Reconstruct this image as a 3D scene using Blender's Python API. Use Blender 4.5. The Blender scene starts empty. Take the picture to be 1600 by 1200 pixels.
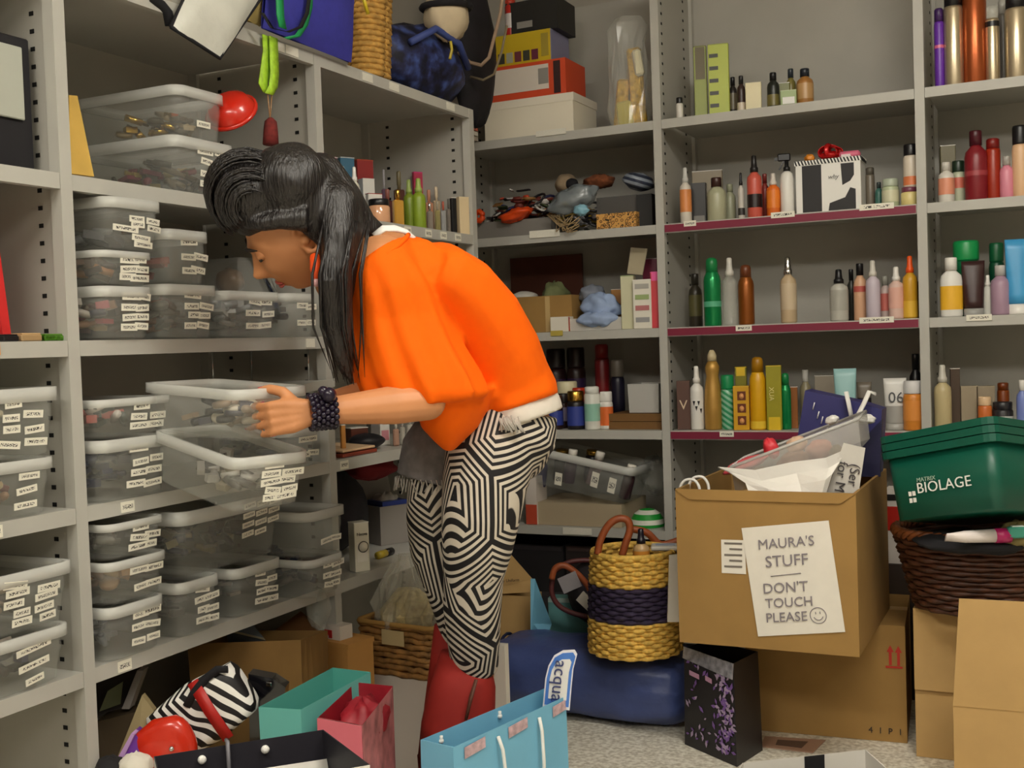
import bpy, math, random
from mathutils import Vector, Matrix
SC = bpy.context.scene
COL = SC.collection
random.seed(7)
R = math.radians

# ---------------------------------------------------------------- camera, light, exposure
F_PX = 1790.0
YAW, PITCH, ROLL = .455, .035, .034
CAM = Vector((1.877, -4.056, 1.22))
_fw = Vector((-math.sin(YAW)*math.cos(PITCH), math.cos(YAW)*math.cos(PITCH), -math.sin(PITCH)))
_r0 = Vector((math.cos(YAW), math.sin(YAW), 0))
_d0 = _fw.cross(_r0)
CR = _r0*math.cos(ROLL) + _d0*math.sin(ROLL)          # camera right
CD = -_r0*math.sin(ROLL) + _d0*math.cos(ROLL)         # camera down
CF = _fw                                              # camera forward
cam_data = bpy.data.cameras.new('camera')
cam_data.sensor_width = 36.0
cam_data.lens = F_PX/1600*36
cam = bpy.data.objects.new('camera', cam_data)
COL.objects.link(cam)
m = Matrix((CR, -CD, -CF)).transposed().to_4x4()
m.translation = CAM
cam.matrix_world = m
SC.camera = cam
SC.view_settings.view_transform = 'Standard'
SC.view_settings.look = 'None'
SC.view_settings.gamma = 1
SC.view_settings.use_curve_mapping = False
SC.view_settings.exposure = EXPOSURE = 0.95
world = bpy.data.worlds.new('room_ambient')
SC.world = world
world.use_nodes = True
world.node_tree.nodes['Background'].inputs[0].default_value = (1, .93, .82, 1)
world.node_tree.nodes['Background'].inputs[1].default_value = 0.03
LAMP_STRENGTH = 13.0
LAMP_COLOR = (1.0, .95, .85)
LAMPS = [(.85, -4.3), (1.95, -2.3), (3.0, -4.7)]      # ceiling fixtures (x, y)

def at(x, y, X=None, Y=None, Z=None, D=None):
    w = CF + CR*((x-800)/F_PX) + CD*((y-600)/F_PX)
    if X is not None: t = (X-CAM.x)/w.x
    elif Y is not None: t = (Y-CAM.y)/w.y
    elif Z is not None: t = (Z-CAM.z)/w.z
    else: t = D
    return CAM + w*t
def depth_of(p): return (Vector(p)-CAM).dot(CF)

# ---------------------------------------------------------------- materials
def lin(c):
    return tuple(((v/255)/12.92 if v/255 <= .04045 else ((v/255+.055)/1.055)**2.4) for v in c) + (1,)
MATS = {}
def mat(name, col, rough=.6, metal=0, spec=.5, noise=0, nscale=20, bump=0, alpha=None, emit=0, sheen=0, coat=0):
    if name in MATS: return MATS[name]
    m = bpy.data.materials.new(name); m.use_nodes = True
    nt = m.node_tree; b = nt.nodes['Principled BSDF']; L = nt.links.new
    c = lin(col)
    b.inputs['Base Color'].default_value = c
    b.inputs['Roughness'].default_value = rough
    b.inputs['Metallic'].default_value = metal
    b.inputs['Specular IOR Level'].default_value = spec
    if coat: b.inputs['Coat Weight'].default_value = coat
    if sheen: b.inputs['Sheen Weight'].default_value = sheen
    if emit:
        b.inputs['Emission Color'].default_value = c
        b.inputs['Emission Strength'].default_value = emit
    if noise or bump:
        tc = nt.nodes.new('ShaderNodeTexCoord')
        nz = nt.nodes.new('ShaderNodeTexNoise'); nz.inputs['Scale'].default_value = nscale; nz.inputs['Detail'].default_value = 4
        L(tc.outputs['Object'], nz.inputs['Vector'])
        if noise:
            r = nt.nodes.new('ShaderNodeValToRGB')
            r.color_ramp.elements[0].position = .3; r.color_ramp.elements[1].position = .7
            r.color_ramp.elements[0].color = tuple(max(0, v*(1-noise)) for v in c[:3])+(1,)
            r.color_ramp.elements[1].color = tuple(min(1, v*(1+noise)) for v in c[:3])+(1,)
            L(nz.outputs['Fac'], r.inputs['Fac']); L(r.outputs['Color'], b.inputs['Base Color'])
        if bump:
            bp = nt.nodes.new('ShaderNodeBump'); bp.inputs['Strength'].default_value = bump; bp.inputs['Distance'].default_value = .01
            L(nz.outputs['Fac'], bp.inputs['Height']); L(bp.outputs['Normal'], b.inputs['Normal'])
    if alpha is not None:
        out = nt.nodes['Material Output']
        tr = nt.nodes.new('ShaderNodeBsdfTransparent'); mx = nt.nodes.new('ShaderNodeMixShader')
        mx.inputs[0].default_value = alpha
        tr.inputs[0].default_value = (.985, .99, .985, 1)
        L(tr.outputs[0], mx.inputs[1]); L(b.outputs[0], mx.inputs[2]); L(mx.outputs[0], out.inputs['Surface'])
    MATS[name] = m
    return m
def pm(col, rough=.35, **k):
    """plain plastic / paper material keyed by its colour"""
    return mat('plain_%d_%d_%d_%d' % (*col, int(rough*100)) + ''.join('_%s%s' % (a, int(b*100)) for a, b in k.items()), col, rough, **k)
def nodes_mat(name, rough=.7):
    m = bpy.data.materials.new(name); m.use_nodes = True
    MATS[name] = m
    nt = m.node_tree; b = nt.nodes['Principled BSDF']; b.inputs['Roughness'].default_value = rough
    def N(t, **k):
        n = nt.nodes.new(t)
        for a, v in k.items():
            if a.startswith('i_'): n.inputs[a[2:].replace('_', ' ')].default_value = v
            else: setattr(n, a, v)
        return n
    return m, nt, b, N, nt.links.new

# ---------------------------------------------------------------- mesh builder
class MB:
    def __init__(s): s.v = []; s.f = []; s.m = []; s.smooth = []
    def add(s, vs, fs, mi=0, sm=False):
        o = len(s.v); s.v += [Vector(p) for p in vs]
        for f in fs: s.f.append([i+o for i in f]); s.m.append(mi); s.smooth.append(sm)
        return s
    def box(s, c, d, rot=None, mi=0, bev=0):
        x, y, z = d[0]/2, d[1]/2, d[2]/2
        if bev:
            b = min(bev, x*.9, y*.9, z*.9); vs = []
            for sx in (-1, 1):
                for sy in (-1, 1):
                    for sz in (-1, 1):
                        vs += [(sx*x, sy*(y-b), sz*(z-b)), (sx*(x-b), sy*y, sz*(z-b)), (sx*(x-b), sy*(y-b), sz*z)]
            def q(sx, sy, sz, k): return (((sx > 0)*4+(sy > 0)*2+(sz > 0))*3+k)
            fs = []
            for k, (a, bb) in ((0, (1, 2)), (1, (0, 2)), (2, (0, 1))):
                for sg in (-1, 1):
                    loop = []
                    for u, w in ((-1, -1), (1, -1), (1, 1), (-1, 1)):
                        t = [0, 0, 0]; t[k] = sg; t[a] = u; t[bb] = w
                        loop.append(q(*t, k))
                    flip = (sg > 0) ^ (k == 1)
                    fs.append(loop if flip else loop[::-1])
            for k in range(3):      # edges along axis k
                a, bb = [i for i in range(3) if i != k]
                for u in (-1, 1):
                    for w in (-1, 1):
                        l = []
                        for e, kk in ((-1, a), (1, a), (1, bb), (-1, bb)):
                            t = [0, 0, 0]; t[k] = e; t[a] = u; t[bb] = w
                            l.append(q(*t, kk))
                        fs.append(l)
            for sx in (-1, 1):
                for sy in (-1, 1):
                    for sz in (-1, 1): fs.append([q(sx, sy, sz, k) for k in range(3)])
        else:
            vs = [(sx*x, sy*y, sz*z) for sx in (-1, 1) for sy in (-1, 1) for sz in (-1, 1)]
            fs = [(0, 1, 3, 2), (4, 6, 7, 5), (0, 4, 5, 1), (2, 3, 7, 6), (0, 2, 6, 4), (1, 5, 7, 3)]
        M = Matrix.Translation(Vector(c))
        if rot is not None: M = M @ (rot.to_4x4() if not isinstance(rot, (int, float)) else Matrix.Rotation(rot, 4, 'Z'))
        return s.add([M @ Vector(p) for p in vs], fs, mi)
    def bounds(s, x0, x1, y0, y1, z0, z1, mi=0, bev=0):
        return s.box(((x0+x1)/2, (y0+y1)/2, (z0+z1)/2), (abs(x1-x0), abs(y1-y0), abs(z1-z0)), None, mi, bev)
    def loft(s, rings, cap=(True, True), mi=0, sm=True, close=True):
        n = len(rings[0]); vs = [p for r in rings for p in r]; fs = []
        for i in range(len(rings)-1):
            for j in range(n if close else n-1):
                k = (j+1) % n
                fs.append((i*n+j, i*n+k, (i+1)*n+k, (i+1)*n+j))
        if cap[0]: fs.append(list(range(n))[::-1])
        if cap[1]: fs.append([(len(rings)-1)*n+j for j in range(n)])
        return s.add(vs, fs, mi, sm)
    def lathe(s, prof, c=(0, 0, 0), n=20, mi=0, sx=1, sy=1, cap=(True, True), M=None):
        rings = []
        for r, z in prof:
            ring = [Vector((math.cos(2*math.pi*j/n)*r*sx, math.sin(2*math.pi*j/n)*r*sy, z)) for j in range(n)]
            rings.append([(M @ p if M else p)+Vector(c) for p in ring])
        return s.loft(rings, cap, mi)
    def tube(s, pts, rad, n=8, mi=0, cap=(True, True)):
        pts = [Vector(p) for p in pts]; rings = []; up = None
        for i, p in enumerate(pts):
            t = (pts[min(i+1, len(pts)-1)]-pts[max(i-1, 0)]).normalized()
            if up is None: up = t.orthogonal().normalized()
            a = (up - t*up.dot(t))
            a = a.normalized() if a.length > 1e-6 else t.orthogonal().normalized()
            up = a; b = t.cross(a)
            r = rad[i] if isinstance(rad, (list, tuple)) else rad
            ra, rb = r if isinstance(r, (list, tuple)) else (r, r)
            rings.append([p + a*math.cos(2*math.pi*j/n)*ra + b*math.sin(2*math.pi*j/n)*rb for j in range(n)])
        return s.loft(rings, cap, mi)
    def ball(s, c, r, n=14, m=9, mi=0, M=None):
        rx, ry, rz = r if isinstance(r, (list, tuple)) else (r, r, r)
        rings = []
        for i in range(m+1):
            t = math.pi*(i/m)*.996+.006
            rings.append([Vector((math.sin(t)*math.cos(2*math.pi*j/n)*rx, math.sin(t)*math.sin(2*math.pi*j/n)*ry, -math.cos(t)*rz)) for j in range(n)])
        rings = [[(M @ p if M else p)+Vector(c) for p in q] for q in rings]
        return s.loft(rings, (True, True), mi)
    def sheet(s, grid, th, mi=0, sm=True):
        """thick sheet from a grid of points (rows of columns)"""
        nr, nc = len(grid), len(grid[0])
        G = [[Vector(p) for p in row] for row in grid]
        nrm = [[None]*nc for _ in range(nr)]
        for i in range(nr):
            for j in range(nc):
                a = G[min(i+1, nr-1)][j]-G[max(i-1, 0)][j]; b = G[i][min(j+1, nc-1)]-G[i][max(j-1, 0)]
                c = a.cross(b); nrm[i][j] = c.normalized() if c.length > 1e-9 else Vector((0, 0, 1))
        top = [G[i][j]+nrm[i][j]*th/2 for i in range(nr) for j in range(nc)]
        bot = [G[i][j]-nrm[i][j]*th/2 for i in range(nr) for j in range(nc)]
        N = nr*nc; fs = []
        for i in range(nr-1):
            for j in range(nc-1):
                a = i*nc+j
                fs.append((a, a+nc, a+nc+1, a+1)); fs.append((N+a, N+a+1, N+a+nc+1, N+a+nc))
        edge = [j for j in range(nc)]+[i*nc+nc-1 for i in range(1, nr)]+[(nr-1)*nc+j for j in range(nc-2, -1, -1)]+[i*nc for i in range(nr-2, 0, -1)]
        for k in range(len(edge)):
            a, b = edge[k], edge[(k+1) % len(edge)]
            fs.append((a, b, N+b, N+a))
        return s.add(top+bot, fs, mi, sm)
    def mesh(s, name, mats, M=None):
        me = bpy.data.meshes.new(name)
        vs = [M @ p for p in s.v] if M is not None else s.v
        me.from_pydata([tuple(p) for p in vs], [], s.f)
        for k in (mats if isinstance(mats, (list, tuple)) else [mats]): me.materials.append(k)
        me.polygons.foreach_set('material_index', s.m); me.polygons.foreach_set('use_smooth', s.smooth)
        import bmesh
        bm = bmesh.new(); bm.from_mesh(me); bmesh.ops.recalc_face_normals(bm, faces=bm.faces); bm.to_mesh(me); bm.free()
        return me
    def build(s, name, mats, parent=None, world=True, kind=None):
        """world=True: vertices are world coordinates; otherwise they are local to the parent"""
        M = wm(parent).inverted() if (parent is not None and world) else None
        loc = None
        if parent is None:                                  # put the origin at the base of the thing
            xs = [p.x for p in s.v]; ys = [p.y for p in s.v]; zs = [p.z for p in s.v]
            loc = Vector(((min(xs)+max(xs))/2, (min(ys)+max(ys))/2, min(zs)))
            M = Matrix.Translation(-loc)
        o = bpy.data.objects.new(name, s.mesh(name, mats, M)); COL.objects.link(o)
        if loc is not None: o.location = loc
        if parent is not None: o.parent = parent
        if kind: o['kind'] = kind
        return o
def wm(o):
    M = o.matrix_basis.copy()
    while o.parent is not None:
        o = o.parent; M = o.matrix_basis @ M
    return M
def tag(o, label=None, cat=None, group=None, kind=None):
    if label: o['label'] = label
    if cat: o['category'] = cat
    if group: o['group'] = group
    if kind: o['kind'] = kind
    return o
def thing(name, label, cat, loc=(0, 0, 0), rz=0, group=None, M=None):
    o = bpy.data.objects.new(name, None); COL.objects.link(o)
    o.empty_display_size = .05
    if M is not None: o.matrix_basis = M
    else: o.location = loc; o.rotation_euler = (0, 0, rz)
    return tag(o, label, cat, group)
def linkmesh(name, me, parent, M=None):
    o = bpy.data.objects.new(name, me); COL.objects.link(o); o.parent = parent
    if M is not None: o.matrix_basis = M
    return o
_tc = {}
def text_mesh(body, size, depth=.0006, align='CENTER', shear=0, space=1):
    cu = bpy.data.curves.new('lettering', 'FONT'); cu.body = body; cu.size = size; cu.extrude = depth
    cu.align_x = align; cu.align_y = 'CENTER'; cu.shear = shear; cu.space_character = space; cu.resolution_u = 3
    o = bpy.data.objects.new('lettering_curve', cu); COL.objects.link(o)
    dg = bpy.context.evaluated_depsgraph_get()
    me = bpy.data.meshes.new_from_object(o.evaluated_get(dg))
    bpy.data.objects.remove(o); bpy.data.curves.remove(cu)
    return me
def lettering(body, size, parent, origin, xdir, ydir, m, name='lettering', **k):
    """flat raised lettering: origin = centre, xdir = reading direction, ydir = up of the letters (world)"""
    me = text_mesh(body, size, **k); me.materials.clear(); me.materials.append(m)
    x = Vector(xdir).normalized(); y = Vector(ydir); y = (y-x*y.dot(x)).normalized(); z = x.cross(y)
    M = Matrix((x, y, z)).transposed().to_4x4(); M.translation = Vector(origin)+z*.0012
    return linkmesh(name, me, parent, wm(parent).inverted() @ M)
# ---------------------------------------------------------------- materials of the place
STEEL = mat('shelf_grey_enamel', (186, 184, 176), .42, spec=.4, noise=.04, nscale=6)
PANEL = mat('shelf_panel_grey', (178, 175, 166), .5, spec=.35, noise=.05, nscale=5)
HOLE = mat('slot_black', (14, 13, 12), .9)
MAROON = mat('maroon_strip', (128, 30, 58), .5)
STICKER = mat('white_sticker', (232, 228, 214), .6, noise=.04, nscale=200)
def label_material():
    m, nt, b, N, L = nodes_mat('printed_label', .6)
    tc = N('ShaderNodeTexCoord'); sp = N('ShaderNodeSeparateXYZ'); L(tc.outputs['Generated'], sp.inputs[0])
    oi = N('ShaderNodeObjectInfo')
    nz = N('ShaderNodeTexNoise'); nz.noise_dimensions = '4D'; nz.inputs['Scale'].default_value = 22; nz.inputs['Detail'].default_value = 0
    mu = N('ShaderNodeMath', operation='MULTIPLY'); mu.inputs[1].default_value = 50; L(oi.outputs['Random'], mu.inputs[0]); L(mu.outputs[0], nz.inputs['W'])
    mp = N('ShaderNodeMapping'); mp.inputs['Scale'].default_value = (1, 1, .35); L(tc.outputs['Generated'], mp.inputs[0]); L(mp.outputs[0], nz.inputs['Vector'])
    g = N('ShaderNodeMath', operation='GREATER_THAN'); g.inputs[1].default_value = .5; L(nz.outputs['Fac'], g.inputs[0])
    def band(sock, c, w):
        a = N('ShaderNodeMath', operation='SUBTRACT'); a.inputs[1].default_value = c; L(sock, a.inputs[0])
        d = N('ShaderNodeMath', operation='ABSOLUTE'); L(a.outputs[0], d.inputs[0])
        e = N('ShaderNodeMath', operation='LESS_THAN'); e.inputs[1].default_value = w; L(d.outputs[0], e.inputs[0]); return e.outputs[0]
    p1 = N('ShaderNodeMath', operation='MULTIPLY'); L(g.outputs[0], p1.inputs[0]); L(band(sp.outputs['Z'], .5, .2), p1.inputs[1])
    p2 = N('ShaderNodeMath', operation='MULTIPLY'); L(p1.outputs[0], p2.inputs[0]); L(band(sp.outputs['X'], .5, .38), p2.inputs[1])
    mx = N('ShaderNodeMix', data_type='RGBA'); mx.inputs[6].default_value = lin((238, 234, 218)); mx.inputs[7].default_value = lin((70, 66, 62))
    L(p2.outputs[0], mx.inputs[0]); L(mx.outputs[2], b.inputs['Base Color'])
    return m
LABEL = label_material()
def floor_material():
    m, nt, b, N, L = nodes_mat('speckled_vinyl', .35)
    tc = N('ShaderNodeTexCoord'); v = N('ShaderNodeTexNoise'); v.inputs['Scale'].default_value = 70; v.inputs['Detail'].default_value = 6
    L(tc.outputs['Object'], v.inputs['Vector'])
    r = N('ShaderNodeValToRGB'); e = r.color_ramp.elements
    e[0].position = .36; e[0].color = lin((190, 182, 162)); e[1].position = .62; e[1].color = lin((240, 236, 222))
    L(v.outputs['Fac'], r.inputs['Fac']); L(r.outputs['Color'], b.inputs['Base Color'])
    return m
WALLM = mat('painted_wall', (176, 170, 158), .8, noise=.03, nscale=3)
CEILM = mat('ceiling_tile_white', (226, 222, 210), .9)
def struct(name, x0, x1, y0, y1, z0, z1, m, label):
    o = MB().bounds(x0, x1, y0, y1, z0, z1).build(name, m); return tag(o, label, kind='structure')
XL, YB = -.50, .50
struct('floor', XL-.1, 4.4, -6.6, YB+.1, -.06, 0, floor_material(), 'pale cream speckled vinyl floor')
struct('ceiling', XL-.1, 4.4, -6.6, YB+.1, 2.9, 2.96, CEILM, 'white ceiling over the storeroom')
struct('wall_left', XL-.1, XL, -6.6, YB, 0, 2.9, WALLM, 'grey painted wall behind the left shelving')
struct('wall_back', XL-.1, 4.4, YB, YB+.1, 0, 2.9, WALLM, 'grey painted wall behind the back shelving')
struct('wall_right', 4.4, 4.5, -6.6, YB+.1, 0, 2.9, WALLM, 'grey painted wall out of view to the right')
struct('wall_front', XL-.1, 4.5, -6.7, -6.6, 0, 2.9, WALLM, 'grey painted wall behind the viewer')

def ceiling_light(x, y, label):
    t = thing('ceiling_light', label, 'ceiling light', (x, y, 2.9), 0, 'fluorescent ceiling fixtures')
    MB().bounds(-.62, .62, -.32, .32, -.05, 0).build('housing', mat('white_enamel', (225, 225, 220), .4), t, world=False)
    e = mat('lit_diffuser', (255, 255, 255), .5)
    b = e.node_tree.nodes['Principled BSDF']; b.inputs['Emission Color'].default_value = (*LAMP_COLOR, 1); b.inputs['Emission Strength'].default_value = LAMP_STRENGTH
    MB().bounds(-.57, .57, -.16, .16, -.15, -.0505).build('diffuser', e, t, world=False)
for (x, y), w in zip(LAMPS, ('behind the viewer on the left', 'over the aisle by the back shelves', 'behind the viewer on the right')):
    ceiling_light(x, y, 'rectangular fluorescent ceiling light ' + w)

# ---------------------------------------------------------------- shelving
ZT, Z1, Z2, Z3, Z4, Z5 = 2.023, 1.641, 1.26, .879, .503, .12          # back run, shelf tops
LT, L1, L2, L3, L4, L5 = 2.046, 1.606, 1.258, .907, .561, .2           # left run, shelf tops
W = .914; YA = -2.284; XD = .537; DEP = .45; TOP = 2.62
PW = .031
_stick = MB().bounds(-.022, .022, -.0009, .0009, -.011, .011)
def sticker(parent, p, w=.044, h=.022, normal='x', m=LABEL):
    """flat paper sticker on a vertical face; normal 'x' faces +x, 'y' faces -y"""
    key = 'sticker_%d_%d_%s_%s' % (w*1000, h*1000, normal, m.name)
    if key not in _tc:
        b = MB().bounds(-w/2, w/2, -.0008, .0008, -h/2, h/2)
        _tc[key] = b.mesh('label_strip', m)
    M = Matrix.Translation(Vector(p))
    if normal == 'x': M = M @ Matrix.Rotation(R(90), 4, 'Z')
    return linkmesh('label_strip', _tc[key], parent, wm(parent).inverted() @ M)

# left run (front plane x = 0)
LU = thing('shelving_unit', 'grey steel shelving run along the left wall full of clear bins', 'shelving', (-DEP/2, -1.4, 0))
LTOP = LT
posts_y = [YA-W, YA, YA+W, YA+2*W]
for i, y in enumerate(posts_y):
    MB().bounds(-.03, 0, y-PW, y, 0, LTOP).build('post', STEEL, LU)
    MB().bounds(-DEP, -DEP+.03, y-PW, y, 0, LTOP).build('post', STEEL, LU)
    pn = MB().bounds(-DEP+.03, -.03, y-.018, y-.013, 0, LTOP).build('side_panel', PANEL, LU)
    h = MB()
    for k in range(int(LTOP/.037)):
        z = .06+k*.037
        for x in (-.075, -.345):
            h.bounds(x-.006, x+.006, y-.0195, y-.0182, z-.0045, z+.0045)
            if i == 3: pass
    h.build('slot_holes', HOLE, pn, kind='stuff')
MB().bounds(-DEP-.008, -DEP, posts_y[0]-PW, posts_y[-1], 0, LTOP).build('back_panel', PANEL, LU)
def shelf(parent, x0, x1, y0, y1, z, front, lip=.033):
    b = MB().bounds(x0, x1, y0, y1, z-.006, z)
    if front == 'x': b.bounds(x1-.004, x1, y0, y1, z-lip, z-.006).bounds(x1-.02, x1-.004, y0, y1, z-lip, z-lip+.003)
    else: b.bounds(x0, x1, y0, y0+.004, z-lip, z-.006).bounds(x0, x1, y0+.004, y0+.02, z-lip, z-lip+.003)
    return b.build('shelf', STEEL, parent)
left_shelves = {}
for i in range(3):
    for k, z in enumerate((LT, L1, L2, L3, L4)):
        left_shelves[i, k] = shelf(LU, -DEP+.005, -.001, posts_y[i]+.001, posts_y[i+1]-PW-.001, z, 'x')
for i, k, ys in ((2, 0, (-1.13, -.98, -.62)), (2, 1, (-.93, -.80, -.70, -.60)), (2, 3, (-1.33, -.98, -.88, -.76)),
                 (1, 2, (-1.47,)), (1, 3, (-2.17,)), (1, 4, (-2.2,)), (0, 3, (-2.52,)), (1, 0, (-1.56, -1.50))):
    for y in ys:
        z = (LT, L1, L2, L3, L4, L5)[k]
        sticker(left_shelves[i, k], (.0002, y, z-.017), .04 if k else .055, .024, 'x', STICKER if k in (0, 2) else LABEL)
sticker(left_shelves[0, 2], (.0002, -2.50, L2-.014), .03, .024, 'x', pm((222, 150, 40)))
# back run (front plane y = 0)
BU = thing('shelving_unit', 'grey steel shelving run along the back wall holding bottles and boxes', 'shelving', (1.0, DEP/2, 0))
posts_x = [XD-W, XD, XD+W, XD+2*W]
for i, x in enumerate(posts_x):
    MB().bounds(x-PW, x, 0, .03, 0, TOP).build('post', STEEL, BU)
    MB().bounds(x-PW, x, DEP-.03, DEP, 0, TOP).build('post', STEEL, BU)
    pn = MB().bounds(x-.018, x-.013, .03, DEP-.03, 0, TOP).build('side_panel', PANEL, BU)
    h = MB()
    for k in range(int(TOP/.037)):
        z = .06+k*.037
        for y in (.075, .345): h.bounds(x-.0128, x-.0115, y-.006, y+.006, z-.0045, z+.0045)
    h.build('slot_holes', HOLE, pn, kind='stuff')
MB().bounds(posts_x[0]-PW, posts_x[-1], DEP, DEP+.008, 0, TOP).build('back_panel', PANEL, BU)
back_shelves = {}
for i in range(3):
    for k, z in enumerate((ZT, Z1, Z2, Z3, Z4, Z5)):
        s_ = back_shelves[i, k] = shelf(BU, posts_x[i]+.001, posts_x[i+1]-PW-.001, .001, DEP-.005, z, 'y')
        if i == 1 and k in (1, 2, 3):
            MB().bounds(posts_x[1]+.003, posts_x[2]-PW-.003, -.0025, -.0002, z-.03, z-.004).build('red_strip', MAROON, s_)
def back_sticker(i, k, px0, px1, py, h=.02, m=LABEL, dy=-.0035):
    a = at(px0, py, Y=0); b = at(px1, py, Y=0)
    sticker(back_shelves[i, k], ((a.x+b.x)/2, dy, a.z), b.x-a.x, h, 'y', m)
back_sticker(1, 1, 1069, 1088, 350); back_sticker(1, 1, 1205, 1242, 337); back_sticker(1, 1, 1343, 1397, 325)
back_sticker(1, 2, 1150, 1175, 513); back_sticker(1, 2, 1343, 1397, 501)
back_sticker(1, 3, 1125, 1147, 678); back_sticker(2, 2, 1510, 1550, 497)
back_sticker(0, 1, 828, 875, 367, .028, STICKER); back_sticker(0, 2, 861, 880, 521, .02, pm((190, 170, 80)))
back_sticker(0, 0, 838, 885, 210, .022, STICKER); back_sticker(0, 4, 880, 925, 829, .026, STICKER)
# ---------------------------------------------------------------- clear storage bins
CLEAR = mat('clear_polypropylene', (236, 236, 230), .25, spec=.7, alpha=.13)
RIM = mat('clear_polypropylene_rim', (240, 240, 234), .25, spec=.7, alpha=.52)
def rrect(w, d, r, z, n=4):
    pts = []
    for cx, cy, a0 in ((w/2-r, d/2-r, 0), (-w/2+r, d/2-r, 90), (-w/2+r, -d/2+r, 180), (w/2-r, -d/2+r, 270)):
        for k in range(n+1):
            a = R(a0+90*k/n); pts.append(Vector((cx+r*math.cos(a), cy+r*math.sin(a), z)))
    return pts
MAKEUP = [pm(c, .4) for c in ((30, 28, 34), (120, 60, 60), (210, 200, 190), (160, 120, 90), (60, 60, 90), (190, 80, 90), (90, 70, 50), (200, 170, 120))]
DARKM = [pm(c, .4) for c in ((24, 22, 30), (40, 38, 60), (60, 40, 44), (30, 40, 70), (120, 110, 104))]
def bin_(label, M, w, d, h, labels=(), contents=None, fill=.6, flip=False, group='clear plastic shoebox bins', seed=0, stuff_label=None):
    """M: matrix at the centre of the base; local -y is the labelled front end"""
    rnd = random.Random(seed+int(w*1000)+int(h*1000))
    t = thing('storage_bin', label, 'storage bin', M=M, group=group)
    tp = .90; T = .0025
    b = MB(); rings = []
    prof = [(tp*.9, 0), (tp, .006), (tp+.055, h*.55), (tp+.07, h*.56), (.965, h*.9)]
    if flip: prof = [(s_, h-z) for s_, z in prof]
    for s_, z in prof: rings.append(rrect(w*s_, d*(1-(1-s_)*w/d*.9), .028, z))
    if not flip:
        inner = [rrect(w*s_-2*T, d*(1-(1-s_)*w/d*.9)-2*T, .026, max(z, .004)) for s_, z in prof][::-1]
        b.loft(rings+inner, (True, True))
    else: b.loft(rings, (True, False))
    tub = b.build('tub', CLEAR, t, world=False)
    r = MB()
    z0, z1 = (h*.80, h) if not flip else (h*.2, 0)
    q = [rrect(w*1.0, d*1.0, .03, z0), rrect(w*1.045, d*1.03, .032, z0), rrect(w*1.045, d*1.03, .032, z1), rrect(w*.95, d*.97, .028, z1), rrect(w*.95, d*.97, .028, z0)]
    r.loft(q+[q[0]], (False, False))
    r.build('rim', RIM, t, world=False)
    for fx, fz, lw, lh, rot in labels:                   # fx -.5...5 across the front, fz 0..1 up it
        key = 'bl_%d_%d' % (lw*1000, lh*1000)
        if key not in _tc: _tc[key] = MB().bounds(-lw/2, lw/2, -.0007, .0007, -lh/2, lh/2).mesh('paper_label', LABEL)
        fzz = fz if not flip else 1-fz
        s_ = tp+.015+.055*min(1, fzz/.55)+(.06*max(0, fzz-.56)/.4 if fzz > .56 else 0)
        slope = math.atan((w*.1/2)/(h))
        y = -d/2*(1-(1-s_)*w/d*.9)-.0025
        if fz > .84 and not flip: y = -d/2*1.03-.001; slope = 0
        L_ = linkmesh('paper_label', _tc[key], tub, Matrix.Translation((fx*w, y, fz*h)) @ Matrix.Rotation(rot, 4, 'Y') @ Matrix.Rotation(slope if not flip else -slope, 4, 'X'))
    if contents is not None:
        pal = contents; c = MB(); n = int(34*fill*(w*d/.06))+8
        for k in range(n):
            zz = .016+rnd.random()*h*fill*.8+.012
            sc = (tp-.08)*.5
            x = (rnd.random()*2-1)*(w*sc-.03); y = (rnd.random()*2-1)*(d*.42-.045)
            rot = Matrix.Rotation(rnd.random()*6.28, 3, 'Z') @ Matrix.Rotation((rnd.random()-.5)*.9, 3, 'X')
            mi = rnd.randrange(len(pal)); kind = rnd.random()
            if kind < .45: c.box((x, y, zz), (rnd.uniform(.015, .04), rnd.uniform(.02, .05), rnd.uniform(.008, .02)), rot, mi)
            elif kind < .8: c.lathe([(.009, -.03), (.009, .012), (.006, .014), (.006, .03)], (x, y, zz), 8, mi, M=rot @ Matrix.Rotation(R(90), 3, 'X'))
            else: c.lathe([(.02, -.006), (.022, 0), (.02, .006)], (x, y, zz), 10, mi, M=rot)
        o = c.build('makeup_jumble', pal); o.matrix_basis = M @ o.matrix_basis
        tag(o, stuff_label or ('jumbled makeup pieces inside the ' + label)[:95], 'makeup', kind='stuff')
    return t
def lab(n, seed, x0=-.1, x1=.36, z0=.13, z1=.9):
    """n printed labels laid out in rough rows on the front end of a bin"""
    rnd = random.Random(seed); out = []; rows = max(2, int(math.ceil(n/2)))
    k = 0
    for r_ in range(rows):
        z = z0+(z1-z0)*(r_+.5)/rows
        for c in range(2):
            if k >= n: break
            lw = rnd.choice((.040, .048, .056))
            out.append((x0+(x1-x0)*(c+.5)/2+rnd.uniform(-.04, .04), z+rnd.uniform(-.02, .02), lw,   .0155, rnd.choice((0, 0, 0, .05, -.06, .12)))); k += 1
    return out
def lbin(label, x0, x1, row, z, h, n=4, X=0.03, d=.34, contents=MAKEUP, fill=.6, flip=False, seed=0, rz=0, labels=None, stuff_label=None):
    """bin on the left run: px range of its front end at a photo row, base height z"""
    a = at(x0, row, X=X); b = at(x1, row, X=X); w = b.y-a.y
    M = Matrix.Translation((X-d/2-.004, (a.y+b.y)/2, z+.001)) @ Matrix.Rotation(R(90+rz), 4, 'Z')
    return bin_(label, M, w/1.06, d/1.03, h, labels if labels is not None else lab(n, seed+3), contents, fill, flip, seed=seed, stuff_label=stuff_label)
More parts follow.
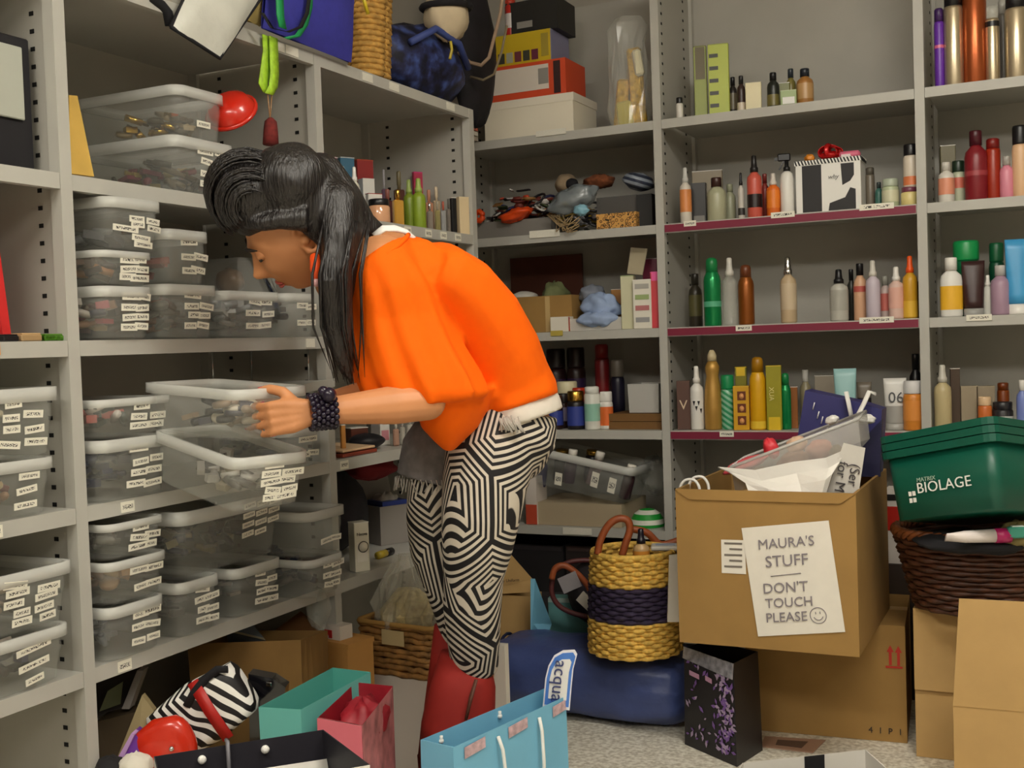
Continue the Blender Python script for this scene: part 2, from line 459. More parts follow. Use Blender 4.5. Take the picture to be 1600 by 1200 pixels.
# bay left of the wide post
lbin('clear bin low in the leftmost bay with three printed strips', -75, 98, 765, L3, .115, 0, labels=[(.22, .72, .05, .014, 0), (.2, .48, .05, .014, -.1), (.19, .22, .055, .014, -.03)], seed=1, X=.02, stuff_label='jumbled makeup in the lower middle bin of the leftmost bay')
lbin('clear bin stacked second in the leftmost bay holding pale compacts', -75, 106, 675, L3+.117, .14, 7, contents=[pm((222, 205, 170)), pm((190, 186, 180)), pm((60, 110, 120))], seed=2, X=.02, stuff_label='pale compacts piled in the upper middle bin of the leftmost bay')
lbin('clear bin on the lowest shelf at far left with three long strips', -75, 122, 1045, L4, .115, 0, labels=[(.16, .75, .085, .014, -.12), (.17, .45, .075, .014, -.12), (.18, .18, .045, .014, -.14)], seed=3, X=.02, stuff_label='dull makeup pieces in the lowest bin at far left')
lbin('clear bin topmost of the low pair at far left covered in strips', -75, 128, 960, L4+.117, .125, 9, seed=4, X=.02, contents=[pm((170, 150, 130)), pm((120, 114, 108)), pm((90, 84, 80))], stuff_label='beige pieces in the second lowest bin at far left')
# top compartment of the wide bay
lbin('large clear bin under the red lid with five stacked strips', 275, 374, 255, L1, .135, 8, seed=5, X=-.01, contents=[pm((90, 76, 50)), pm((60, 56, 46)), pm((150, 130, 70)), pm((120, 40, 60))], stuff_label='brown and gold pieces in the large bin under the red lid')
lbin('open clear bin on top with shining gold trinkets inside', 280, 360, 180, L1+.137, .12, 1, seed=6, X=-.012, d=.34, contents=[mat('gold_trinket', (220, 180, 80), .2, metal=1), pm((70, 60, 40)), pm((140, 120, 80))], fill=.45, stuff_label='gold trinkets in the topmost bin beside the red lid')
lbin('clear bin beside the red lid, partly behind the bent head', 368, 438, 240, L1, .10, 2, seed=7, X=-.01, stuff_label='makeup in the bin partly behind the bent head')
lbin('small clear bin below the green lanyard against the inner post', 441, 489, 245, L1, .105, 4, seed=8, X=-.01, contents=[pm((150, 146, 140)), pm((90, 88, 84))], stuff_label='grey pieces in the bin below the green lanyard')
# second compartment
lbin('clear bin lowest of the three-high stack beside the wide post', 163, 249, 495, L2, .115, 8, seed=9, stuff_label='reddish makeup in the lowest bin of the three-high stack')
lbin('shallow clear bin in the middle of the three-high stack', 160, 248, 425, L2+.116, .076, 6, seed=10, contents=[pm((170, 120, 80)), pm((90, 70, 60)), pm((60, 50, 50))], stuff_label='tan brushes and pieces in the shallow middle bin')
lbin('tall clear bin topmost of the three-high stack beside the post', 172, 262, 345, L2+.194, .115, 6, seed=11, contents=[pm((120, 122, 124)), pm((80, 80, 84))], fill=.3, labels=[(.0, .62, .045, .014, 0), (.02, .52, .04, .014, 0), (.3, .6, .04, .014, .08), (.32, .46, .04, .014, .1), (-.2, .42, .075, .014, .04), (.08, .26, .055, .014, .08), (.12, .14, .055, .014, .05)], stuff_label='grey pieces in the tall topmost bin')
lbin('clear bin with a rust-coloured load, left of the milky bin', 258, 349, 488, L2, .125, 7, seed=12, contents=[pm((150, 100, 70)), pm((90, 60, 50)), pm((110, 104, 98))], stuff_label='rust-coloured pieces in the bin left of the milky bin')
lbin('clear bin with four white strips standing on the rust-filled bin', 262, 336, 405, L2+.127, .125, 5, seed=13, contents=[pm((150, 70, 60)), pm((90, 92, 96))], fill=.35, stuff_label='pink pieces in the bin with four white strips')
lbin('milky grey bin nearest the chin with a column of strips', 352, 446, 492, L2, .115, 6, seed=14, contents=[pm((128, 130, 132)), pm((150, 150, 148))], fill=.9, stuff_label='grey packets filling the milky bin')
lbin('dark-filled clear bin between the milky bin and the inner post', 450, 502, 492, L2, .115, 4, seed=15, contents=DARKM, fill=.85, stuff_label='dark pencils and compacts in the bin by the inner post')
# third compartment
lbin('clear bin with navy contents at the bottom of the waist-high stack', 160, 276, 730, L3, .135, 7, seed=16, contents=[pm((28, 34, 66)), pm((40, 50, 90)), pm((60, 58, 60))], fill=.75, stuff_label='navy pouches in the bottom bin of the waist-high stack')
lbin('clear bin atop the navy-filled bin with pink sachets showing', 158, 279, 665, L3+.137, .085, 5, seed=17, contents=[pm((200, 110, 100)), pm((210, 200, 190)), pm((90, 96, 90))], stuff_label='pink and pale sachets in the bin atop the navy-filled bin')
lbin('clear bin with blue-grey contents just below the wrist bracelet', 455, 506, 697, L3, .105, 4, seed=18, contents=[pm((40, 50, 84)), pm((70, 76, 90)), pm((120, 122, 124))], fill=.85, stuff_label='blue-grey pieces in the bin below the bracelet')
# fourth compartment
lbin('clear bin lowest of the three-high stack above the zebra bag', 174, 268, 985, L4, .12, 6, seed=19, contents=[pm((90, 94, 104)), pm((120, 122, 126))], fill=.85, stuff_label='grey pieces in the lowest bin above the zebra bag')
lbin('clear bin with tan contents in the middle of the low stack', 172, 272, 915, L4+.122, .095, 4, seed=20, contents=[pm((190, 150, 110)), pm((200, 170, 130)), pm((120, 90, 70))], fill=.6, stuff_label='tan powder compacts in the middle bin of the low stack')
lbin('clear bin with a flat bright rim topmost of the low stack', 172, 268, 868, L4+.219, .08, 5, seed=21, contents=[pm((120, 116, 108)), pm((80, 78, 74))], fill=.4, stuff_label='sparse grey pieces in the topmost bin of the low stack')
lbin('narrow clear bin with seven strips under the wide dusty bin', 285, 354, 955, L4, .13, 7, seed=22, contents=[pm((70, 66, 62)), pm((100, 92, 84))], fill=.8, stuff_label='dull pieces in the narrow bin under the wide dusty bin')
lbin('clear bin with a round jar under the right half of the wide bin', 372, 449, 925, L4, .125, 7, seed=23, contents=[pm((130, 110, 90)), pm((100, 96, 90)), pm((60, 56, 52))], fill=.7, stuff_label='jars in the bin under the right half of the wide bin')
lbin('wide dusty clear bin with ten strips lying across two bins', 285, 455, 845, L4+.133, .16, 10, seed=24, contents=[pm((140, 126, 90)), pm((90, 82, 64)), pm((60, 56, 54)), pm((40, 36, 60))], fill=.55, labels=[(.12+.13*(k % 3), .9-.15*(k//3), .045, .014, -.09) for k in range(11)], stuff_label='yellowish pieces in the wide dusty bin')
lbin('clear bin full of black pieces beside the white carton', 487, 545, 898, L4, .105, 6, seed=25, X=.08, contents=DARKM, fill=.95, stuff_label='black pieces in the bin beside the white carton')
lbin('milky empty bin nested above the black-filled bin', 484, 548, 828, L4+.107, .125, 2, seed=26, X=.08, contents=None)
# the two bins being pulled out
P0 = at(330, 720, D=2.62); 
def held(label, pts, h, seed, contents, n, tilt, d=.34, w=.19, yaw=90, stuff_label=None):
    M = Matrix.Translation(pts) @ Matrix.Rotation(R(yaw), 4, 'Z') @ Matrix.Rotation(R(tilt), 4, 'X')
    return bin_(label, M, w, d, h, lab(n, seed), contents, .5, seed=seed, group='bins being pulled out', stuff_label=stuff_label)
HB1 = held('clear bin tipped forward under the hands, full of labels', at(356, 770, D=2.56), .12, 31, [pm((140, 130, 110)), pm((90, 88, 84)), pm((180, 176, 168))], 9, 9, w=.19, d=.33, yaw=72, stuff_label='round compacts sliding in the bin tipped forward')
HB2 = held('clear bin gripped in both hands above the tipped bin', at(352, 676, D=2.58), .11, 32, [pm((70, 70, 84)), pm((150, 130, 110)), pm((200, 190, 170)), pm((40, 38, 44))], 2, 3, w=.20, d=.34, yaw=76, stuff_label='dark and pale makeup in the bin gripped in both hands')
# ---------------------------------------------------------------- bottles, tubes and boxes on the shelves
def M_(c, rough=.35):
    if isinstance(c, tuple): return pm(c, rough)
    return c
GLASS = mat('clear_glass_bottle', (225, 225, 215), .12, spec=.8, alpha=.30)
CHROME = mat('chrome', (220, 220, 220), .15, metal=1)
GOLD = mat('gold_metal', (214, 170, 80), .25, metal=1)
CHAMP = mat('champagne_can', (206, 190, 160), .28, metal=.75)
COPPER = mat('copper_can', (178, 92, 50), .28, metal=.7)
def obj_on(plane, zshelf, x0, x1, ytop):
    xc = (x0+x1)/2
    k = dict(X=plane[1]) if plane[0] == 'X' else dict(Y=plane[1])
    p = at(xc, ytop, **k); D = depth_of(p)
    r = (x1-x0)/2*D/F_PX; h = p.z-zshelf
    return Vector((p.x, p.y, zshelf)), r, h
def prod(kind, x0, x1, ytop, label, body, cap=(235, 232, 225), lab_c=None, plane=('Y', .07), z=Z1, cat=None, group='hair products on the back shelves', rz=0, flat=1, band=(.2, .6), lift=0):
    p, r, h = obj_on(plane, z+lift, x0, x1, ytop)
    base_rz = (YAW*.4 if plane[0] == 'Y' else R(60))
    names = dict(spray='spray_bottle', aero='aerosol_can', bottle='bottle', fat='jar', tube='tube', box='box', trigger='trigger_bottle', gourd='spray_bottle', perfume='perfume_bottle', slim='aerosol_can')
    cats = dict(spray='spray bottle', aero='aerosol can', bottle='bottle', fat='jar', tube='tube', box='box', trigger='spray bottle', gourd='spray bottle', perfume='perfume', slim='aerosol can')
    t = thing(names[kind], label, cat or cats[kind], p+Vector((0, 0, .0005)), base_rz+rz, group)
    bm, cm = M_(body), M_(cap)
    def L(prof, name, m, sx=1, sy=1, cap_=(True, True)): return MB().lathe(prof, n=18, sx=sx, sy=sy, cap=cap_).build(name, m, t, world=False)
    def band_(z0, z1, rr, m, sy=1, b=None):
        MB().lathe([(rr+.0008, z0*h), (rr+.0008, z1*h)], n=18, sy=sy, cap=(False, False)).build('label', M_(m), b, world=False)
    if kind == 'spray':
        b = L([(r*.92, 0), (r, .006), (r, h*.6), (r*.93, h*.66), (r*.5, h*.715), (r*.48, h*.73)], 'body', bm, sy=flat)
        L([(r*.55, h*.73), (r*.55, h*.80), (r*.42, h*.82), (r*.36, h*.9), (r*.34, h*.985), (r*.2, h)], 'spray_head', cm)
        if lab_c: band_(*band, r, lab_c, flat, b)
    elif kind == 'trigger':
        b = L([(r*.92, 0), (r, .006), (r, h*.58), (r*.85, h*.66), (r*.45, h*.70)], 'body', bm)
        hd = L([(r*.5, h*.70), (r*.5, h*.76), (r*.3, h*.78), (r*.3, h*.86)], 'collar', cm)
        MB().box((-r*.35, 0, h*.92), (r*1.9, r*.6, h*.12), None, 0, .004).box((-r*1.5, 0, h*.90), (r*.5, r*.35, h*.05)).box((-r*.75, 0, h*.80), (r*.22, r*.3, h*.16), Matrix.Rotation(.5, 3, 'Y')).build('trigger_head', cm, t, world=False)
    elif kind == 'aero':
        b = L([(r*.95, 0), (r, .004), (r, h*.66), (r*.93, h*.72), (r*.72, h*.775), (r*.70, h*.79)], 'body', bm)
        L([(r*.70, h*.79), (r*.68, h*.93), (r*.58, h*.98), (r*.3, h)], 'cap', cm)
        if lab_c: band_(*band, r, lab_c, 1, b)
    elif kind == 'slim':
        b = L([(r*.96, 0), (r, .004), (r, h*.80), (r*.92, h*.83)], 'body', bm)
        L([(r*.9, h*.83), (r*.9, h*.98), (r*.7, h)], 'cap', cm)
        if lab_c: band_(*band, r, lab_c, 1, b)
    elif kind == 'gourd':
        b = L([(r*.9, 0), (r*.98, .005), (r, h*.3), (r*.86, h*.55), (r*.68, h*.68), (r*.78, h*.74), (r*.80, h*.79), (r*.58, h*.84), (r*.45, h*.86)], 'body', bm)
        L([(r*.5, h*.86), (r*.52, h*.93), (r*.36, h*.97), (r*.2, h)], 'cap', cm)
    elif kind == 'bottle':
        b = L([(r*.93, 0), (r, .005), (r, h*.62), (r*.9, h*.70), (r*.5, h*.77), (r*.48, h*.79)], 'body', bm, sy=flat)
        L([(r*.55, h*.79), (r*.55, h*.985), (r*.5, h)], 'cap', cm)
        if lab_c: band_(*band, r, lab_c, flat, b)
    elif kind == 'fat':
        b = L([(r*.93, 0), (r, .005), (r, h*.66), (r*.92, h*.72), (r*.8, h*.74)], 'body', bm)
        L([(r*.9, h*.74), (r*.92, h*.76), (r*.92, h*.97), (r*.85, h)], 'lid', cm)
        if lab_c: band_(*band, r, lab_c, 1, b)
    elif kind == 'tube':
        rings = []
        for k in range(8):
            f = k/7; z_ = h*(.14+.86*f)
            ax = r*(.86+.16*f); ay = r*.62*(1-f)**.8+.0018
            rings.append([Vector((ax*math.cos(a), ay*math.sin(a), z_)) for a in [2*math.pi*j/18 for j in range(18)]])
        b = MB().loft(rings).build('body', bm, t, world=False)
        L([(r*.82, 0), (r*.85, .004), (r*.85, h*.14)], 'cap', cm, sy=.72)
        if lab_c:
            z0, z1 = band
            b2 = MB()
            rr = [[Vector((r*(.86+.16*f)*1.004*math.cos(a), (r*.62*(1-f)**.8+.0026)*math.sin(a), h*(.14+.86*f))) for a in [2*math.pi*j/18 for j in range(18)]] for f in (z0, (z0+z1)/2, z1)]
            b2.loft(rr, (False, False)).build('label', M_(lab_c), b, world=False)
    elif kind == 'perfume':
        b = MB().box((0, 0, h*.36), (2*r*.86, 2*r*.5*flat, h*.72), None, 0, .004).build('body', bm, t, world=False)
        L([(r*.3, h*.72), (r*.3, h*.78), (r*.38, h*.79), (r*.38, h*.98), (r*.3, h)], 'cap', cm)
    elif kind == 'box':
        dp = 2*r*flat
        b = MB().box((0, 0, h/2), (2*r*.93, dp*.8, h), None, 0, .0015).build('carton', bm, t, world=False)
        MB().box((0, 0, h*.99), (2*r*.93+.0008, dp*.8+.0008, .0022)).build('flap', M_(cap), b, world=False)
        if lab_c:
            z0, z1 = band
            MB().box((0, -dp*.4-.0006, h*(z0+z1)/2), (2*r*.7, .0012, h*(z1-z0))).build('label', M_(lab_c), b, world=False)
    t['dims'] = (r, h)
    return t
WHT = (236, 233, 226); BLK = (22, 21, 24)
# top shelf, right bay
k = dict(z=ZT)
prod('fat', 1056, 1067, 153, 'tiny white bottle with black cap alone on the top shelf', (220, 215, 205), BLK, plane=('Y', .05), **k)
prod('box', 1083, 1104, 73, 'tall dark-leaf patterned carton on the top shelf', (150, 160, 70), (90, 80, 40), (96, 84, 44), plane=('Y', .12), band=(.55, .98), flat=.7, **k)
t = prod('box', 1105, 1139, 70, 'tall lime-green carton with black bars on the top shelf', (178, 190, 62), (150, 160, 60), plane=('Y', .10), flat=.5, **k)
r_, h_ = t['dims']; c_ = [c for c in t.children if c.name.startswith('carton')][0]
for q in range(5): MB().box((-r_*.42, -r_*.4-.001, h_*(.16+.17*q)), (r_*.8, .0016, h_*.05)).build('black_bar', pm((40, 40, 30)), c_, world=False)
prod('bottle', 1138, 1151, 121, 'dark dropper bottle touching the lime carton', (40, 34, 32), BLK, (120, 110, 90), plane=('Y', .14), **k)
prod('bottle', 1151, 1164, 119, 'dark dropper bottle beside the cream carton', (58, 40, 36), BLK, (214, 200, 180), plane=('Y', .09), band=(.05, .3), **k)
prod('box', 1164, 1190, 130, 'small cream carton between dropper bottles on the top shelf', (226, 214, 172), (206, 196, 160), plane=('Y', .08), flat=.6, **k)
prod('bottle', 1198, 1217, 114, 'near-black bottle with green and gold label on the top shelf', (34, 38, 32), BLK, (120, 110, 60), plane=('Y', .08), band=(.1, .4), **k)
prod('box', 1216, 1234, 130, 'small olive box behind the green label box', (120, 124, 60), plane=('Y', .16), flat=.6, **k)
prod('box', 1219, 1245, 142, 'small pale green label box on the top shelf', (150, 170, 110), (180, 190, 140), WHT, plane=('Y', .07), flat=.5, **k)
prod('bottle', 1227, 1243, 108, 'olive bottle with dark cap behind the amber one', (130, 120, 60), (44, 52, 60), plane=('Y', .18), **k)
prod('bottle', 1244, 1270, 108, 'amber bottle with square dark cap ending the top shelf group', (170, 118, 60), (30, 36, 46), (190, 150, 100), plane=('Y', .10), **k)
# second shelf, right bay
k = dict(z=Z1)
prod('spray', 1061, 1079, 262, 'white spray bottle with orange stripe and clear cap at the end', (216, 208, 196), (200, 200, 196), (220, 140, 80), plane=('Y', .05), **k)
prod('box', 1080, 1130, 267, 'tan flat carton standing at the back of the second shelf', (140, 126, 100), plane=('Y', .28), flat=.3, **k)
prod('box', 1080, 1104, 287, 'black carton beside the orange-striped spray', (34, 32, 32), (30, 28, 28), (120, 116, 110), plane=('Y', .12), band=(.0, .2), **k)
prod('bottle', 1104, 1134, 278, 'pale sage bottle with brown cap on the second shelf', (176, 176, 146), (60, 34, 28), plane=('Y', .09), **k)
prod('bottle', 1131, 1149, 288, 'cloudy sage bottle behind the brown-capped one', (164, 166, 140), (150, 152, 128), plane=('Y', .15), **k)
prod('spray', 1152, 1162, 270, 'slim striped bottle with a black pump', (206, 200, 190), BLK, (60, 56, 54), plane=('Y', .08), band=(.1, .25), **k)
prod('spray', 1166, 1189, 243, 'coral pump bottle with a black band and black nozzle', (206, 92, 76), (34, 30, 30), (40, 26, 26), plane=('Y', .07), band=(.17, .38), **k)
prod('bottle', 1188, 1201, 272, 'dull red bottle behind the coral and orange ones', (150, 54, 46), (120, 40, 36), plane=('Y', .14), **k)
prod('spray', 1197, 1218, 271, 'orange bottle with a frosted pump', (226, 110, 34), (214, 206, 196), (236, 130, 40), plane=('Y', .07), **k)
prod('trigger', 1218, 1239, 238, 'white bottle with a black trigger spray', WHT, BLK, plane=('Y', .07), **k)
prod('fat', 1378, 1404, 280, 'pale green jar at the right end of the second shelf', (186, 196, 160), (180, 190, 170), (214, 212, 180), plane=('Y', .08), **k)
prod('slim', 1352, 1366, 262, 'thin grey can behind the black and white gift box', (120, 110, 96), (90, 84, 74), plane=('Y', .16), **k)
prod('bottle', 1367, 1379, 285, 'teal glass bottle beside the pale green jar', (60, 110, 100), (50, 60, 60), plane=('Y', .13), **k)
prod('fat', 1408, 1434, 293, 'cream jar under the black-capped tub by the post', (226, 208, 140), (120, 60, 80), plane=('Y', .06), **k)
prod('fat', 1411, 1434, 226, 'black-capped white tub stacked on the cream jar', (220, 208, 190), BLK, (226, 130, 80), plane=('Y', .06), band=(.05, .25), lift=.062, **k)
# third shelf, right bay
k = dict(z=Z2)
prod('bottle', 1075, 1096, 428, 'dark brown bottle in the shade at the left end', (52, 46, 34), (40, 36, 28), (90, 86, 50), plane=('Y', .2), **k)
prod('aero', 1098, 1125, 403, 'emerald green aerosol can', mat('emerald_can', (20, 140, 78), .22, metal=.4), (24, 130, 70), (90, 180, 140), plane=('Y', .06), band=(.28, .36), **k)
prod('spray', 1127, 1151, 403, 'see-through spray bottle between green and copper cans', GLASS, (220, 216, 206), plane=('Y', .08), **k)
prod('aero', 1152, 1177, 414, 'bronze aerosol can with rounded shoulders', mat('bronze_can', (150, 84, 30), .3, metal=.5), (110, 58, 30), plane=('Y', .07), **k)
prod('spray', 1218, 1243, 402, 'champagne spray bottle standing alone mid-shelf', (196, 172, 138), CHROME, (206, 186, 156), plane=('Y', .07), **k)
prod('spray', 1296, 1324, 421, 'square silver-grey bottle with black pump', (184, 182, 172), BLK, (170, 168, 158), plane=('Y', .06), flat=.8, **k)
prod('bottle', 1323, 1336, 421, 'dark narrow bottle tucked behind the silver-grey one', (50, 50, 44), BLK, plane=('Y', .16), **k)
prod('bottle', 1333, 1353, 412, 'peach bottle with black flip cap', (214, 168, 134), BLK, (190, 90, 80), plane=('Y', .09), band=(.5, .6), **k)
prod('spray', 1352, 1374, 407, 'lilac-white mist bottle with frosted top', (200, 188, 200), (210, 206, 196), plane=('Y', .05), **k)
prod('bottle', 1374, 1391, 432, 'short pinkish bottle behind the pink pump', (196, 176, 170), (150, 150, 140), (200, 110, 100), plane=('Y', .1), **k)
prod('spray', 1388, 1411, 417, 'pale pink pump bottle with white head', (222, 188, 176), WHT, (228, 176, 160), plane=('Y', .06), **k)
prod('spray', 1410, 1432, 400, 'yellow bottle with bright orange pump head', (208, 156, 40), (240, 90, 24), (226, 180, 60), plane=('Y', .06), band=(.02, .28), **k)
prod('bottle', 1431, 1441, 440, 'sliver of a brown bottle against the post', (84, 50, 44), (60, 40, 36), plane=('Y', .10), **k)
# fourth shelf, right bay
k = dict(z=Z3)
t = prod('box', 1057, 1079, 595, 'brown carton with pale line drawing at the shelf end', (96, 70, 62), (110, 84, 74), plane=('Y', .06), **k)
r_, h_ = t['dims']
lettering('V', .05, t, wm(t) @ Vector((0, -r_*.8-.001, h_*.5)), wm(t).to_3x3() @ Vector((1, 0, 0)), (0, 0, 1), pm((222, 200, 170)))
t = prod('spray', 1077, 1098, 572, 'white spray bottle with small black triangles', WHT, WHT, plane=('Y', .05), **k)
r_, h_ = t['dims']; b_ = t.children[0]
for a_, z_ in ((-110, .42), (-90, .34), (-70, .42), (-50, .30)):
    d_ = Vector((math.cos(R(a_)), math.sin(R(a_)), 0)); s_ = Vector((-d_.y, d_.x, 0)); c_ = d_*(r_+.0006)+Vector((0, 0, h_*z_))
    MB().add([c_+s_*.005+Vector((0, 0, .008)), c_-s_*.005+Vector((0, 0, .008)), c_-Vector((0, 0, .01)), c_+s_*.005+Vector((0, 0, .008))-d_*.002, c_-s_*.005+Vector((0, 0, .008))-d_*.002, c_-Vector((0, 0, .01))-d_*.002], [(0, 1, 2), (5, 4, 3), (0, 3, 4, 1), (1, 4, 5, 2), (2, 5, 3, 0)]).build('printed_triangle', pm(BLK), b_, world=False)
prod('gourd', 1098, 1126, 547, 'tall matte gold can with a waisted neck', mat('matte_gold', (190, 146, 70), .4, metal=.35), (206, 190, 150), plane=('Y', .06), **k)
def stripe_mat(name, c1, c2, scale, ang):
    m, nt, b, N, L = nodes_mat(name, .35)
    tc = N('ShaderNodeTexCoord'); mp = N('ShaderNodeMapping'); mp.inputs['Rotation'].default_value = ang
    w = N('ShaderNodeTexWave'); w.inputs['Scale'].default_value = scale; w.inputs['Distortion'].default_value = .6
    L(tc.outputs['Object'], mp.inputs[0]); L(mp.outputs[0], w.inputs[0])
    r = N('ShaderNodeValToRGB'); r.color_ramp.elements[0].color = lin(c1); r.color_ramp.elements[1].color = lin(c2); r.color_ramp.elements[0].position = .45; r.color_ramp.elements[1].position = .55
    L(w.outputs['Fac'], r.inputs[0]); L(r.outputs[0], b.inputs['Base Color'])
    return m
prod('fat', 1125, 1147, 586, 'clear-green bottle with spiral stripes and green lid', stripe_mat('green_spiral', (50, 150, 100), (150, 200, 170), 18, (0, R(55), 0)), (20, 140, 84), plane=('Y', .07), **k)
prod('box', 1148, 1167, 573, 'olive carton with yellow top behind the faces carton', (130, 124, 30), (226, 190, 40), (226, 190, 40), plane=('Y', .12), band=(.85, .99), **k)
t = prod('box', 1145, 1171, 603, 'yellow carton printed with three faces', (214, 160, 30), (226, 190, 60), plane=('Y', .05), **k)
r_, h_ = t['dims']; b_ = t.children[0]
for q in range(3):
    MB().box((.002, -r_*.8-.0008, h_*(.22+.28*q)), (r_*1.0, .0012, h_*.20)).build('printed_panel', pm((110, 50, 24)), b_, world=False)
    MB().lathe([(.0085, 0), (.0085, .001)], (.002, -r_*.8-.0016, h_*(.21+.28*q)), 12, 0, 1, 1.25, M=Matrix.Rotation(R(90), 3, 'X')).build('printed_face', pm((226, 160, 100)), b_, world=False)
prod('aero', 1170, 1196, 558, 'yellow aerosol with ochre cap among yellow cartons', (230, 172, 24), (170, 120, 20), (240, 200, 60), plane=('Y', .06), band=(.02, .12), **k)
t = prod('box', 1196, 1221, 571, 'olive-yellow carton with vertical lettering', (158, 150, 30), (230, 196, 70), (226, 190, 40), plane=('Y', .06), band=(.0, .2), **k)
r_, h_ = t['dims']
lettering('XUA', .024, t, wm(t) @ Vector((-r_*.3, -r_*.8-.0012, h_*.56)), (0, 0, -1), wm(t).to_3x3() @ Vector((1, 0, 0)), pm((236, 226, 150)))
prod('aero', 1218, 1235, 583, 'shiny green can right of the yellow cartons', mat('emerald_can', (20, 140, 78)), (24, 130, 70), plane=('Y', .08), **k)
prod('box', 1233, 1246, 604, 'narrow amber carton behind the navy bag edge', (150, 90, 40), plane=('Y', .12), **k)
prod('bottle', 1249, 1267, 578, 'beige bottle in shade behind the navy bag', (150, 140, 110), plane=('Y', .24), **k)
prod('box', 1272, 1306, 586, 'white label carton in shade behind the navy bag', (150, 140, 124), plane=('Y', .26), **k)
prod('tube', 1303, 1337, 576, 'pale aqua tube standing on its cap', (160, 204, 204), (190, 210, 206), plane=('Y', .08), **k)
prod('tube', 1339, 1361, 597, 'grey tube printed with dark panel behind the straps', (120, 110, 96), (60, 56, 50), (40, 36, 34), plane=('Y', .14), **k)
t = prod('tube', 1381, 1415, 591, 'white and grey tube printed 06', (226, 224, 218), (170, 168, 162), (160, 158, 152), plane=('Y', .06), band=(.0, .38), **k)
r_, h_ = t['dims']
lettering('06', .052, t, wm(t) @ Vector((.002, -r_*.42, h_*.62)), wm(t).to_3x3() @ Vector((1, 0, 0)), wm(t).to_3x3() @ Vector((0, .18, 1)), pm((24, 22, 24)))
prod('fat', 1411, 1442, 595, 'orange bottle with white cap next to the 06 tube', (222, 140, 54), (226, 224, 222), (232, 150, 70), plane=('Y', .05), **k)
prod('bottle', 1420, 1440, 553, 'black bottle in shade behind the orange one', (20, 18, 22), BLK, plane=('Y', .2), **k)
# right-hand bay
k = dict(z=ZT)
prod('slim', 1459, 1474, 14, 'slim violet can at the left end of the top right shelf', (106, 50, 170), (60, 30, 90), (220, 110, 150), plane=('Y', .06), band=(.50, .54), **k)
prod('slim', 1474, 1503, -14, 'champagne can with black cap beside the violet can', CHAMP, BLK, plane=('Y', .06), **k)
prod('slim', 1503, 1539, -34, 'tall copper can between champagne cans', COPPER, COPPER, plane=('Y', .07), **k)
prod('slim', 1539, 1560, 10, 'small champagne spray with black ring and clear cap', CHAMP, GLASS, BLK, plane=('Y', .06), band=(.72, .79), **k)
prod('slim', 1559, 1574, 0, 'thin clear tube behind the champagne cans', (120, 116, 110), (170, 168, 160), plane=('Y', .14), **k)
prod('slim', 1570, 1604, -8, 'wide champagne can cut by the right edge on the top shelf', CHAMP, BLK, plane=('Y', .06), **k)
k = dict(z=Z1)
prod('bottle', 1466, 1490, 254, 'white bottle with pink label at the left end below the cans', (222, 218, 208), (200, 196, 188), (226, 150, 120), plane=('Y', .06), **k)
prod('fat', 1487, 1507, 252, 'pale jar with dark green lid beside the white bottle', (190, 196, 170), (30, 50, 34), (206, 110, 90), plane=('Y', .10), band=(.35, .6), **k)
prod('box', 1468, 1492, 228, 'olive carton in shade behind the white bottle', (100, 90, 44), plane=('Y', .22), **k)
prod('bottle', 1507, 1541, 205, 'wine-red bottle with dark red cap', (130, 26, 36), (74, 14, 28), (160, 60, 66), plane=('Y', .06), band=(.35, .42), **k)
prod('slim', 1540, 1562, 217, 'red-amber slim can next to the wine-red bottle', (158, 42, 18), (120, 20, 16), plane=('Y', .07), **k)
prod('bottle', 1562, 1583, 245, 'small pink bottle with grey cap', (222, 140, 160), (170, 166, 160), plane=('Y', .06), **k)
prod('fat', 1581, 1606, 197, 'peach bottle with black cap cut by the right edge', (228, 186, 146), BLK, plane=('Y', .06), **k)
k = dict(z=Z2)
prod('bottle', 1469, 1502, 403, 'white bottle with yellow sun label', (232, 230, 224), WHT, (240, 184, 50), plane=('Y', .05), flat=.7, band=(.12, .52), **k)
prod('fat', 1488, 1530, 377, 'large green bottle behind the brown tube', (18, 110, 66), (24, 150, 80), plane=('Y', .14), **k)
prod('tube', 1503, 1537, 408, 'dark brown tube with silver base', (58, 32, 32), (160, 160, 156), (60, 36, 34), plane=('Y', .06), band=(.5, .9), **k)
prod('spray', 1535, 1551, 430, 'little white bottle beside the lilac one', (206, 206, 198), WHT, plane=('Y', .08), **k)
prod('bottle', 1548, 1577, 415, 'lilac see-through bottle with grey cap', (170, 140, 160), (190, 186, 182), plane=('Y', .06), **k)
prod('fat', 1545, 1568, 380, 'dark green bottle behind the lilac one', (14, 74, 48), (16, 90, 54), plane=('Y', .16), **k)
prod('tube', 1571, 1608, 374, 'sky-blue pouch tube with lettering cut by the right edge', (70, 160, 214), WHT, plane=('Y', .06), **k)
k = dict(z=Z3)
prod('spray', 1459, 1485, 570, 'tall cream spray bottle under a clear cap', (196, 180, 136), (200, 196, 184), plane=('Y', .05), **k)
prod('box', 1484, 1499, 575, 'dark narrow carton next to the cream spray', (78, 62, 50), plane=('Y', .10), **k)
prod('box', 1500, 1525, 603, 'plain beige carton above the green tub', (160, 146, 122), (180, 166, 140), plane=('Y', .12), **k)
prod('box', 1526, 1553, 603, 'second beige carton above the green tub rim', (150, 136, 114), (170, 156, 130), plane=('Y', .13), **k)
prod('fat', 1528, 1549, 620, 'orange jar in front of the beige cartons', (206, 110, 50), (224, 190, 150), plane=('Y', .06), **k)
prod('slim', 1558, 1576, 598, 'orange-brown can in the shade above the green tub', (130, 60, 14), (110, 50, 12), plane=('Y', .18), **k)
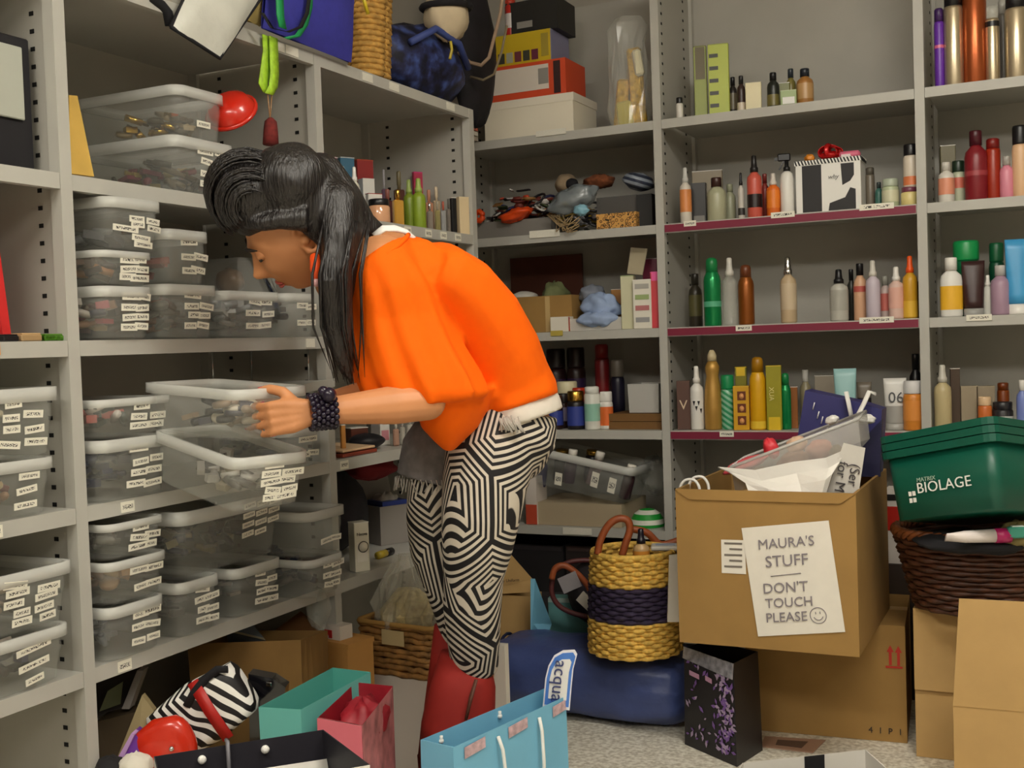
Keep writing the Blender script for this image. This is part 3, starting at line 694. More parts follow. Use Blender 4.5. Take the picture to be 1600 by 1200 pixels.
prod('fat', 1551, 1582, 628, 'dark jar with pale ring above the green tub', (40, 38, 40), (34, 32, 36), (200, 200, 196), plane=('Y', .07), band=(.4, .5), **k)
prod('bottle', 1588, 1606, 594, 'periwinkle bottle with white cap at the right edge', (120, 136, 200), WHT, plane=('Y', .05), **k)
# middle bay, fourth shelf: vitamins
g = dict(z=Z3, group='vitamin bottles on the middle shelf')
BLUE = (56, 70, 150)
prod('fat', 853, 879, 618, 'brown vitamin bottle with blue label next to the striped hip', (48, 22, 18), (70, 50, 40), BLUE, plane=('Y', .06), band=(.12, .55), **g)
prod('fat', 872, 888, 615, 'brown vitamin bottle partly behind its blue-labelled neighbour', (54, 26, 22), (40, 36, 34), (150, 140, 170), plane=('Y', .12), **g)
prod('fat', 885, 913, 611, 'black vitamin bottle with blue label and gold cap', (30, 24, 26), GOLD, BLUE, plane=('Y', .06), band=(.1, .6), **g)
prod('fat', 868, 903, 596, 'cream tub behind the vitamin bottles', (220, 206, 160), (230, 220, 180), plane=('Y', .2), **g)
prod('fat', 893, 915, 606, 'red-lidded tin behind the black vitamin bottle', (160, 40, 24), (190, 54, 30), plane=('Y', .16), **g)
prod('slim', 912, 937, 604, 'white talc bottle with teal label', (226, 226, 216), (232, 232, 224), (150, 200, 180), plane=('Y', .05), **g)
prod('fat', 936, 957, 612, 'white pill bottle with orange label', (232, 228, 220), WHT, (226, 110, 50), plane=('Y', .07), band=(.1, .6), **g)
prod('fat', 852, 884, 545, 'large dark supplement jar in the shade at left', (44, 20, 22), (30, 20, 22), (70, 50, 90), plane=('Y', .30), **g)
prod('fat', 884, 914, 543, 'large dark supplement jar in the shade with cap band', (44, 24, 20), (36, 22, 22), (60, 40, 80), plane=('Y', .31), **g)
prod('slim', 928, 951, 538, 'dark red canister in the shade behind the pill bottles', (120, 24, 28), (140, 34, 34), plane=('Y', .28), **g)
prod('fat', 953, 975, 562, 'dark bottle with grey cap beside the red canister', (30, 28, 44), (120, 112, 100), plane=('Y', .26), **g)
# left run, second shelf of the far bay: perfumes
g = dict(z=L1, group='perfumes on the far left shelf', cat='perfume')
def pf(kind, x0, x1, yt, label, X, *a, **kk): return prod(kind, x0, x1, yt, label, *a, plane=('X', X), **{**g, **kk})
pf('spray', 512, 526, 262, 'white-topped spray at the left end of the perfume shelf', -.06, (206, 204, 190), WHT)
pf('spray', 526, 543, 260, 'white-topped spray second from the inner post', -.05, (206, 204, 190), WHT, WHT)
pf('spray', 545, 561, 261, 'white-topped spray third from the inner post', -.05, (206, 204, 190), WHT, WHT)
pf('box', 514, 526, 246, 'magenta perfume carton behind the white sprays', -.25, (120, 30, 80), cat='box')
pf('box', 525, 551, 247, 'blue perfume carton behind the white sprays', -.26, (70, 120, 150), cat='box')
pf('box', 550, 580, 251, 'red floral perfume carton in the corner of the shelf', -.27, (160, 50, 50), (190, 90, 50), cat='box')
pf('box', 561, 583, 280, 'white perfume carton in front of the red floral one', -.2, WHT, cat='box')
pf('box', 571, 597, 303, 'low white carton with red edge behind the round bottle', -.14, WHT, (170, 40, 40), cat='box', flat=.5)
pf('fat', 574, 609, 312, 'round rose-gold perfume with black domed cap', -.05, mat('rose_glass', (226, 170, 130), .12, spec=.8), BLK)
pf('perfume', 594, 604, 265, 'slim mauve perfume in the corner', -.3, (120, 90, 110), (190, 186, 190))
pf('perfume', 613, 632, 268, 'brown perfume with ornate stopper', -.22, (90, 50, 40), (120, 110, 80))
pf('perfume', 596, 614, 296, 'dark cherry perfume behind the rose-gold one', -.13, (80, 30, 26), (150, 90, 80))
pf('perfume', 611, 631, 297, 'golden square perfume with amber juice', -.05, mat('amber_glass', (200, 150, 60), .12, spec=.8), GOLD)
pf('spray', 629, 647, 281, 'lime-green tall bottle, left one of the pair', -.08, (120, 140, 40), (150, 170, 90))
pf('spray', 642, 664, 279, 'lime-green tall bottle, right one of the pair', -.05, (136, 160, 44), (160, 180, 90))
pf('box', 640, 693, 270, 'pink and red floral carton leaning on the end panel', -.2, (190, 60, 90), (226, 60, 150), (170, 50, 60), cat='box', flat=.15)
pf('perfume', 662, 677, 297, 'peach perfume behind the clear minis', -.12, (200, 140, 110), (190, 130, 100))
pf('perfume', 674, 688, 292, 'beige perfume with pale stopper behind the minis', -.13, (190, 170, 140), (220, 200, 170))
pf('perfume', 665, 677, 318, 'small smoky square perfume next to the lime bottles', -.05, (140, 130, 120), CHROME)
pf('perfume', 678, 688, 315, 'small olive square perfume among the minis', -.05, (150, 140, 90), (170, 160, 140))
pf('perfume', 687, 697, 315, 'small grey-blue perfume with red stripe among the minis', -.045, (150, 150, 150), (180, 90, 70))
pf('perfume', 696, 704, 311, 'small grey perfume beside the cream carton', -.05, (120, 112, 104), (90, 86, 80))
pf('box', 703, 712, 309, 'thin black carton leaning on the cream carton', -.05, BLK, cat='box')
pf('box', 710, 729, 309, 'cream carton at the outer end of the perfume shelf', -.04, (222, 200, 160), (232, 212, 176), cat='box', flat=1.4)
# left run, fourth shelf of the far bay
g = dict(z=L3, group='boxes and perfumes under the forearm')
pf('box', 531, 539, 664, 'narrow tan book spine against the inner post', -.05, (190, 130, 60), cat='book')
pf('box', 540, 572, 668, 'dark reddish-brown carton behind the pale flat case', -.14, (90, 40, 26), cat='box')
pf('box', 574, 594, 660, 'grey carton with violet side under the forearm', -.2, (130, 124, 120), (60, 40, 90), cat='box')
pf('box', 591, 609, 657, 'white card with pink scribbles under the forearm', -.12, WHT, lab_c=(222, 150, 160), cat='box', flat=.3)
pf('perfume', 612, 624, 660, 'tall slender perfume with pinkish juice', -.06, (180, 140, 120), (220, 214, 200))
pf('perfume', 623, 633, 656, 'clear tall perfume in the middle of the trio', -.06, (176, 172, 160), (200, 196, 190))
pf('perfume', 633, 646, 652, 'clear perfume next to the orange hem', -.06, (190, 186, 176), (206, 204, 200))
# ---------------------------------------------------------------- other things on the shelves
KRAFT = mat('corrugated_card', (158, 122, 66), .8, noise=.07, nscale=9)
KRAFT2 = mat('corrugated_card_pale', (190, 154, 98), .8, noise=.06, nscale=9)
KRAFTD = mat('kraft_paper_brown', (136, 102, 52), .75, noise=.12, nscale=7, bump=.3)
FILM = mat('cellophane', (235, 235, 228), .08, spec=.9, alpha=.22)
def prism(base, z0, z1, mi=0, mb=None, taper=1):
    """vertical prism over a 4-point base polygon"""
    mb = mb or MB(); c = sum((Vector(p) for p in base), Vector())/len(base)
    lo = [Vector((c.x+(p.x-c.x)*taper, c.y+(p.y-c.y)*taper, z0)) for p in base]
    hi = [Vector((p.x, p.y, z1)) for p in base]
    return mb.loft([lo, hi], (True, True), mi, False)
def rect_base(fl, fr, depth, skew=0):
    """rectangle whose front edge runs fl -> fr and whose depth goes away from the camera"""
    fl = Vector((fl.x, fl.y, 0)); fr = Vector((fr.x, fr.y, 0)); e = (fr-fl).normalized(); n = Vector((-e.y, e.x, 0))
    return [fl, fr, fr+n*depth, fl+n*depth]
def open_box(name, label, cat, base, z0, z1, m, flaps=(), wall=.006, inner=None, group=None, taper=1):
    t = thing(name, label, cat, (base[0]+base[2])*.5+Vector((0, 0, z0)), 0, group)
    c = sum(base, Vector())/4
    def ring(s, z, tp=1): return [Vector((c.x+(p.x-c.x)*s*tp, c.y+(p.y-c.y)*s*tp, z)) for p in base]
    s = 1-wall/((base[1]-base[0]).length/2)
    b = MB().loft([ring(1, z0, taper), ring(1, z1), ring(s, z1), ring(s, z0+.006, taper)], (True, True), 0, False)
    body = b.build('body', m, t)
    for k, ang, ln in flaps:
        p, q = base[k], base[(k+1) % 4]; mid = (p+q)/2; out = (mid-c); out.z = 0; out.normalize()
        d = (out*math.cos(R(ang))+Vector((0, 0, 1))*math.sin(R(ang)))*ln; up = Vector((0, 0, z1))
        g = [[p+up, q+up], [p+up+d+(q-p)*.03, q+up+d-(q-p)*.03]]
        MB().sheet(g, .004, 0, False).build('flap', m, t)
    return t
def plain_box(name, label, cat, base, z0, z1, m, group=None, face=None, bev=0):
    t = thing(name, label, cat, (base[0]+base[2])*.5+Vector((0, 0, z0)), 0, group)
    prism(base, z0, z1).build('body', m, t)
    return t
def face_panel(t, base, k, u0, u1, z0, z1, m, name='printed_panel', off=.0012):
    """flat panel on side k of a prism base, u along the side"""
    p, q = base[k], base[(k+1) % 4]; e = (q-p); n = Vector((e.y, -e.x, 0)).normalized()
    a = p+e*u0+n*off; b = p+e*u1+n*off
    g = [[Vector((a.x, a.y, z0)), Vector((b.x, b.y, z0))], [Vector((a.x, a.y, z1)), Vector((b.x, b.y, z1))]]
    return MB().sheet(g, .0015, 0, False).build(name, m, t)
def bpx(x0, x1, Y, z, depth): 
    a = at(x0, 500, Y=Y); b = at(x1, 500, Y=Y); return rect_base(a, b, depth)
def zpx(x, y, **k): return at(x, y, **k).z
# --- top of the middle bay
b = bpx(768, 906, .05, ZT, .24); z1 = zpx(836, 152, Y=.05)
t = plain_box('box', 'plain white box at the bottom of the stack on the top shelf', 'box', b, ZT+.001, z1, pm((236, 228, 208), .6))
prism([Vector((p.x, p.y, 0)) for p in bpx(766, 907, .048, ZT, .246)], z1-.03, z1+.001).build('lid', pm((238, 230, 212), .6), t)
z2 = zpx(832, 97, Y=.06); b = bpx(768, 896, .06, ZT, .20)
t = plain_box('game_box', 'orange box with pale printed panel on the white box', 'box', b, z1+.002, z2, pm((216, 78, 40), .5))
face_panel(t, b, 0, .1, .8, z1+.03, z2-.014, pm((226, 216, 204), .6)); face_panel(t, b, 0, .68, .8, z1+.05, z2-.03, pm((150, 146, 140)), 'fine_print', .003); face_panel(t, b, 0, .86, .94, z1+.008, z2-.008, pm((60, 40, 40)), 'spine_print')
z3 = zpx(822, 50, Y=.07); b = bpx(774, 874, .07, ZT, .18)
t = plain_box('game_box', 'yellow box with a strip of small pictures on the orange box', 'box', b, z2+.001, z3, pm((208, 178, 30), .5))
face_panel(t, b, 1, 0, 1, z2+.001, z3, pm((140, 140, 170), .5), 'grey_side'); 
for q in range(6): face_panel(t, b, 0, .06+.13*q, .16+.13*q, z2+.012, z2+.052, pm([(90, 50, 60), (60, 60, 50), (170, 170, 150), (120, 60, 70), (70, 70, 60), (110, 50, 70)][q]), 'picture')
face_panel(t, b, 0, .86, .97, z2+.02, z3-.015, pm((170, 150, 60)), 'fine_print')
b = bpx(806, 886, .08, ZT, .18); t = plain_box('box', 'black box with a grey label atop the yellow box', 'box', b, z3+.001, z3+.125, pm((34, 32, 30), .5))
face_panel(t, b, 0, .22, .52, z3+.02, z3+.045, pm((150, 146, 140)), 'label')
prod('slim', 788, 806, 0, 'red and white bottle squeezed beside the black box', (190, 40, 30), (200, 60, 40), (214, 206, 204), plane=('Y', .1), z=z3)
# gold parcel in cellophane
t = thing('gift_parcel', 'gold parcel wrapped in crinkled cellophane beside the post', 'parcel', at(985, 190, Y=.12))
rnd = random.Random(3)
def crumple(c, prof, n=22, amp=.18, seed=1, sy=.7, wig=0):
    r_ = random.Random(seed); rings = []
    for rr, z in prof: rings.append([Vector((c.x+math.cos(2*math.pi*j/n)*rr*(1+amp*(r_.random()-.5)*2), c.y+math.sin(2*math.pi*j/n)*rr*sy*(1+amp*(r_.random()-.5)*2), z)) for j in range(n)])
    return MB().loft(rings, (True, True), 0, False)
c = at(985, 190, Y=.12); c.z = ZT
D_ = depth_of(c); s_ = D_/F_PX
GF = mat('crinkled_gold', (222, 178, 60), .3, metal=.45, noise=.35, nscale=45, bump=.5)
for dx, dy, dz, hh, ww, an, m_ in ((-13, .0, .003, .19, .05, .12, GF), (14, -.01, .003, .30, .055, -.06, GF), (2, .04, .003, .24, .06, .03, pm((190, 180, 140), .4)), (-4, -.03, .003, .10, .06, -.1, pm((206, 190, 80), .35)), (20, -.03, .19, .10, .035, -.15, pm((230, 222, 190), .3))):
    MB().box((c.x+dx*s_, c.y+dy, ZT+dz+hh/2), (ww, .03, hh), Matrix.Rotation(an, 3, 'Y'), 0, .008).build('gold_pack', m_, t)
crumple(c, [(30*s_, ZT+.001), (34*s_, ZT+.08), (33*s_, ZT+.16), (30*s_, ZT+.24), (28*s_, ZT+.32), (30*s_, ZT+.38), (20*s_, ZT+.42)], 24, .2, 8, .8).build('cellophane', FILM, t)
# --- hanging bags over the top of the left run
def hung(name, label, cat, pts, th, m, edge=None, X=None):
    """soft flat bag: outline of 4 pixels on a plane, pillowed"""
    P = [at(x, y, X=Xp) for x, y, Xp in pts]
    t = thing(name, label, cat, sum(P, Vector())/len(P))
    n = 9; g0 = []; g1 = []
    e = (P[1]-P[0]).cross(P[3]-P[0]).normalized()
    rings = []
    for side in (1, -1):
        g = []
        for i in range(n):
            v = i/(n-1); row = []
            for j in range(n):
                u = j/(n-1)
                p = (P[0]*(1-u)+P[1]*u)*(1-v)+(P[3]*(1-u)+P[2]*u)*v
                row.append(p+e*side*(th/2*(math.sin(math.pi*u)*math.sin(math.pi*v))**.5+.003*math.sin(7*u+5*v)+.002))
            g.append(row)
        rings.append(g)
    mb = MB()
    for g, fl in ((rings[0], 0), (rings[1], 1)):
        vs = [p for r in g for p in r]
        mb.add(vs, [((i*n+j), (i*n+j+1), (i*n+n+j+1), (i*n+n+j)) for i in range(n-1) for j in range(n-1)], 0, True)
    mb.build('bag_body', m, t)
    if edge: MB().tube(P+[P[0]], .005, 6).build('piping', edge, t)
    return t, P
BLKC = mat('black_cloth', (20, 19, 24), .85)
hung('tote_bag', 'white padded tote with black piping slung over the shelf top', 'bag', [(267, 42, .03), (343, 91, .05), (421, -22, .05), (330, -90, .02)], .05, mat('white_nylon', (206, 206, 196), .4, noise=.06, nscale=12, bump=.4), BLKC)
t, P = hung('shoulder_bag', 'grey bag with black strap behind the white tote', 'bag', [(262, 18, -.02), (300, 48, -.02), (330, -40, -.02), (246, -60, -.02)], .05, pm((150, 148, 136), .7))
MB().tube([at(x, y, X=.0) for x, y in ((228, -30), (238, -2), (252, 8), (262, 20), (266, 40))], .012, 8).build('strap', BLKC, t)
hung('pouch', 'small mustard pouch wedged between white tote and blue tote', 'bag', [(380, 30, -.01), (408, 42, -.01), (420, -40, -.01), (395, -40, -.01)], .03, pm((170, 150, 90), .7))
t, P = hung('tote_bag', 'royal blue tote with green trim hanging over the shelf top', 'bag', [(409, 44, .02), (547, 98, .02), (556, -40, .02), (418, -60, .02)], .06, mat('royal_blue_felt', (58, 58, 160), .85, noise=.1, nscale=40))
GRN = mat('green_trim', (24, 150, 84), .6)
def ribbon(pts, w, m, par, name='strap', th=.003, wdir=(0, 1, 0)):
    w = Vector(wdir).normalized()*w/2
    return MB().sheet([[Vector(p)-w, Vector(p)+w] for p in pts], th).build(name, m, par)
ribbon([at(x, y, X=.065) for x, y in ((436, -50), (437, 0), (438, 25), (442, 44))], .03, GRN, t)
ribbon([at(x, y, X=.062) for x, y in ((447, 60), (465, 56), (477, 38), (484, 10), (486, -40))], .022, GRN, t)
ribbon([at(x, y, X=.066) for x, y in ((410, 20), (425, 44), (450, 50), (470, 42), (480, 20), (488, -40))], .014, BLKC, t, 'black_handle')
# woven straw bag: coiled rows
def woven(name_t, label, cat, c, rx, ry, z0, z1, rows, m, par=None, bulge=0, n=28, lean=(0, 0), strand=None, amp=.0025):
    t = par or thing(name_t, label, cat, c)
    mb = MB(); rh = (z1-z0)/rows
    for k in range(rows):
        f = (k+.5)/rows; z = z0+(k+.5)*rh; s = 1+bulge*math.sin(math.pi*f)
        pts = []
        for j in range(n+1):
            a = 2*math.pi*j/n; w = 1+(amp/rx)*(1 if (j+k) % 2 else -1)
            pts.append(Vector((c.x+lean[0]*f+math.cos(a)*rx*s*w, c.y+lean[1]*f+math.sin(a)*ry*s*w, z)))
        mb.tube(pts, rh*.56, 5)
    mb.build('woven_rows', m, t)
    return t
STRAW = mat('straw', (196, 150, 74), .8, noise=.35, nscale=45)
p = at(575, 60, X=-.06)
t = woven('straw_bag', 'woven straw bag leaning out over the far shelf top', 'bag', p, .05, .07, LT+.006, LT+.30, 17, STRAW, lean=(.0, .03))
MB().lathe([(.045, LT+.004), (.05, LT+.006), (.05, LT+.29)], (p.x, p.y+.01, 0), 20, sx=.95, sy=1.25).build('lining', pm((150, 110, 60), .9), t)
MB().tube([at(x, y, X=.02) for x, y in ((566, -10), (571, 8), (575, 22))], .006, 6).build('drawstring', pm((214, 190, 40)), t)
# navy plaid sack
def lump(c, r, M=None, n=20, m=14, amp=.12, seed=0, freq=5):
    """soft closed blob with folds"""
    rd = random.Random(seed); ph = [rd.random()*6.28 for _ in range(6)]
    rings = []
    for i in range(m+1):
        th = math.pi*(i/m)*.992+.012; ring = []
        for j in range(n):
            a = 2*math.pi*j/n
            k = 1+amp*(.5*math.sin(freq*a+ph[0]+2*th)+.5*math.sin(3*th*2+ph[1]+2*a)*.7+.3*math.sin((freq+3)*a+ph[2]-3*th))
            v = Vector((math.sin(th)*math.cos(a)*r[0]*k, math.sin(th)*math.sin(a)*r[1]*k, -math.cos(th)*r[2]*k))
            ring.append((M @ v if M else v)+Vector(c))
        rings.append(ring)
    return rings
def plaid():
    m, nt, b, N, L = nodes_mat('navy_plaid', .55)
    tc = N('ShaderNodeTexCoord'); nz = N('ShaderNodeTexNoise'); nz.inputs['Scale'].default_value = 16; nz.inputs['Detail'].default_value = 3
    L(tc.outputs['Object'], nz.inputs['Vector']); r = N('ShaderNodeValToRGB'); e = r.color_ramp.elements
    e[0].position = .42; e[0].color = lin((16, 18, 40)); e[1].position = .66; e[1].color = lin((70, 92, 160)); x = e.new(.52); x.color = lin((34, 40, 84))
    L(nz.outputs['Fac'], r.inputs[0]); L(r.outputs[0], b.inputs['Base Color']); return m
c = at(650, 118, X=-.13); 
t = thing('duffel_bag', 'dark navy patterned duffel slumped on the far shelf top', 'bag', c)
rg = lump((c.x, c.y, LT+.135), (.13, .27, .13), amp=.1, seed=5)
for ring in rg:
    for q in ring: q.z = max(q.z, LT+.002)
MB().loft(rg).build('bag_body', plaid(), t)
MB().tube([(c.x+.10, c.y-.2, LT+.16), (c.x+.14, c.y-.1, LT+.22), (c.x+.15, c.y+.04, LT+.2), (c.x+.13, c.y+.14, LT+.14)], .012, 8).build('handle', pm((60, 76, 140), .6), t)
c2 = at(698, 26, X=.0)
t = thing('hat', 'cream cap with a dark navy band on the navy duffel', 'hat', c2)
MB().loft(lump((c2.x, c2.y, c2.z+.005), (.07, .095, .085), amp=.08, seed=2)).build('crown', mat('cream_cotton', (214, 196, 164), .85, noise=.06, nscale=20), t)
MB().tube([(c2.x+.076*math.cos(a), c2.y+.10*math.sin(a), c2.z+.03+.012*math.sin(a)) for a in [2*math.pi*j/20 for j in range(21)]], .011, 8).build('band', BLKC, t)
MB().loft(lump((c2.x+.02, c2.y-.02, c2.z+.085), (.06, .085, .05), amp=.1, seed=4)).build('top', pm((206, 204, 196), .7), t)
MB().tube([at(x, y, X=.06) for x, y in ((704, 64), (706, 78), (703, 92))], .005, 6).build('cord_end', pm((190, 170, 60)), t)
# dark bag with rope handles hanging in the corner gap
c = at(742, 90, Y=-.22)
t = thing('tote_bag', 'black tote with rope handles hanging in the corner gap', 'bag', c)
zb = zpx(742, 196, Y=-.22)
MB().loft(lump((c.x-.01, c.y, (zb+2.62)/2), (.068, .14, (2.62-zb)/2), amp=.08, seed=9)).build('bag_body', mat('black_floral', (26, 22, 28), .8, noise=.5, nscale=14), t)
MB().tube([at(x, y, Y=-.36) for x, y in ((716, 82), (735, 98), (752, 102), (764, 90), (773, 55), (782, 20), (788, -30))], .007, 6).build('rope_handle', pm((166, 140, 116), .8), t)
MB().tube([at(x, y, Y=-.34) for x, y in ((735, 120), (755, 125), (772, 116), (784, 80), (792, 40))], .005, 6).build('rope_handle', pm((130, 116, 90), .8), t)
b = [at(x, 205, Y=yy) for x, yy in ((733, -.30), (744, -.30), (744, -.24), (733, -.24))]
t = thing('notepad_stack', 'little stack of red and white pads beside the corner post', 'pads', at(740, 200, Y=-.1))
for q in range(3): prism(bpx(728, 746, -.05, 0, .06), ZT+.004+q*.02, ZT+.02+q*.02).build('pad', pm([(170, 160, 150), (220, 216, 206), (200, 90, 60)][q]), t)
# lime lanyard
t = thing('lanyard', 'lime green lanyard with dark red tassel hanging from the shelf top', 'lanyard', at(423, 60, X=.01))
LIME = mat('lime_ribbon', (170, 214, 50), .6, noise=.25, nscale=60)
ribbon([at(x, y, X=.012) for x, y in ((417, 56), (418, 80), (414, 110), (411, 132), (418, 146))], .036, LIME, t, 'ribbon')
ribbon([at(x, y, X=.022) for x, y in ((427, 58), (428, 85), (429, 115), (427, 135), (420, 147))], .034, LIME, t, 'ribbon')
for dx in (-3, 4): MB().tube([at(421+dx, 145, X=.017), at(422, 186, X=.017)], .0018, 5).build('cord', pm((170, 130, 90)), t)
MB().tube([at(423, y, X=.015) for y in (184, 190, 205, 226)], [.006, .016, .019, .021], 10).build('tassel', mat('dark_red_yarn', (110, 34, 30), .9, noise=.3, nscale=80), t)
# wide bay, top compartment extras
g = [at(x, y, X=Xp) for x, y, Xp in ((107, 271, -.05), (145, 276, -.05), (119, 150, -.09), (106, 149, -.09))]
b = MB().loft([[p+Vector((.004, 0, 0)) for p in g], [p-Vector((.01, 0, 0)) for p in g]], (True, True), 0, False)
for v in b.v: v.z = max(v.z, L1+.001)
tag(b.build('folded_card', mat('gold_card', (226, 184, 90), .5, noise=.15, nscale=8)), 'tall folded gold card beside the wide post on the top left shelf', 'card')
c = at(372, 182, X=-.02); t = thing('plastic_dome', 'bright red plastic lid propped beside the topmost bin', 'lid', c)
Mx = Matrix.Rotation(R(50), 3, 'X') @ Matrix.Rotation(R(10), 3, 'Y')
MB().lathe([(.002, .045), (.03, .043), (.052, .03), (.062, .01), (.066, 0), (.062, -.001), (.05, .022), (.028, .036), (.002, .038)], c+Vector((-.02, 0, .012)), 24, M=Mx).build('shell', mat('red_plastic', (206, 40, 22), .25, coat=.3), t)
MB().lathe([(.064, -.004), (.070, -.002), (.070, .004), (.064, .006)], c+Vector((-.02, 0, .012)), 24, M=Mx, cap=(False, False)).build('rim', mat('red_plastic', (206, 40, 22)), t)
# leftmost bay
t = thing('binder', 'black binder standing on the top shelf at far left', 'binder', (-.2, -2.42, L1))
yb = at(50, 150, X=-.06).y
MB().bounds(-.36, -.06, yb-.16, yb, L1+.001, L1+.28, bev=.004).build('cover', pm((22, 20, 26), .5), t)
yp = at(38, 130, X=-.05).y
MB().bounds(-.056, -.051, yp-.14, yp, at(20, 184, X=-.05).z, at(20, 70, X=-.05).z, bev=.002).build('paper_sheet', pm((176, 178, 166), .7), t)
yr = at(11, 400, X=-.04).y
t = thing('folder', 'red folder upright at the far left edge', 'folder', (-.12, yr-.03, L2)); MB().box((-.14, yr-.022, L2+.136), (.2, .02, .256), Matrix.Rotation(R(6), 3, 'X')).build('cover', pm((206, 40, 40), .5), t); MB().box((-.14, yr-.036, L2+.13), (.19, .004, .24), Matrix.Rotation(R(6), 3, 'X')).build('pages', pm((220, 214, 204), .7), t)
yg = at(42, 450, X=-.14).y
t = thing('backpack', 'dark soft bag slumped behind the red folder', 'bag', (-.3, yg-.08, L2))
rg = lump((-.33, yg-.075, L2+.105), (.07, .08, .092), amp=.06, seed=12); MB().loft(rg).build('bag_body', mat('dark_nylon', (26, 24, 34), .7), t); MB().tube([(-.31, yg-.07, L2+.18), (-.29, yg-.03, L2+.215), (-.31, yg+.01, L2+.18)], .008, 6).build('handle', BLKC, t)
for (x0, x1, m_, lab_, hh, ct) in ((2, 26, (26, 24, 26), 'black eyeliner case lying at the far left shelf edge', .012, 'makeup'), (30, 62, (170, 140, 100), 'tan compact lying at the far left shelf edge', .014, 'makeup'), (66, 96, (70, 110, 30), 'glittery green compact beside the wide post', .012, 'makeup')):
    a = at(x0, 528, X=-.02); b_ = at(x1, 528, X=-.02); t = thing('compact', lab_, ct, ((-.03), (a.y+b_.y)/2, L2), group='compacts on the far left shelf edge')
    MB().bounds(-.05, -.012, a.y, b_.y, L2+.0005, L2+hh, bev=.002).build('case', mat('glitter_green', (80, 130, 40), .2, metal=.5, noise=.6, nscale=120) if 'green' in lab_ else pm(m_, .35), t)
    MB().bounds(-.048, -.014, a.y+.002, b_.y-.002, L2+hh, L2+hh+.003, bev=.001).build('lid', pm(tuple(min(255, int(v*1.2)) for v in m_), .3), t)
# wide bay, second compartment, behind the bins: clear case with chrome tube
c = at(385, 455, X=-.16); t = thing('display_case', 'clear plastic case with a chrome tube behind the milky bin', 'case', c)
MB().bounds(-.30, -.12, c.y-.07, c.y+.09, L2+.118, L2+.22, bev=.01).build('case', FILM, t)
MB().tube([at(398, 392, X=-.10), at(428, 458, X=-.10)], .011, 10).build('tube', CHROME, t)
MB().loft(lump((-.2, c.y-.02, L2+.16), (.04, .04, .035), amp=.1, seed=1)).build('contents', pm((120, 90, 60)), t)
# short loose shelf plate above the bracelet
t = thing('shelf_plate', 'short loose grey shelf plate resting above the bracelet', 'shelf plate', at(487, 602, X=-.02))
g = [[at(449, 606, X=.004), at(506, 595, X=.004)], [at(449, 606, X=.004)+Vector((-.25, 0, 0)), at(506, 595, X=.004)+Vector((-.25, 0, 0))]]
MB().sheet(g, .004, 0, False).build('plate', STEEL, t)
e2 = [g[0][0], at(522, 592, X=.004)]; g2 = [[p+Vector((.001, 0, -.022)) for p in e2], [p+Vector((.001, 0, .002)) for p in e2]]
MB().sheet(g2, .003, 0, False).build('lip', STEEL, t)
for yy in (g[0][0], g[0][1]): pass
MB().tube([g[1][1]+Vector((0, 0, 0)), Vector((g[1][1].x, g[1][1].y, L2-.008))], .003, 6).tube([g[1][0], Vector((g[1][0].x, g[1][0].y, L2-.008))], .003, 6).tube([g[0][1]+Vector((-.05, 0, 0)), Vector((g[0][1].x-.05, g[0][1].y, L2-.008))], .003, 6).build('hanger_wire', CHROME, t)
# far left bay, third compartment
t = thing('case', 'pale flat case lying open at the shelf edge under the forearm', 'case', at(557, 700, X=-.05))
a = at(530, 712, X=-.02).y; b_ = at(586, 700, X=-.02).y
MB().bounds(-.16, -.012, a+.01, b_, L3+.001, L3+.012, bev=.002).build('base', pm((140, 60, 40)), t)
MB().box((-.085, (a+b_)/2+.005, L3+.022), (.14, b_-a-.02, .007), Matrix.Rotation(R(3), 3, 'Y'), 0, .002).build('lid', pm((226, 190, 150)), t)
t = thing('case', 'black clutch case lying beside the pale flat case', 'case', at(590, 690, X=-.1))
a = at(572, 690, X=-.06).y; b_ = at(606, 690, X=-.06).y
rg = lump((-.10, (a+b_)/2, L3+.026), (.055, (b_-a)/2, .025), amp=.05, seed=3); MB().loft(rg).build('clutch', pm((26, 24, 30), .5), t); MB().bounds(-.06, -.05, (a+b_)/2-.006, (a+b_)/2+.006, L3+.022, L3+.032).build('clasp', CHROME, t)
# far left bay, fourth compartment
k = dict(z=L4, group='things on the low far left shelf', cat='box')
t = prod('box', 546, 573, 815, 'white carton with a printed ring at the end of the low bins', (230, 226, 208), WHT, (240, 236, 224), plane=('X', -.035), flat=1.0, **k)
r_, h_ = t['dims']
MB().lathe([(.017, 0), (.017, .0012)], (.003, -r_*.82-.001, h_*.5), 20, M=Matrix.Rotation(R(90), 3, 'X')).build('printed_ring', pm((70, 66, 60)), t.children[0], world=False)
MB().lathe([(.0145, 0), (.0145, .0012)], (.003, -r_*.82-.0016, h_*.5), 20, M=Matrix.Rotation(R(90), 3, 'X')).build('ring_centre', pm((238, 234, 220)), t.children[0], world=False)
lettering('Neova', .013, t, wm(t) @ Vector((0, -r_*.82-.001, h_*.76)), wm(t).to_3x3() @ Vector((1, 0, 0)), (0, 0, 1), pm((70, 66, 60)))
fl = at(596, 862, X=-.20); fr = at(650, 858, X=-.14); b = rect_base(Vector((fl.x, fl.y, 0)), Vector((fr.x, fr.y, 0)), .14)
t = open_box('box', 'grey cardboard box of odds and ends behind the striped legs', 'box', b, L4+.001, L4+.13, pm((150, 144, 138), .7), ((2, 75, .10),))
MB().loft(lump((b[0]+b[2])*.5+Vector((0, 0, L4+.12)), (.05, .05, .045), amp=.25, seed=5)).build('white_crumple', pm((214, 212, 206), .6), t)
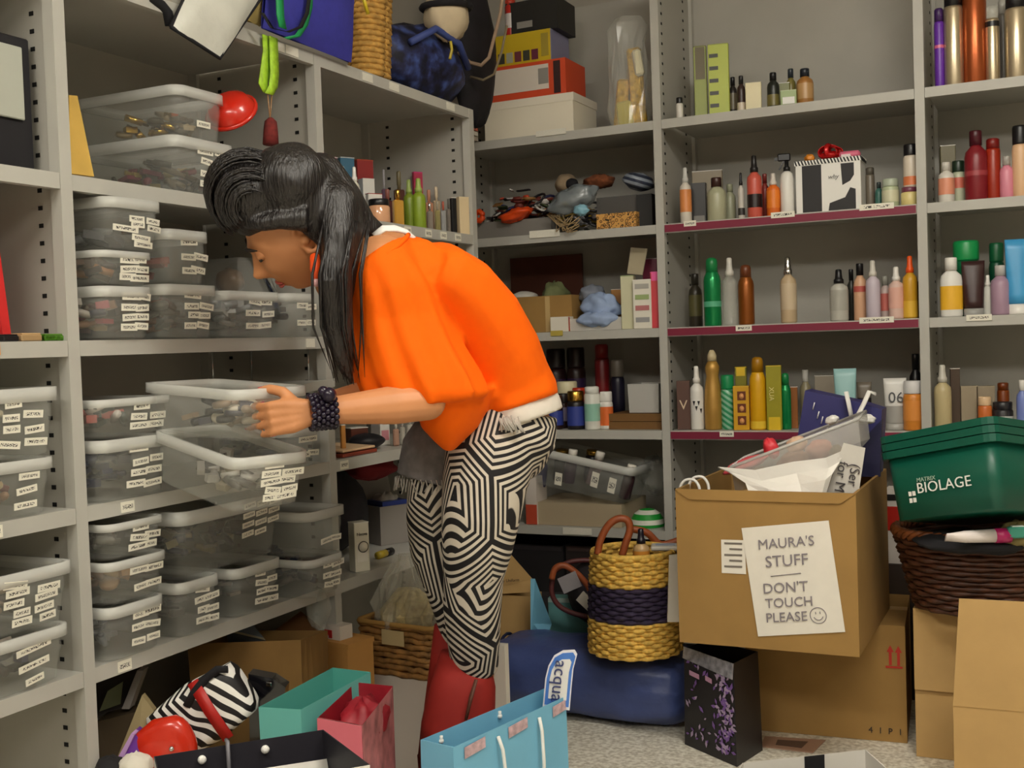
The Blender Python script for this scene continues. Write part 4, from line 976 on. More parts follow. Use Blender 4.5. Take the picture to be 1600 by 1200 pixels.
prism([(p-(b[0]+b[2])*.5)*.7+(b[0]+b[2])*.5+Vector((.01, -.01, 0)) for p in b], L4+.10, L4+.145).build('blue_box', pm((50, 70, 150)), t)
t = thing('battery', 'yellow and black cylinder lying on the low far shelf', 'battery', at(600, 864, X=-.08)); c = at(590, 866, X=-.08); c2 = at(612, 862, X=-.08); c.z = c2.z = L4+.0125
MB().tube([c, c*.45+c2*.55], .012, 12).build('yellow_half', pm((206, 180, 60)), t); MB().tube([c*.45+c2*.55, c2], .0121, 12).build('black_half', pm((24, 22, 22)), t)
t = thing('bag', 'bulky black bag filling the low far shelf', 'bag', (-.25, -1.05, L4))
rg = lump((-.27, -1.10, L4+.15), (.14, .19, .15), amp=.08, seed=8)
for ring in rg:
    for q in ring: q.z = max(q.z, L4+.001)
MB().loft(rg).build('bag_body', mat('black_floral', (26, 22, 28)), t)
t = thing('scarf', 'dark red scarf bundled above the grey odds-and-ends box', 'scarf', (-.2, -.75, L4+.2))
MB().loft(lump((-.24, -.84, L4+.265), (.09, .10, .04), amp=.2, seed=6)).build('cloth', mat('dark_red_cloth', (130, 28, 34), .85), t)
# --- middle bay of the back run, second shelf: trays of hair accessories
b = bpx(742, 866, .06, Z1, .28); z1 = zpx(800, 344, Y=.06)
open_box('tray', 'low grey cardboard tray under the hair accessories', 'tray', b, Z1+.001, z1, pm((132, 128, 122), .8))
b = bpx(938, 1000, .10, Z1, .25); z2 = zpx(970, 306, Y=.10)
open_box('storage_box', 'dark grey box behind the leopard print box', 'box', b, Z1+.001, z2, pm((84, 82, 80), .7))
b = bpx(1000, 1024, .08, Z1, .25); plain_box('box', 'near-black box against the post', 'box', b, Z1+.001, zpx(1010, 303, Y=.08), pm((40, 40, 40), .6))
def leopard():
    m, nt, b, N, L = nodes_mat('leopard_print', .6)
    tc = N('ShaderNodeTexCoord'); v = N('ShaderNodeTexVoronoi'); v.inputs['Scale'].default_value = 75
    L(tc.outputs['Object'], v.inputs['Vector']); r = N('ShaderNodeValToRGB'); e = r.color_ramp.elements
    e[0].position = .30; e[0].color = lin((206, 150, 74)); e[1].position = .5; e[1].color = lin((214, 160, 84)); x = e.new(.36); x.color = lin((40, 26, 18)); x2 = e.new(.45); x2.color = lin((40, 26, 18))
    L(v.outputs['Distance'], r.inputs[0]); L(r.outputs[0], b.inputs['Base Color']); return m
b = bpx(937, 998, .04, Z1, .055); t = plain_box('box', 'leopard print box at the shelf edge', 'box', b, Z1+.001, zpx(968, 334, Y=.04), leopard())
prism([p*1 for p in bpx(936.5, 998.5, .0395, Z1, .056)], zpx(968, 338, Y=.04), zpx(968, 333, Y=.04)+.002).build('lid', leopard(), t)
def heap(label, x0, x1, ytop, Y, z0, n, pal, seed, dep=.2, sz=1.0):
    rd = random.Random(seed); a = at(x0, 330, Y=Y); b = at(x1, 330, Y=Y); h = zpx((x0+x1)/2, ytop, Y=Y)-z0; mb = MB()
    for k in range(n):
        u = rd.random(); x = a.x+(b.x-a.x)*u; y = Y+rd.random()*dep; z = z0+.012+rd.random()**1.3*h*(1-abs(2*u-1)**2*.7)
        Mr = Matrix.Rotation(rd.random()*6.3, 3, 'Z') @ Matrix.Rotation(rd.uniform(-.8, .8), 3, 'X'); mi = rd.randrange(len(pal)); q = rd.random()
        if q < .4: mb.box((x, y, z), (rd.uniform(.03, .07)*sz, rd.uniform(.012, .03)*sz, .006), Mr, mi, .002)
        elif q < .7:
            rr = rd.uniform(.02, .04)*sz; pts = [Mr @ Vector((math.cos(t_)*rr, math.sin(t_)*rr, 0))+Vector((x, y, z)) for t_ in [2*math.pi*j/12 for j in range(13)]]; mb.tube(pts, .005, 5, mi)
        else: mb.loft(lump((x, y, z), (.022*sz, .016*sz, .011*sz), Mr, 8, 6, .2, k), (True, True), mi)
    o = mb.build('hair_accessories', pal); return tag(o, label, 'hair accessories', kind='stuff')
HP = [pm(c_, .5) for c_ in ((30, 24, 30), (120, 50, 40), (200, 196, 190), (60, 70, 40), (150, 110, 60), (40, 40, 90), (206, 70, 30))]
heap('jumble of dark clips and headbands filling the grey tray', 752, 856, 292, .10, Z1+.04, 120, HP, 3, .17)
heap('jumble of black and silver clips at the shelf middle', 872, 930, 310, .08, Z1+.022, 70, [pm((24, 22, 28)), pm((150, 150, 156)), pm((90, 84, 80)), pm((180, 150, 60))], 4, .2)
t = thing('scarf', 'bright orange cloth spilling over the grey tray', 'cloth', at(808, 335, Y=.04)); c = at(806, 336, Y=.05)
MB().loft(lump(c, (.07, .05, .022), Matrix.Rotation(R(-14), 3, 'Y'), amp=.25, seed=4, freq=4)).build('cloth', mat('orange_satin', (230, 78, 24), .4), t)
c = at(748, 338, Y=.03); t = thing('scrunchie', 'orange scrunchie at the left end of the grey tray', 'hair tie', c)
MB().tube([c+Vector((.018*math.cos(a), .0, .018*math.sin(a))) for a in [2*math.pi*j/14 for j in range(15)]], [.010+.003*(j % 2) for j in range(15)], 7).build('band', mat('orange_satin', (230, 78, 24)), t)
t = thing('hat', 'tan and black cap atop the accessory heap', 'hat', at(885, 285, Y=.16)); c = at(885, 288, Y=.16)
MB().loft(lump(c, (.045, .05, .04), amp=.08, seed=3)).build('crown', pm((150, 130, 104), .85), t); MB().loft(lump(c+Vector((.035, -.03, -.005)), (.028, .02, .022), amp=.05, seed=1)).build('patch', BLKC, t)
c = at(935, 284, Y=.16); t = thing('scrunchie', 'fluffy brown scrunchie beside the tan cap', 'hair tie', c)
MB().loft(lump(c, (.06, .05, .026), amp=.22, seed=7, freq=8), (True, True)).build('fluff', mat('brown_fur', (120, 66, 36), .95, noise=.4, nscale=60), t)
c = at(998, 284, Y=.12); t = thing('cloth', 'blue-grey striped cloth bundle beside the post', 'cloth', c)
MB().loft(lump(c, (.06, .07, .032), Matrix.Rotation(R(15), 3, 'Y'), amp=.12, seed=6)).build('cloth', stripe_mat('blue_grey_stripe', (60, 66, 84), (150, 158, 170), 14, (0, R(70), 0)), t)
t = thing('pouch', 'crinkled clear pouch drooping over the shelf middle', 'bag', at(895, 315, Y=.02)); c = at(895, 312, Y=.03)
MB().loft(lump(c, (.10, .05, .045), Matrix.Rotation(R(-18), 3, 'Y'), 24, 16, .2, 11, 6)).build('pouch', mat('silvery_film', (150, 160, 166), .15, spec=.9, alpha=.6), t)
c = at(900, 330, Y=.0); MB().loft(lump(c+Vector((.03, -.02, 0)), (.03, .02, .02), amp=.2, seed=2)).build('pale_blue_bow', pm((140, 190, 210), .4), t)
t = thing('netting', 'tan string netting hanging over the shelf edge', 'netting', at(885, 355, Y=-.03)); rd = random.Random(5); mb = MB()
for q in range(11):
    x0, x1 = rd.uniform(855, 880), rd.uniform(885, 908); mb.tube([at(x0, 336, Y=.01), at((x0+x1)/2+rd.uniform(-10, 10), 352+rd.uniform(-3, 12), Y=-.02-.01*rd.random()), at(x1, 340+rd.uniform(-6, 22), Y=-.012)], .0022, 5)
mb.build('strings', pm((170, 144, 104), .8), t)
# --- middle bay, third shelf
b = bpx(800, 912, .39, Z2, .012); tag(prism(b, Z2+.001, zpx(830, 402, Y=.40)).build('board', mat('dark_red_board', (86, 40, 22), .5, noise=.15, nscale=6)), 'dark reddish-brown board leaning at the back of the shelf', 'board')
b = bpx(775, 894, .05, Z2, .25); t = open_box('cardboard_box', 'open cardboard box on the shelf behind the orange shoulder', 'box', b, Z2+.001, zpx(840, 463, Y=.05), KRAFT)
face_panel(t, b, 0, .66, .72, Z2+.002, zpx(840, 464, Y=.05), pm((200, 170, 116), .4), 'tape')
zt_ = zpx(840, 470, Y=.12); MB().loft(lump(at(868, 462, Y=.14), (.05, .06, .05), amp=.25, seed=3)).build('green_bundle', pm((110, 116, 76), .8), t); MB().loft(lump(at(820, 464, Y=.14), (.05, .06, .022), amp=.1, seed=4)).build('white_bundle', pm((210, 206, 196), .7), t)
b = bpx(860, 888, .012, Z2, .05); t = plain_box('box', 'small white carton at the shelf edge before the cardboard box', 'box', b, Z2+.001, zpx(874, 495, Y=.01), pm((230, 224, 210), .6)); face_panel(t, b, 1, 0, .2, Z2+.002, zpx(874, 496, Y=.01), pm((190, 70, 50)), 'red_edge')
b = bpx(889, 971, .03, Z2, .07); plain_box('box', 'flat white carton under the blue cloth', 'box', b, Z2+.001, zpx(920, 497, Y=.03), pm((196, 192, 184), .6))
BLC = mat('pale_blue_cloth', (158, 178, 214), .8, noise=.08, nscale=30)
t = thing('cloth', 'rumpled pale blue cloth on the shelf beside the cream cartons', 'cloth', at(935, 500, Y=.04)); c = at(940, 478, Y=.08)
MB().loft(lump(c+Vector((0, 0, -.005)), (.075, .05, .05), Matrix.Rotation(R(10), 3, 'Y'), 30, 20, .22, 5, 4)).build('upper_fold', BLC, t)
c = at(935, 500, Y=.045); rg = lump(c+Vector((0, 0, .002)), (.082, .05, .03), None, 30, 16, .15, 6, 5)
MB().loft(rg).build('lower_fold', BLC, t); MB().loft(lump(at(925, 460, Y=.14), (.05, .05, .035), amp=.2, seed=8)).build('grey_fold', pm((130, 136, 150), .8), t)
k = dict(z=Z2, group='cartons by the post', cat='box')
prod('box', 955, 973, 452, 'small tan carton behind the cream cartons', (170, 116, 50), plane=('Y', .2), **k)
prod('box', 970, 992, 431, 'tall cream carton with green edges', (206, 204, 170), (120, 150, 80), plane=('Y', .05), flat=1.2, **k)
t = prod('box', 988, 1019, 437, 'white printed carton between cream and pink cartons', (224, 220, 206), WHT, plane=('Y', .03), flat=.6, **k)
r_, h_ = t['dims']
for q, (z0, cc) in enumerate(((.58, (150, 170, 110)), (.36, (180, 110, 110)), (.12, (150, 150, 150)), (.8, (170, 168, 160)))): MB().box((0, -r_*.48-.0008, h_*(z0+.06)), (r_*1.4, .0014, h_*.10)).build('printed_panel', pm(cc), t.children[0], world=False)
prod('box', 1016, 1032, 425, 'hot pink carton against the post', (206, 60, 70), (240, 90, 160), (240, 90, 160), plane=('Y', .04), band=(.84, 1.0), **k)
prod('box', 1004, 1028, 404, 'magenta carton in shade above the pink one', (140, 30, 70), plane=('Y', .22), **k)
t = thing('card', 'plain grey-beige card tilted atop the cream cartons', 'card', at(995, 410, Y=.1)); g = [[at(980, 428, Y=.09), at(1004, 430, Y=.09)], [at(986, 387, Y=.12), at(1012, 389, Y=.12)]]
MB().sheet(g, .006, 0, False).build('sheet', pm((176, 164, 136), .7), t)
# --- middle bay, fourth shelf extras
b = bpx(946, 1034, .05, Z3, .2); zz = zpx(990, 646, Y=.05); t = thing('box_stack', 'two flat brown trays under the white bin', 'tray', (b[0]+b[2])*.5)
for q in range(2): prism(b, Z3+.001+q*(zz-Z3)/2, Z3-.001+(q+1)*(zz-Z3)/2).build('tray', mat('dark_kraft', (120, 84, 40), .7, noise=.1, nscale=8), t)
b = bpx(977, 1026, .07, Z3, .15); open_box('bin', 'white open bin on the brown trays', 'bin', b, zz+.001, zpx(1000, 600, Y=.07), pm((190, 188, 182), .5), taper=.94)
# --- middle bay, low shelf: clear bin of bottles tipped, carton, green bowl
b = bpx(822, 962, .03, Z4, .28); t = plain_box('box', 'pale carton under the tipped clear bin of bottles', 'box', b, Z4+.001, zpx(890, 786, Y=.03), pm((176, 160, 132), .7)); zc = zpx(890, 786, Y=.03)
b = bpx(812, 829, .02, Z4, .1); t = plain_box('box', 'red and white carton beside the pale carton', 'box', b, Z4+.001, zpx(820, 745, Y=.02), pm((214, 204, 194), .6)); face_panel(t, b, 0, 0, 1, Z4+.002, Z4+.08, pm((196, 80, 56)), 'red_panel')
Pm = at(920, 790, Y=.13); M = Matrix.Translation((Pm.x, Pm.y, zc+.036)) @ Matrix.Rotation(R(11), 4, 'Y')
BIN = bin_('large clear bin of white-capped bottles, tipped to one side', M, .42, .26, .15, [(.16, .5, .03, .06, .1), (.33, .45, .03, .06, .1), (-.2, .3, .03, .05, 0)], None, seed=40, group='clear bin on the low middle shelf')
for q, (px_, py_, dk, lb) in enumerate(((849, 708, .10, 'white-capped bottle at the left end of the tipped bin'), (896, 702, .06, 'white-capped bottle second in the tipped bin'), (939, 706, .06, 'white-capped bottle third in the tipped bin'), (988, 726, .05, 'white-capped bottle at the right end of the tipped bin'))):
    top = at(px_, py_, Y=dk); ax = (Matrix.Rotation(R((8, 11, 20, 16)[q]), 3, 'Y') @ Vector((0, 0, 1))); r_ = .021
    t = thing('bottle', lb, 'bottle', top-ax*.14, group='bottles in the tipped bin')
    q0 = Matrix.Rotation(R((8, 11, 20, 16)[q]), 3, 'Y')
    MB().lathe([(r_, -.135), (r_*1.12, -.13), (r_*1.12, -.05), (r_*.7, -.034), (r_*.7, -.03)], top, 16, M=q0).build('body', pm([(60, 60, 100), (70, 50, 70), (150, 130, 130), (60, 40, 44)][q], .3), t)
    MB().lathe([(r_*.84, -.03), (r_*.84, -.003), (r_*.76, 0)], top, 16, M=q0).build('cap', pm((232, 226, 214), .4), t)
for q, (px_, py_, lb) in enumerate(((880, 702, 'dark jar with gold lid, left one in the tipped bin'), (928, 703, 'dark jar with gold lid, right one in the tipped bin'))):
    top = at(px_, py_, Y=.19); t = thing('jar', lb, 'jar', top-Vector((0, 0, .13)), group='bottles in the tipped bin'); q0 = Matrix.Rotation(R(8), 3, 'Y')
    MB().lathe([(.028, -.13), (.031, -.125), (.031, -.03), (.026, -.02)], top, 16, M=q0).build('body', pm((26, 22, 26), .3), t); MB().lathe([(.029, -.02), (.029, -.002), (.026, 0)], top, 16, M=q0).build('lid', GOLD, t)
c = at(985, 735, Y=.22); t = thing('plastic_bag', 'crinkled clear bag at the right end of the tipped bin', 'bag', c); MB().loft(lump(c+Vector((.09, .03, -.02)), (.055, .06, .07), amp=.3, seed=14, freq=7)).build('film', FILM, t)
c = at(1012, 826, Y=.10); c.z = Z4; t = thing('bowl', 'green and white striped bowl upside down on the low shelf', 'bowl', c)
prof = [(.064, .001), (.066, .012), (.062, .03), (.05, .05), (.03, .064), (.004, .07)]
for q in range(5): MB().lathe(prof[q:q+2], c, 24, cap=(False, False)).build('stripe', pm((26, 150, 50) if q % 2 == 0 else (226, 226, 214), .5), t)
# --- black and white gift box with bows on second shelf of the right bay
b = bpx(1249, 1350, .05, Z1, .10); z2 = zpx(1300, 249, Y=.05); t = plain_box('gift_box', 'white gift box with bold black lettering shapes and zebra rim', 'gift box', b, Z1+.001, z2, pm((240, 238, 232), .5))
def zebra(name, scale, c1=(240, 238, 232), c2=(20, 18, 20), rot=(0, 0, 0), dist=6):
    m, nt, bb, N, L = nodes_mat(name, .5)
    tc = N('ShaderNodeTexCoord'); mp = N('ShaderNodeMapping'); mp.inputs['Rotation'].default_value = rot; w = N('ShaderNodeTexWave'); w.inputs['Scale'].default_value = scale; w.inputs['Distortion'].default_value = dist; w.inputs['Detail'].default_value = 1; w.inputs['Detail Scale'].default_value = .6
    L(tc.outputs['Object'], mp.inputs[0]); L(mp.outputs[0], w.inputs[0]); r = N('ShaderNodeValToRGB'); e = r.color_ramp.elements; e[0].position = .47; e[0].color = lin(c2); e[1].position = .53; e[1].color = lin(c1)
    L(w.outputs['Fac'], r.inputs[0]); L(r.outputs[0], bb.inputs['Base Color']); return m
prism([p for p in bpx(1247, 1352, .048, Z1, .104)], z2-.012, z2+.004).build('lid', zebra('zebra_rim', 30, rot=(0, R(20), 0), dist=2), t)
H_ = z2-Z1-.02; e0 = b[0]; ex = (b[1]-b[0])
def shape(pts, name):
    vs = [e0+ex*u+Vector((0, -.0012, Z1+.006+v*H_)) for u, v in pts]; n_ = len(vs)
    MB().loft([vs, [p+Vector((0, .001, 0)) for p in vs]], (True, True), 0, False).build(name, pm((30, 28, 30), .5), t)
shape([(.10, .0), (.40, .0), (.40, 1), (.10, 1)], 'black_block')
shape([(.70, .98), (.90, .98), (.90, .72), (.84, .6), (.72, .52)], 'black_block'); shape([(.50, .0), (.92, .0), (.92, .42), (.84, .46), (.76, .26), (.52, .16)], 'black_block')
lettering('why', .022, t, e0+ex*.58+Vector((0, -.0012, Z1+.75*H_)), (1, 0, 0), (0, 0, 1), pm((90, 86, 84)), shear=.3)
c = at(1297, 230, Y=.09); c.z = z2+.012; t = thing('gift_bow', 'shiny red ribbon bow on the black and white gift box', 'bow', c); RR = mat('red_foil', (196, 30, 30), .25, metal=.3)
mb = MB()
for a in range(7):
    an = a*.9; d = Vector((math.cos(an), math.sin(an)*.6, 0)); pts = [c+d*(.042*math.sin(s_))*1.0+Vector((0, 0, .0+.030*(1-math.cos(s_))*(.6+.1*(a % 3)))) for s_ in [math.pi*j/8 for j in range(9)]]; mb.tube(pts, [(.009, .0018)]*9, 6)
mb.build('loops', RR, t); MB().loft(lump(c+Vector((0, 0, .008)), (.034, .026, .014), amp=.15, seed=2)).build('knot', RR, t)
c = at(1328, 236, Y=.08); c.z = z2+.019; t = thing('candy', 'pink and white wrapped candy pack beside the red bow', 'candy', c); MB().box(c+Vector((0, 0, -.004)), (.07, .03, .022), None, 0, .006).build('pack', pm((226, 110, 140), .4), t); MB().box(c+Vector((-.012, -.002, -.008)), (.04, .028, .017), None, 0, .005).build('white_band', pm((236, 226, 224), .4), t)
c = at(1265, 240, Y=.08); c.z = z2+.018; t = thing('candy', 'orange candy lump at the left of the red bow', 'candy', c); MB().loft(lump(c+Vector((0, 0, -.002)), (.018, .015, .013), amp=.2, seed=3)).build('pack', pm((226, 140, 40), .4), t)
# ---------------------------------------------------------------- things on the floor
def F(x, y, z=0): return at(x, y, Z=z)
def paper_bag(name, label, rim, z1, m, inner, z0=0.001, taper=.96, fold=None, cat='bag', sag=0, group=None):
    """open paper bag from its four rim corners (world); walls are thin double skins"""
    t = thing(name, label, cat, (rim[0]+rim[2])*.5-Vector((0, 0, z1-z0)), 0, group)
    c = sum(rim, Vector())/4; n = 6
    def ring(s, z, tp=1, wob=0):
        pts = []
        for k in range(4):
            p, q = rim[k], rim[(k+1) % 4]
            for j in range(n):
                u = j/n; r_ = p.lerp(q, u); b = wob*math.sin(math.pi*u)*(1 if k % 2 else -.4)
                d = Vector((r_.x-c.x, r_.y-c.y, 0))
                d = d*(s*tp)+d.normalized()*b
                pts.append(Vector((c.x+d.x, c.y+d.y, z+(r_.z-c.z if z > z0+.05 else 0))))
        return pts
    hs = [z0, z0+(z1-z0)*.35, z0+(z1-z0)*.7, z1]
    MB().loft([ring(1, h, taper+(1-taper)*k/3, -sag*math.sin(math.pi*k/3)) for k, h in enumerate(hs)], (True, False), 0, False).build('outer_paper', m, t)
    MB().loft([ring(1, z1)]+[ring(.985, h, taper+(1-taper)*k/3, -sag*math.sin(math.pi*k/3)) for k, h in list(enumerate(hs))[::-1]], (False, True), 0, False).build('inner_paper', inner, t)
    return t
def crom(P, n=5):
    P = [Vector(p) for p in P]; out = []
    for i in range(len(P)-1):
        a, b, c, d = P[max(i-1, 0)], P[i], P[i+1], P[min(i+2, len(P)-1)]
        for k in range(n):
            t = k/n; out.append(.5*((2*b)+(c-a)*t+(2*a-5*b+4*c-d)*t*t+(3*b-a-3*c+d)*t**3))
    return out+[P[-1]]
def rope(pts, r, m, par, name='handle'):
    pts = crom(pts); return MB().tube(pts, r, 7).build(name, m, par)
def arc(a, b, h, n=10, out=Vector((0, 0, 0))):
    return [a.lerp(b, k/n)+Vector((0, 0, h*math.sin(math.pi*k/n)**.7))+out*math.sin(math.pi*k/n) for k in range(n+1)]
WCORD = pm((236, 234, 228), .7)
# sleeping bag in its sack
L0 = F(752, 1104); R0 = F(1074, 1150)
ax = Vector((R0.x-L0.x, R0.y-L0.y, 0)); ln = ax.length; ax.normalize(); nn = Vector((-ax.y, ax.x, 0))
t = thing('sleeping_bag', 'rolled sleeping bag in a shiny navy sack under the straw basket', 'sleeping bag', (L0+R0)*.5+nn*.15)
rings = []; NB = 26
for k in range(NB+1):
    u = k/NB; e = (1-abs(2*u-1)**7)**.5
    ring = []
    for j in range(36):
        a = 2*math.pi*j/36
        cq = (abs(math.cos(a))**3.4+abs(math.sin(a))**3.4)**(-1/3.4); r_ = .165*cq*(.35+.65*e)*(1+.05*math.sin(11*a+u*6)*(.15+abs(2*u-1)**2)+.02*math.sin(19*u+5*a)+.012*math.sin(31*u-4*a))
        y = math.cos(a)*r_*1.0; z = math.sin(a)*r_*.68
        p = L0+ax*(u*ln)+nn*(.125+y)+Vector((0, 0, .116+z)); p.z = max(p.z, .002); ring.append(p)
    rings.append(ring)
def navy():
    return mat('navy_nylon', (64, 78, 130), .42, noise=.12, nscale=9, bump=1.0)
SB = MB().loft(rings).build('sack', navy(), t)
MB().tube([L0+ax*(ln*.02)+nn*(.165+.06*math.cos(a))+Vector((0, 0, .15+.06*math.sin(a))) for a in [2*math.pi*j/16 for j in range(17)]], .006, 6).build('drawcord', pm((24, 28, 60)), t)
# straw basket with a purple band on the sleeping bag
ZB = .24
bc = at(993, 1012, D=3.62); bc = Vector((bc.x, bc.y, ZB))
rb = 66*3.62/F_PX
t = thing('straw_basket', 'round yellow straw basket with a dark purple band and brown handle', 'basket', bc)
YST = mat('yellow_straw', (222, 180, 84), .75, noise=.3, nscale=70); PST = mat('purple_straw', (46, 34, 62), .75, noise=.3, nscale=70)
zt_ = at(993, 872, D=3.62-rb).z; HB = zt_-ZB
def basket_band(z0, z1, m, name):
    mb = MB(); n = 64; rows = max(2, int((z1-z0)/.012)); rh = (z1-z0)/rows
    for k in range(rows):
        z = z0+(k+.5)*rh; f = (z-ZB)/HB; s = 1.06-.12*f+.02*math.sin(math.pi*f)
        pts = []
        for j in range(n+1):
            a = 2*math.pi*j/n; w = 1+.03*(1 if ((j//2)+k) % 2 else -1)
            pts.append(Vector((bc.x+math.cos(a)*rb*s*w, bc.y+math.sin(a)*rb*s*w, z)))
        mb.tube(pts, rh*.6, 5)
    mb.build(name, m, t)
basket_band(ZB+.004, ZB+HB*.36, YST, 'lower_weave'); basket_band(ZB+HB*.36, ZB+HB*.70, PST, 'purple_band'); basket_band(ZB+HB*.70, ZB+HB, YST, 'upper_weave')
MB().lathe([(rb*1.02, ZB+.003), (rb*1.0, ZB+HB*.5), (rb*.93, ZB+HB*.98), (rb*.90, ZB+HB*.98), (rb*.95, ZB+HB*.5), (rb*.96, ZB+.012)], (bc.x, bc.y, 0), 32).build('lining', pm((150, 112, 40), .9), t)
MB().tube([(bc.x+math.cos(a)*rb*.95, bc.y+math.sin(a)*rb*.95, ZB+HB) for a in [2*math.pi*j/32 for j in range(33)]], .009, 7).build('rim', YST, t)
LEATH = mat('brown_leather', (150, 74, 34), .5, noise=.15, nscale=30)
d0 = bc+(CR*-.9-CF*.4).normalized()*rb*.9; d1 = bc+(CR*-.15-CF*.95).normalized()*rb*.9
pts = [at(x, y, D=3.55) for x, y in ((934, 866), (938, 845), (950, 822), (965, 811), (980, 813), (984, 828), (977, 850), (972, 868))]
rope(pts, .012, LEATH, t); rope([at(x, y, D=3.72) for x, y in ((983, 826), (1010, 832), (1030, 850), (1050, 848), (1075, 838))], .012, LEATH, t)
prod('spray', 988, 1014, 826, 'amber spray bottle poking out of the straw basket', (206, 170, 120), (34, 30, 40), (226, 150, 60), plane=('Y', bc.y), z=ZB+HB-.10, group='bottle in the straw basket')
c = at(1040, 866, D=3.6); t = thing('packet', 'pale packet lying on the straw basket top', 'packet', c); MB().box((c.x, c.y, ZB+HB+.010), (.09, .07, .014), .3, 0, .004).build('packet', pm((200, 196, 186), .5), t); MB().box((c.x, c.y, ZB+HB+.0185), (.06, .03, .002), .3).build('label', pm((150, 160, 180)), t)
P = [at(x, y, D=3.46) for x, y in ((1043, 972), (1066, 972), (1066, 866), (1046, 868))]; t = thing('card', 'white card standing between the straw basket and the note box', 'card', (P[0].x, P[0].y, P[0].z)); MB().loft([P, [p+CF*.012 for p in P]], (True, True), 0, False).build('sheet', pm((214, 208, 196), .7), t)
# basket with curved cane handles behind
c = at(905, 915, D=4.02); t = thing('purse', 'dark purse with round cane handles behind the straw basket', 'purse', (c.x, c.y, .25))
MB().loft(lump((c.x+.05, c.y+.02, c.z-.02), (.10, .06, .115), amp=.06, seed=3)).build('body', mat('dark_print', (40, 34, 40), .7, noise=.6, nscale=25), t)
rope([at(x, y, D=3.88) for x, y in ((862, 905), (868, 888), (882, 884), (900, 895), (918, 915), (928, 938))], .011, LEATH, t)
rope([at(x, y, D=3.90) for x, y in ((864, 900), (862, 925), (872, 945), (895, 958), (925, 965))], .009, mat('dark_cane', (90, 40, 40), .5), t)
rope([at(x, y, D=3.98) for x, y in ((868, 892), (885, 880), (905, 876), (930, 876))], .009, mat('dark_cane', (90, 40, 40)), t)
MB().box(at(890, 910, D=3.875), (.07, .008, .055), Matrix.Rotation(R(-25), 3, 'Y')).build('silver_print', pm((160, 156, 160), .4), t); MB().box(at(916, 940, D=3.87), (.04, .008, .06), Matrix.Rotation(R(-50), 3, 'Y')).build('white_tag', pm((222, 216, 204)), t)
b = [F(840, 1010), F(1000, 1015), F(1000, 975), F(840, 975)]; 
bb = rect_base(at(835, 960, D=4.26), at(925, 960, D=4.20), .08)
t = plain_box('crate', 'dark crate under the cane-handled purse', 'crate', bb, .001, at(880, 945, D=4.1).z, pm((44, 40, 44), .6))
MB().bounds(0, 0.001, 0, .001, 0, .001)
bb = rect_base(at(858, 985, D=4.12), at(925, 985, D=4.08), .06)
t = plain_box('box', 'teal box behind the navy sleeping bag', 'box', bb, .001, at(880, 948, D=3.97).z, mat('teal_card', (96, 150, 150), .6, noise=.1, nscale=8))
face_panel(t, bb, 0, .0, .6, at(880, 955, D=3.97).z, at(880, 948, D=3.97).z, pm((170, 190, 186)), 'pale_edge')
# tall cardboard box with flap and light blue bag
zt_ = at(790, 930, D=4.18).z
bb = rect_base(at(718, 950, D=4.26), at(832, 950, D=4.14), .09)
t = open_box('cardboard_box', 'tall cardboard box with a peaked flap behind the striped legs', 'box', bb, .001, zt_, KRAFT2)
P = [at(725, 932, D=4.24), at(828, 925, D=4.13), at(832, 905, D=4.14), at(790, 857, D=4.20), at(725, 860, D=4.26)]
MB().loft([P, [p+CF*.008 for p in P]], (True, True), 0, False).build('flap', KRAFT2, t)
lettering('by Uniform', .016, t, at(797, 907, D=4.155), (P[1]-P[0]), (0, 0, 1), pm((80, 60, 40)), shear=.2)
P = [at(829, 1005, D=4.03), at(853, 1000, D=3.98), at(862, 975, D=3.98), at(836, 905, D=4.03), at(829, 905, D=4.03)]
t = thing('gift_bag', 'light blue paper bag flattened beside the tall cardboard box', 'bag', (P[0].x, P[0].y, 0)); c_ = [p+CF*.012 for p in P]
MB().loft([P, c_], (True, True), 0, False).build('paper', mat('light_blue_paper', (120, 184, 214), .55), t); q = [P[0], P[1], P[2], at(834, 975, D=4.0)]
MB().loft([[p-CF*.003 for p in q], q], (True, True), 0, False).build('folded_corner', mat('light_blue_paper', (120, 184, 214)), t)
# wicker basket wrapped in cellophane on a white box
zb = at(620, 1053, D=3.32).z; zt_ = at(615, 972, D=3.32).z
fl = at(560, 1000, D=3.36); fr = at(674, 1000, D=3.22); bb = rect_base(fl, fr, .15)
wb = rect_base(at(592, 1060, D=3.36), at(692, 1060, D=3.24), .26)
t = plain_box('box', 'white box under the wicker basket beside the red boots', 'box', [p-(bb[2]-bb[1])*.15 for p in wb], .001, zb-.002, pm((214, 206, 196), .6))
t = thing('wicker_basket', 'small brown wicker gift basket on the white box', 'basket', (bb[0]+bb[2])*.5+Vector((0, 0, zb)))
mb = MB(); rows = 9; cc = (bb[0]+bb[2])*.5; W0 = (bb[1]-bb[0]).length; ex = (bb[1]-bb[0]).normalized(); ey = (bb[2]-bb[1]).normalized(); rd = random.Random(4)
for k in range(rows):
    z = zb+(k+.5)*(zt_-zb)/rows; s = .93+.07*k/rows
    rr = rrect(W0*s, .15*s, .02, 0, 4); pts = []
    for j in range(len(rr)+1):
        p, q2 = rr[j % len(rr)], rr[(j+1) % len(rr)]; m_ = max(1, int((q2-p).length/.02))
        for u in range(m_):
            w = p.lerp(q2, u/m_); w = w*(1+.02*rd.uniform(-1, 1)); pts.append(cc+ex*w.x+ey*w.y+Vector((0, 0, z+rd.uniform(-.004, .004))))
    pts.append(pts[0]); mb.tube(pts, (zt_-zb)/rows*.58, 5)
mb.build('wicker_rows', mat('wicker_brown', (150, 108, 56), .7, noise=.5, nscale=40), t)
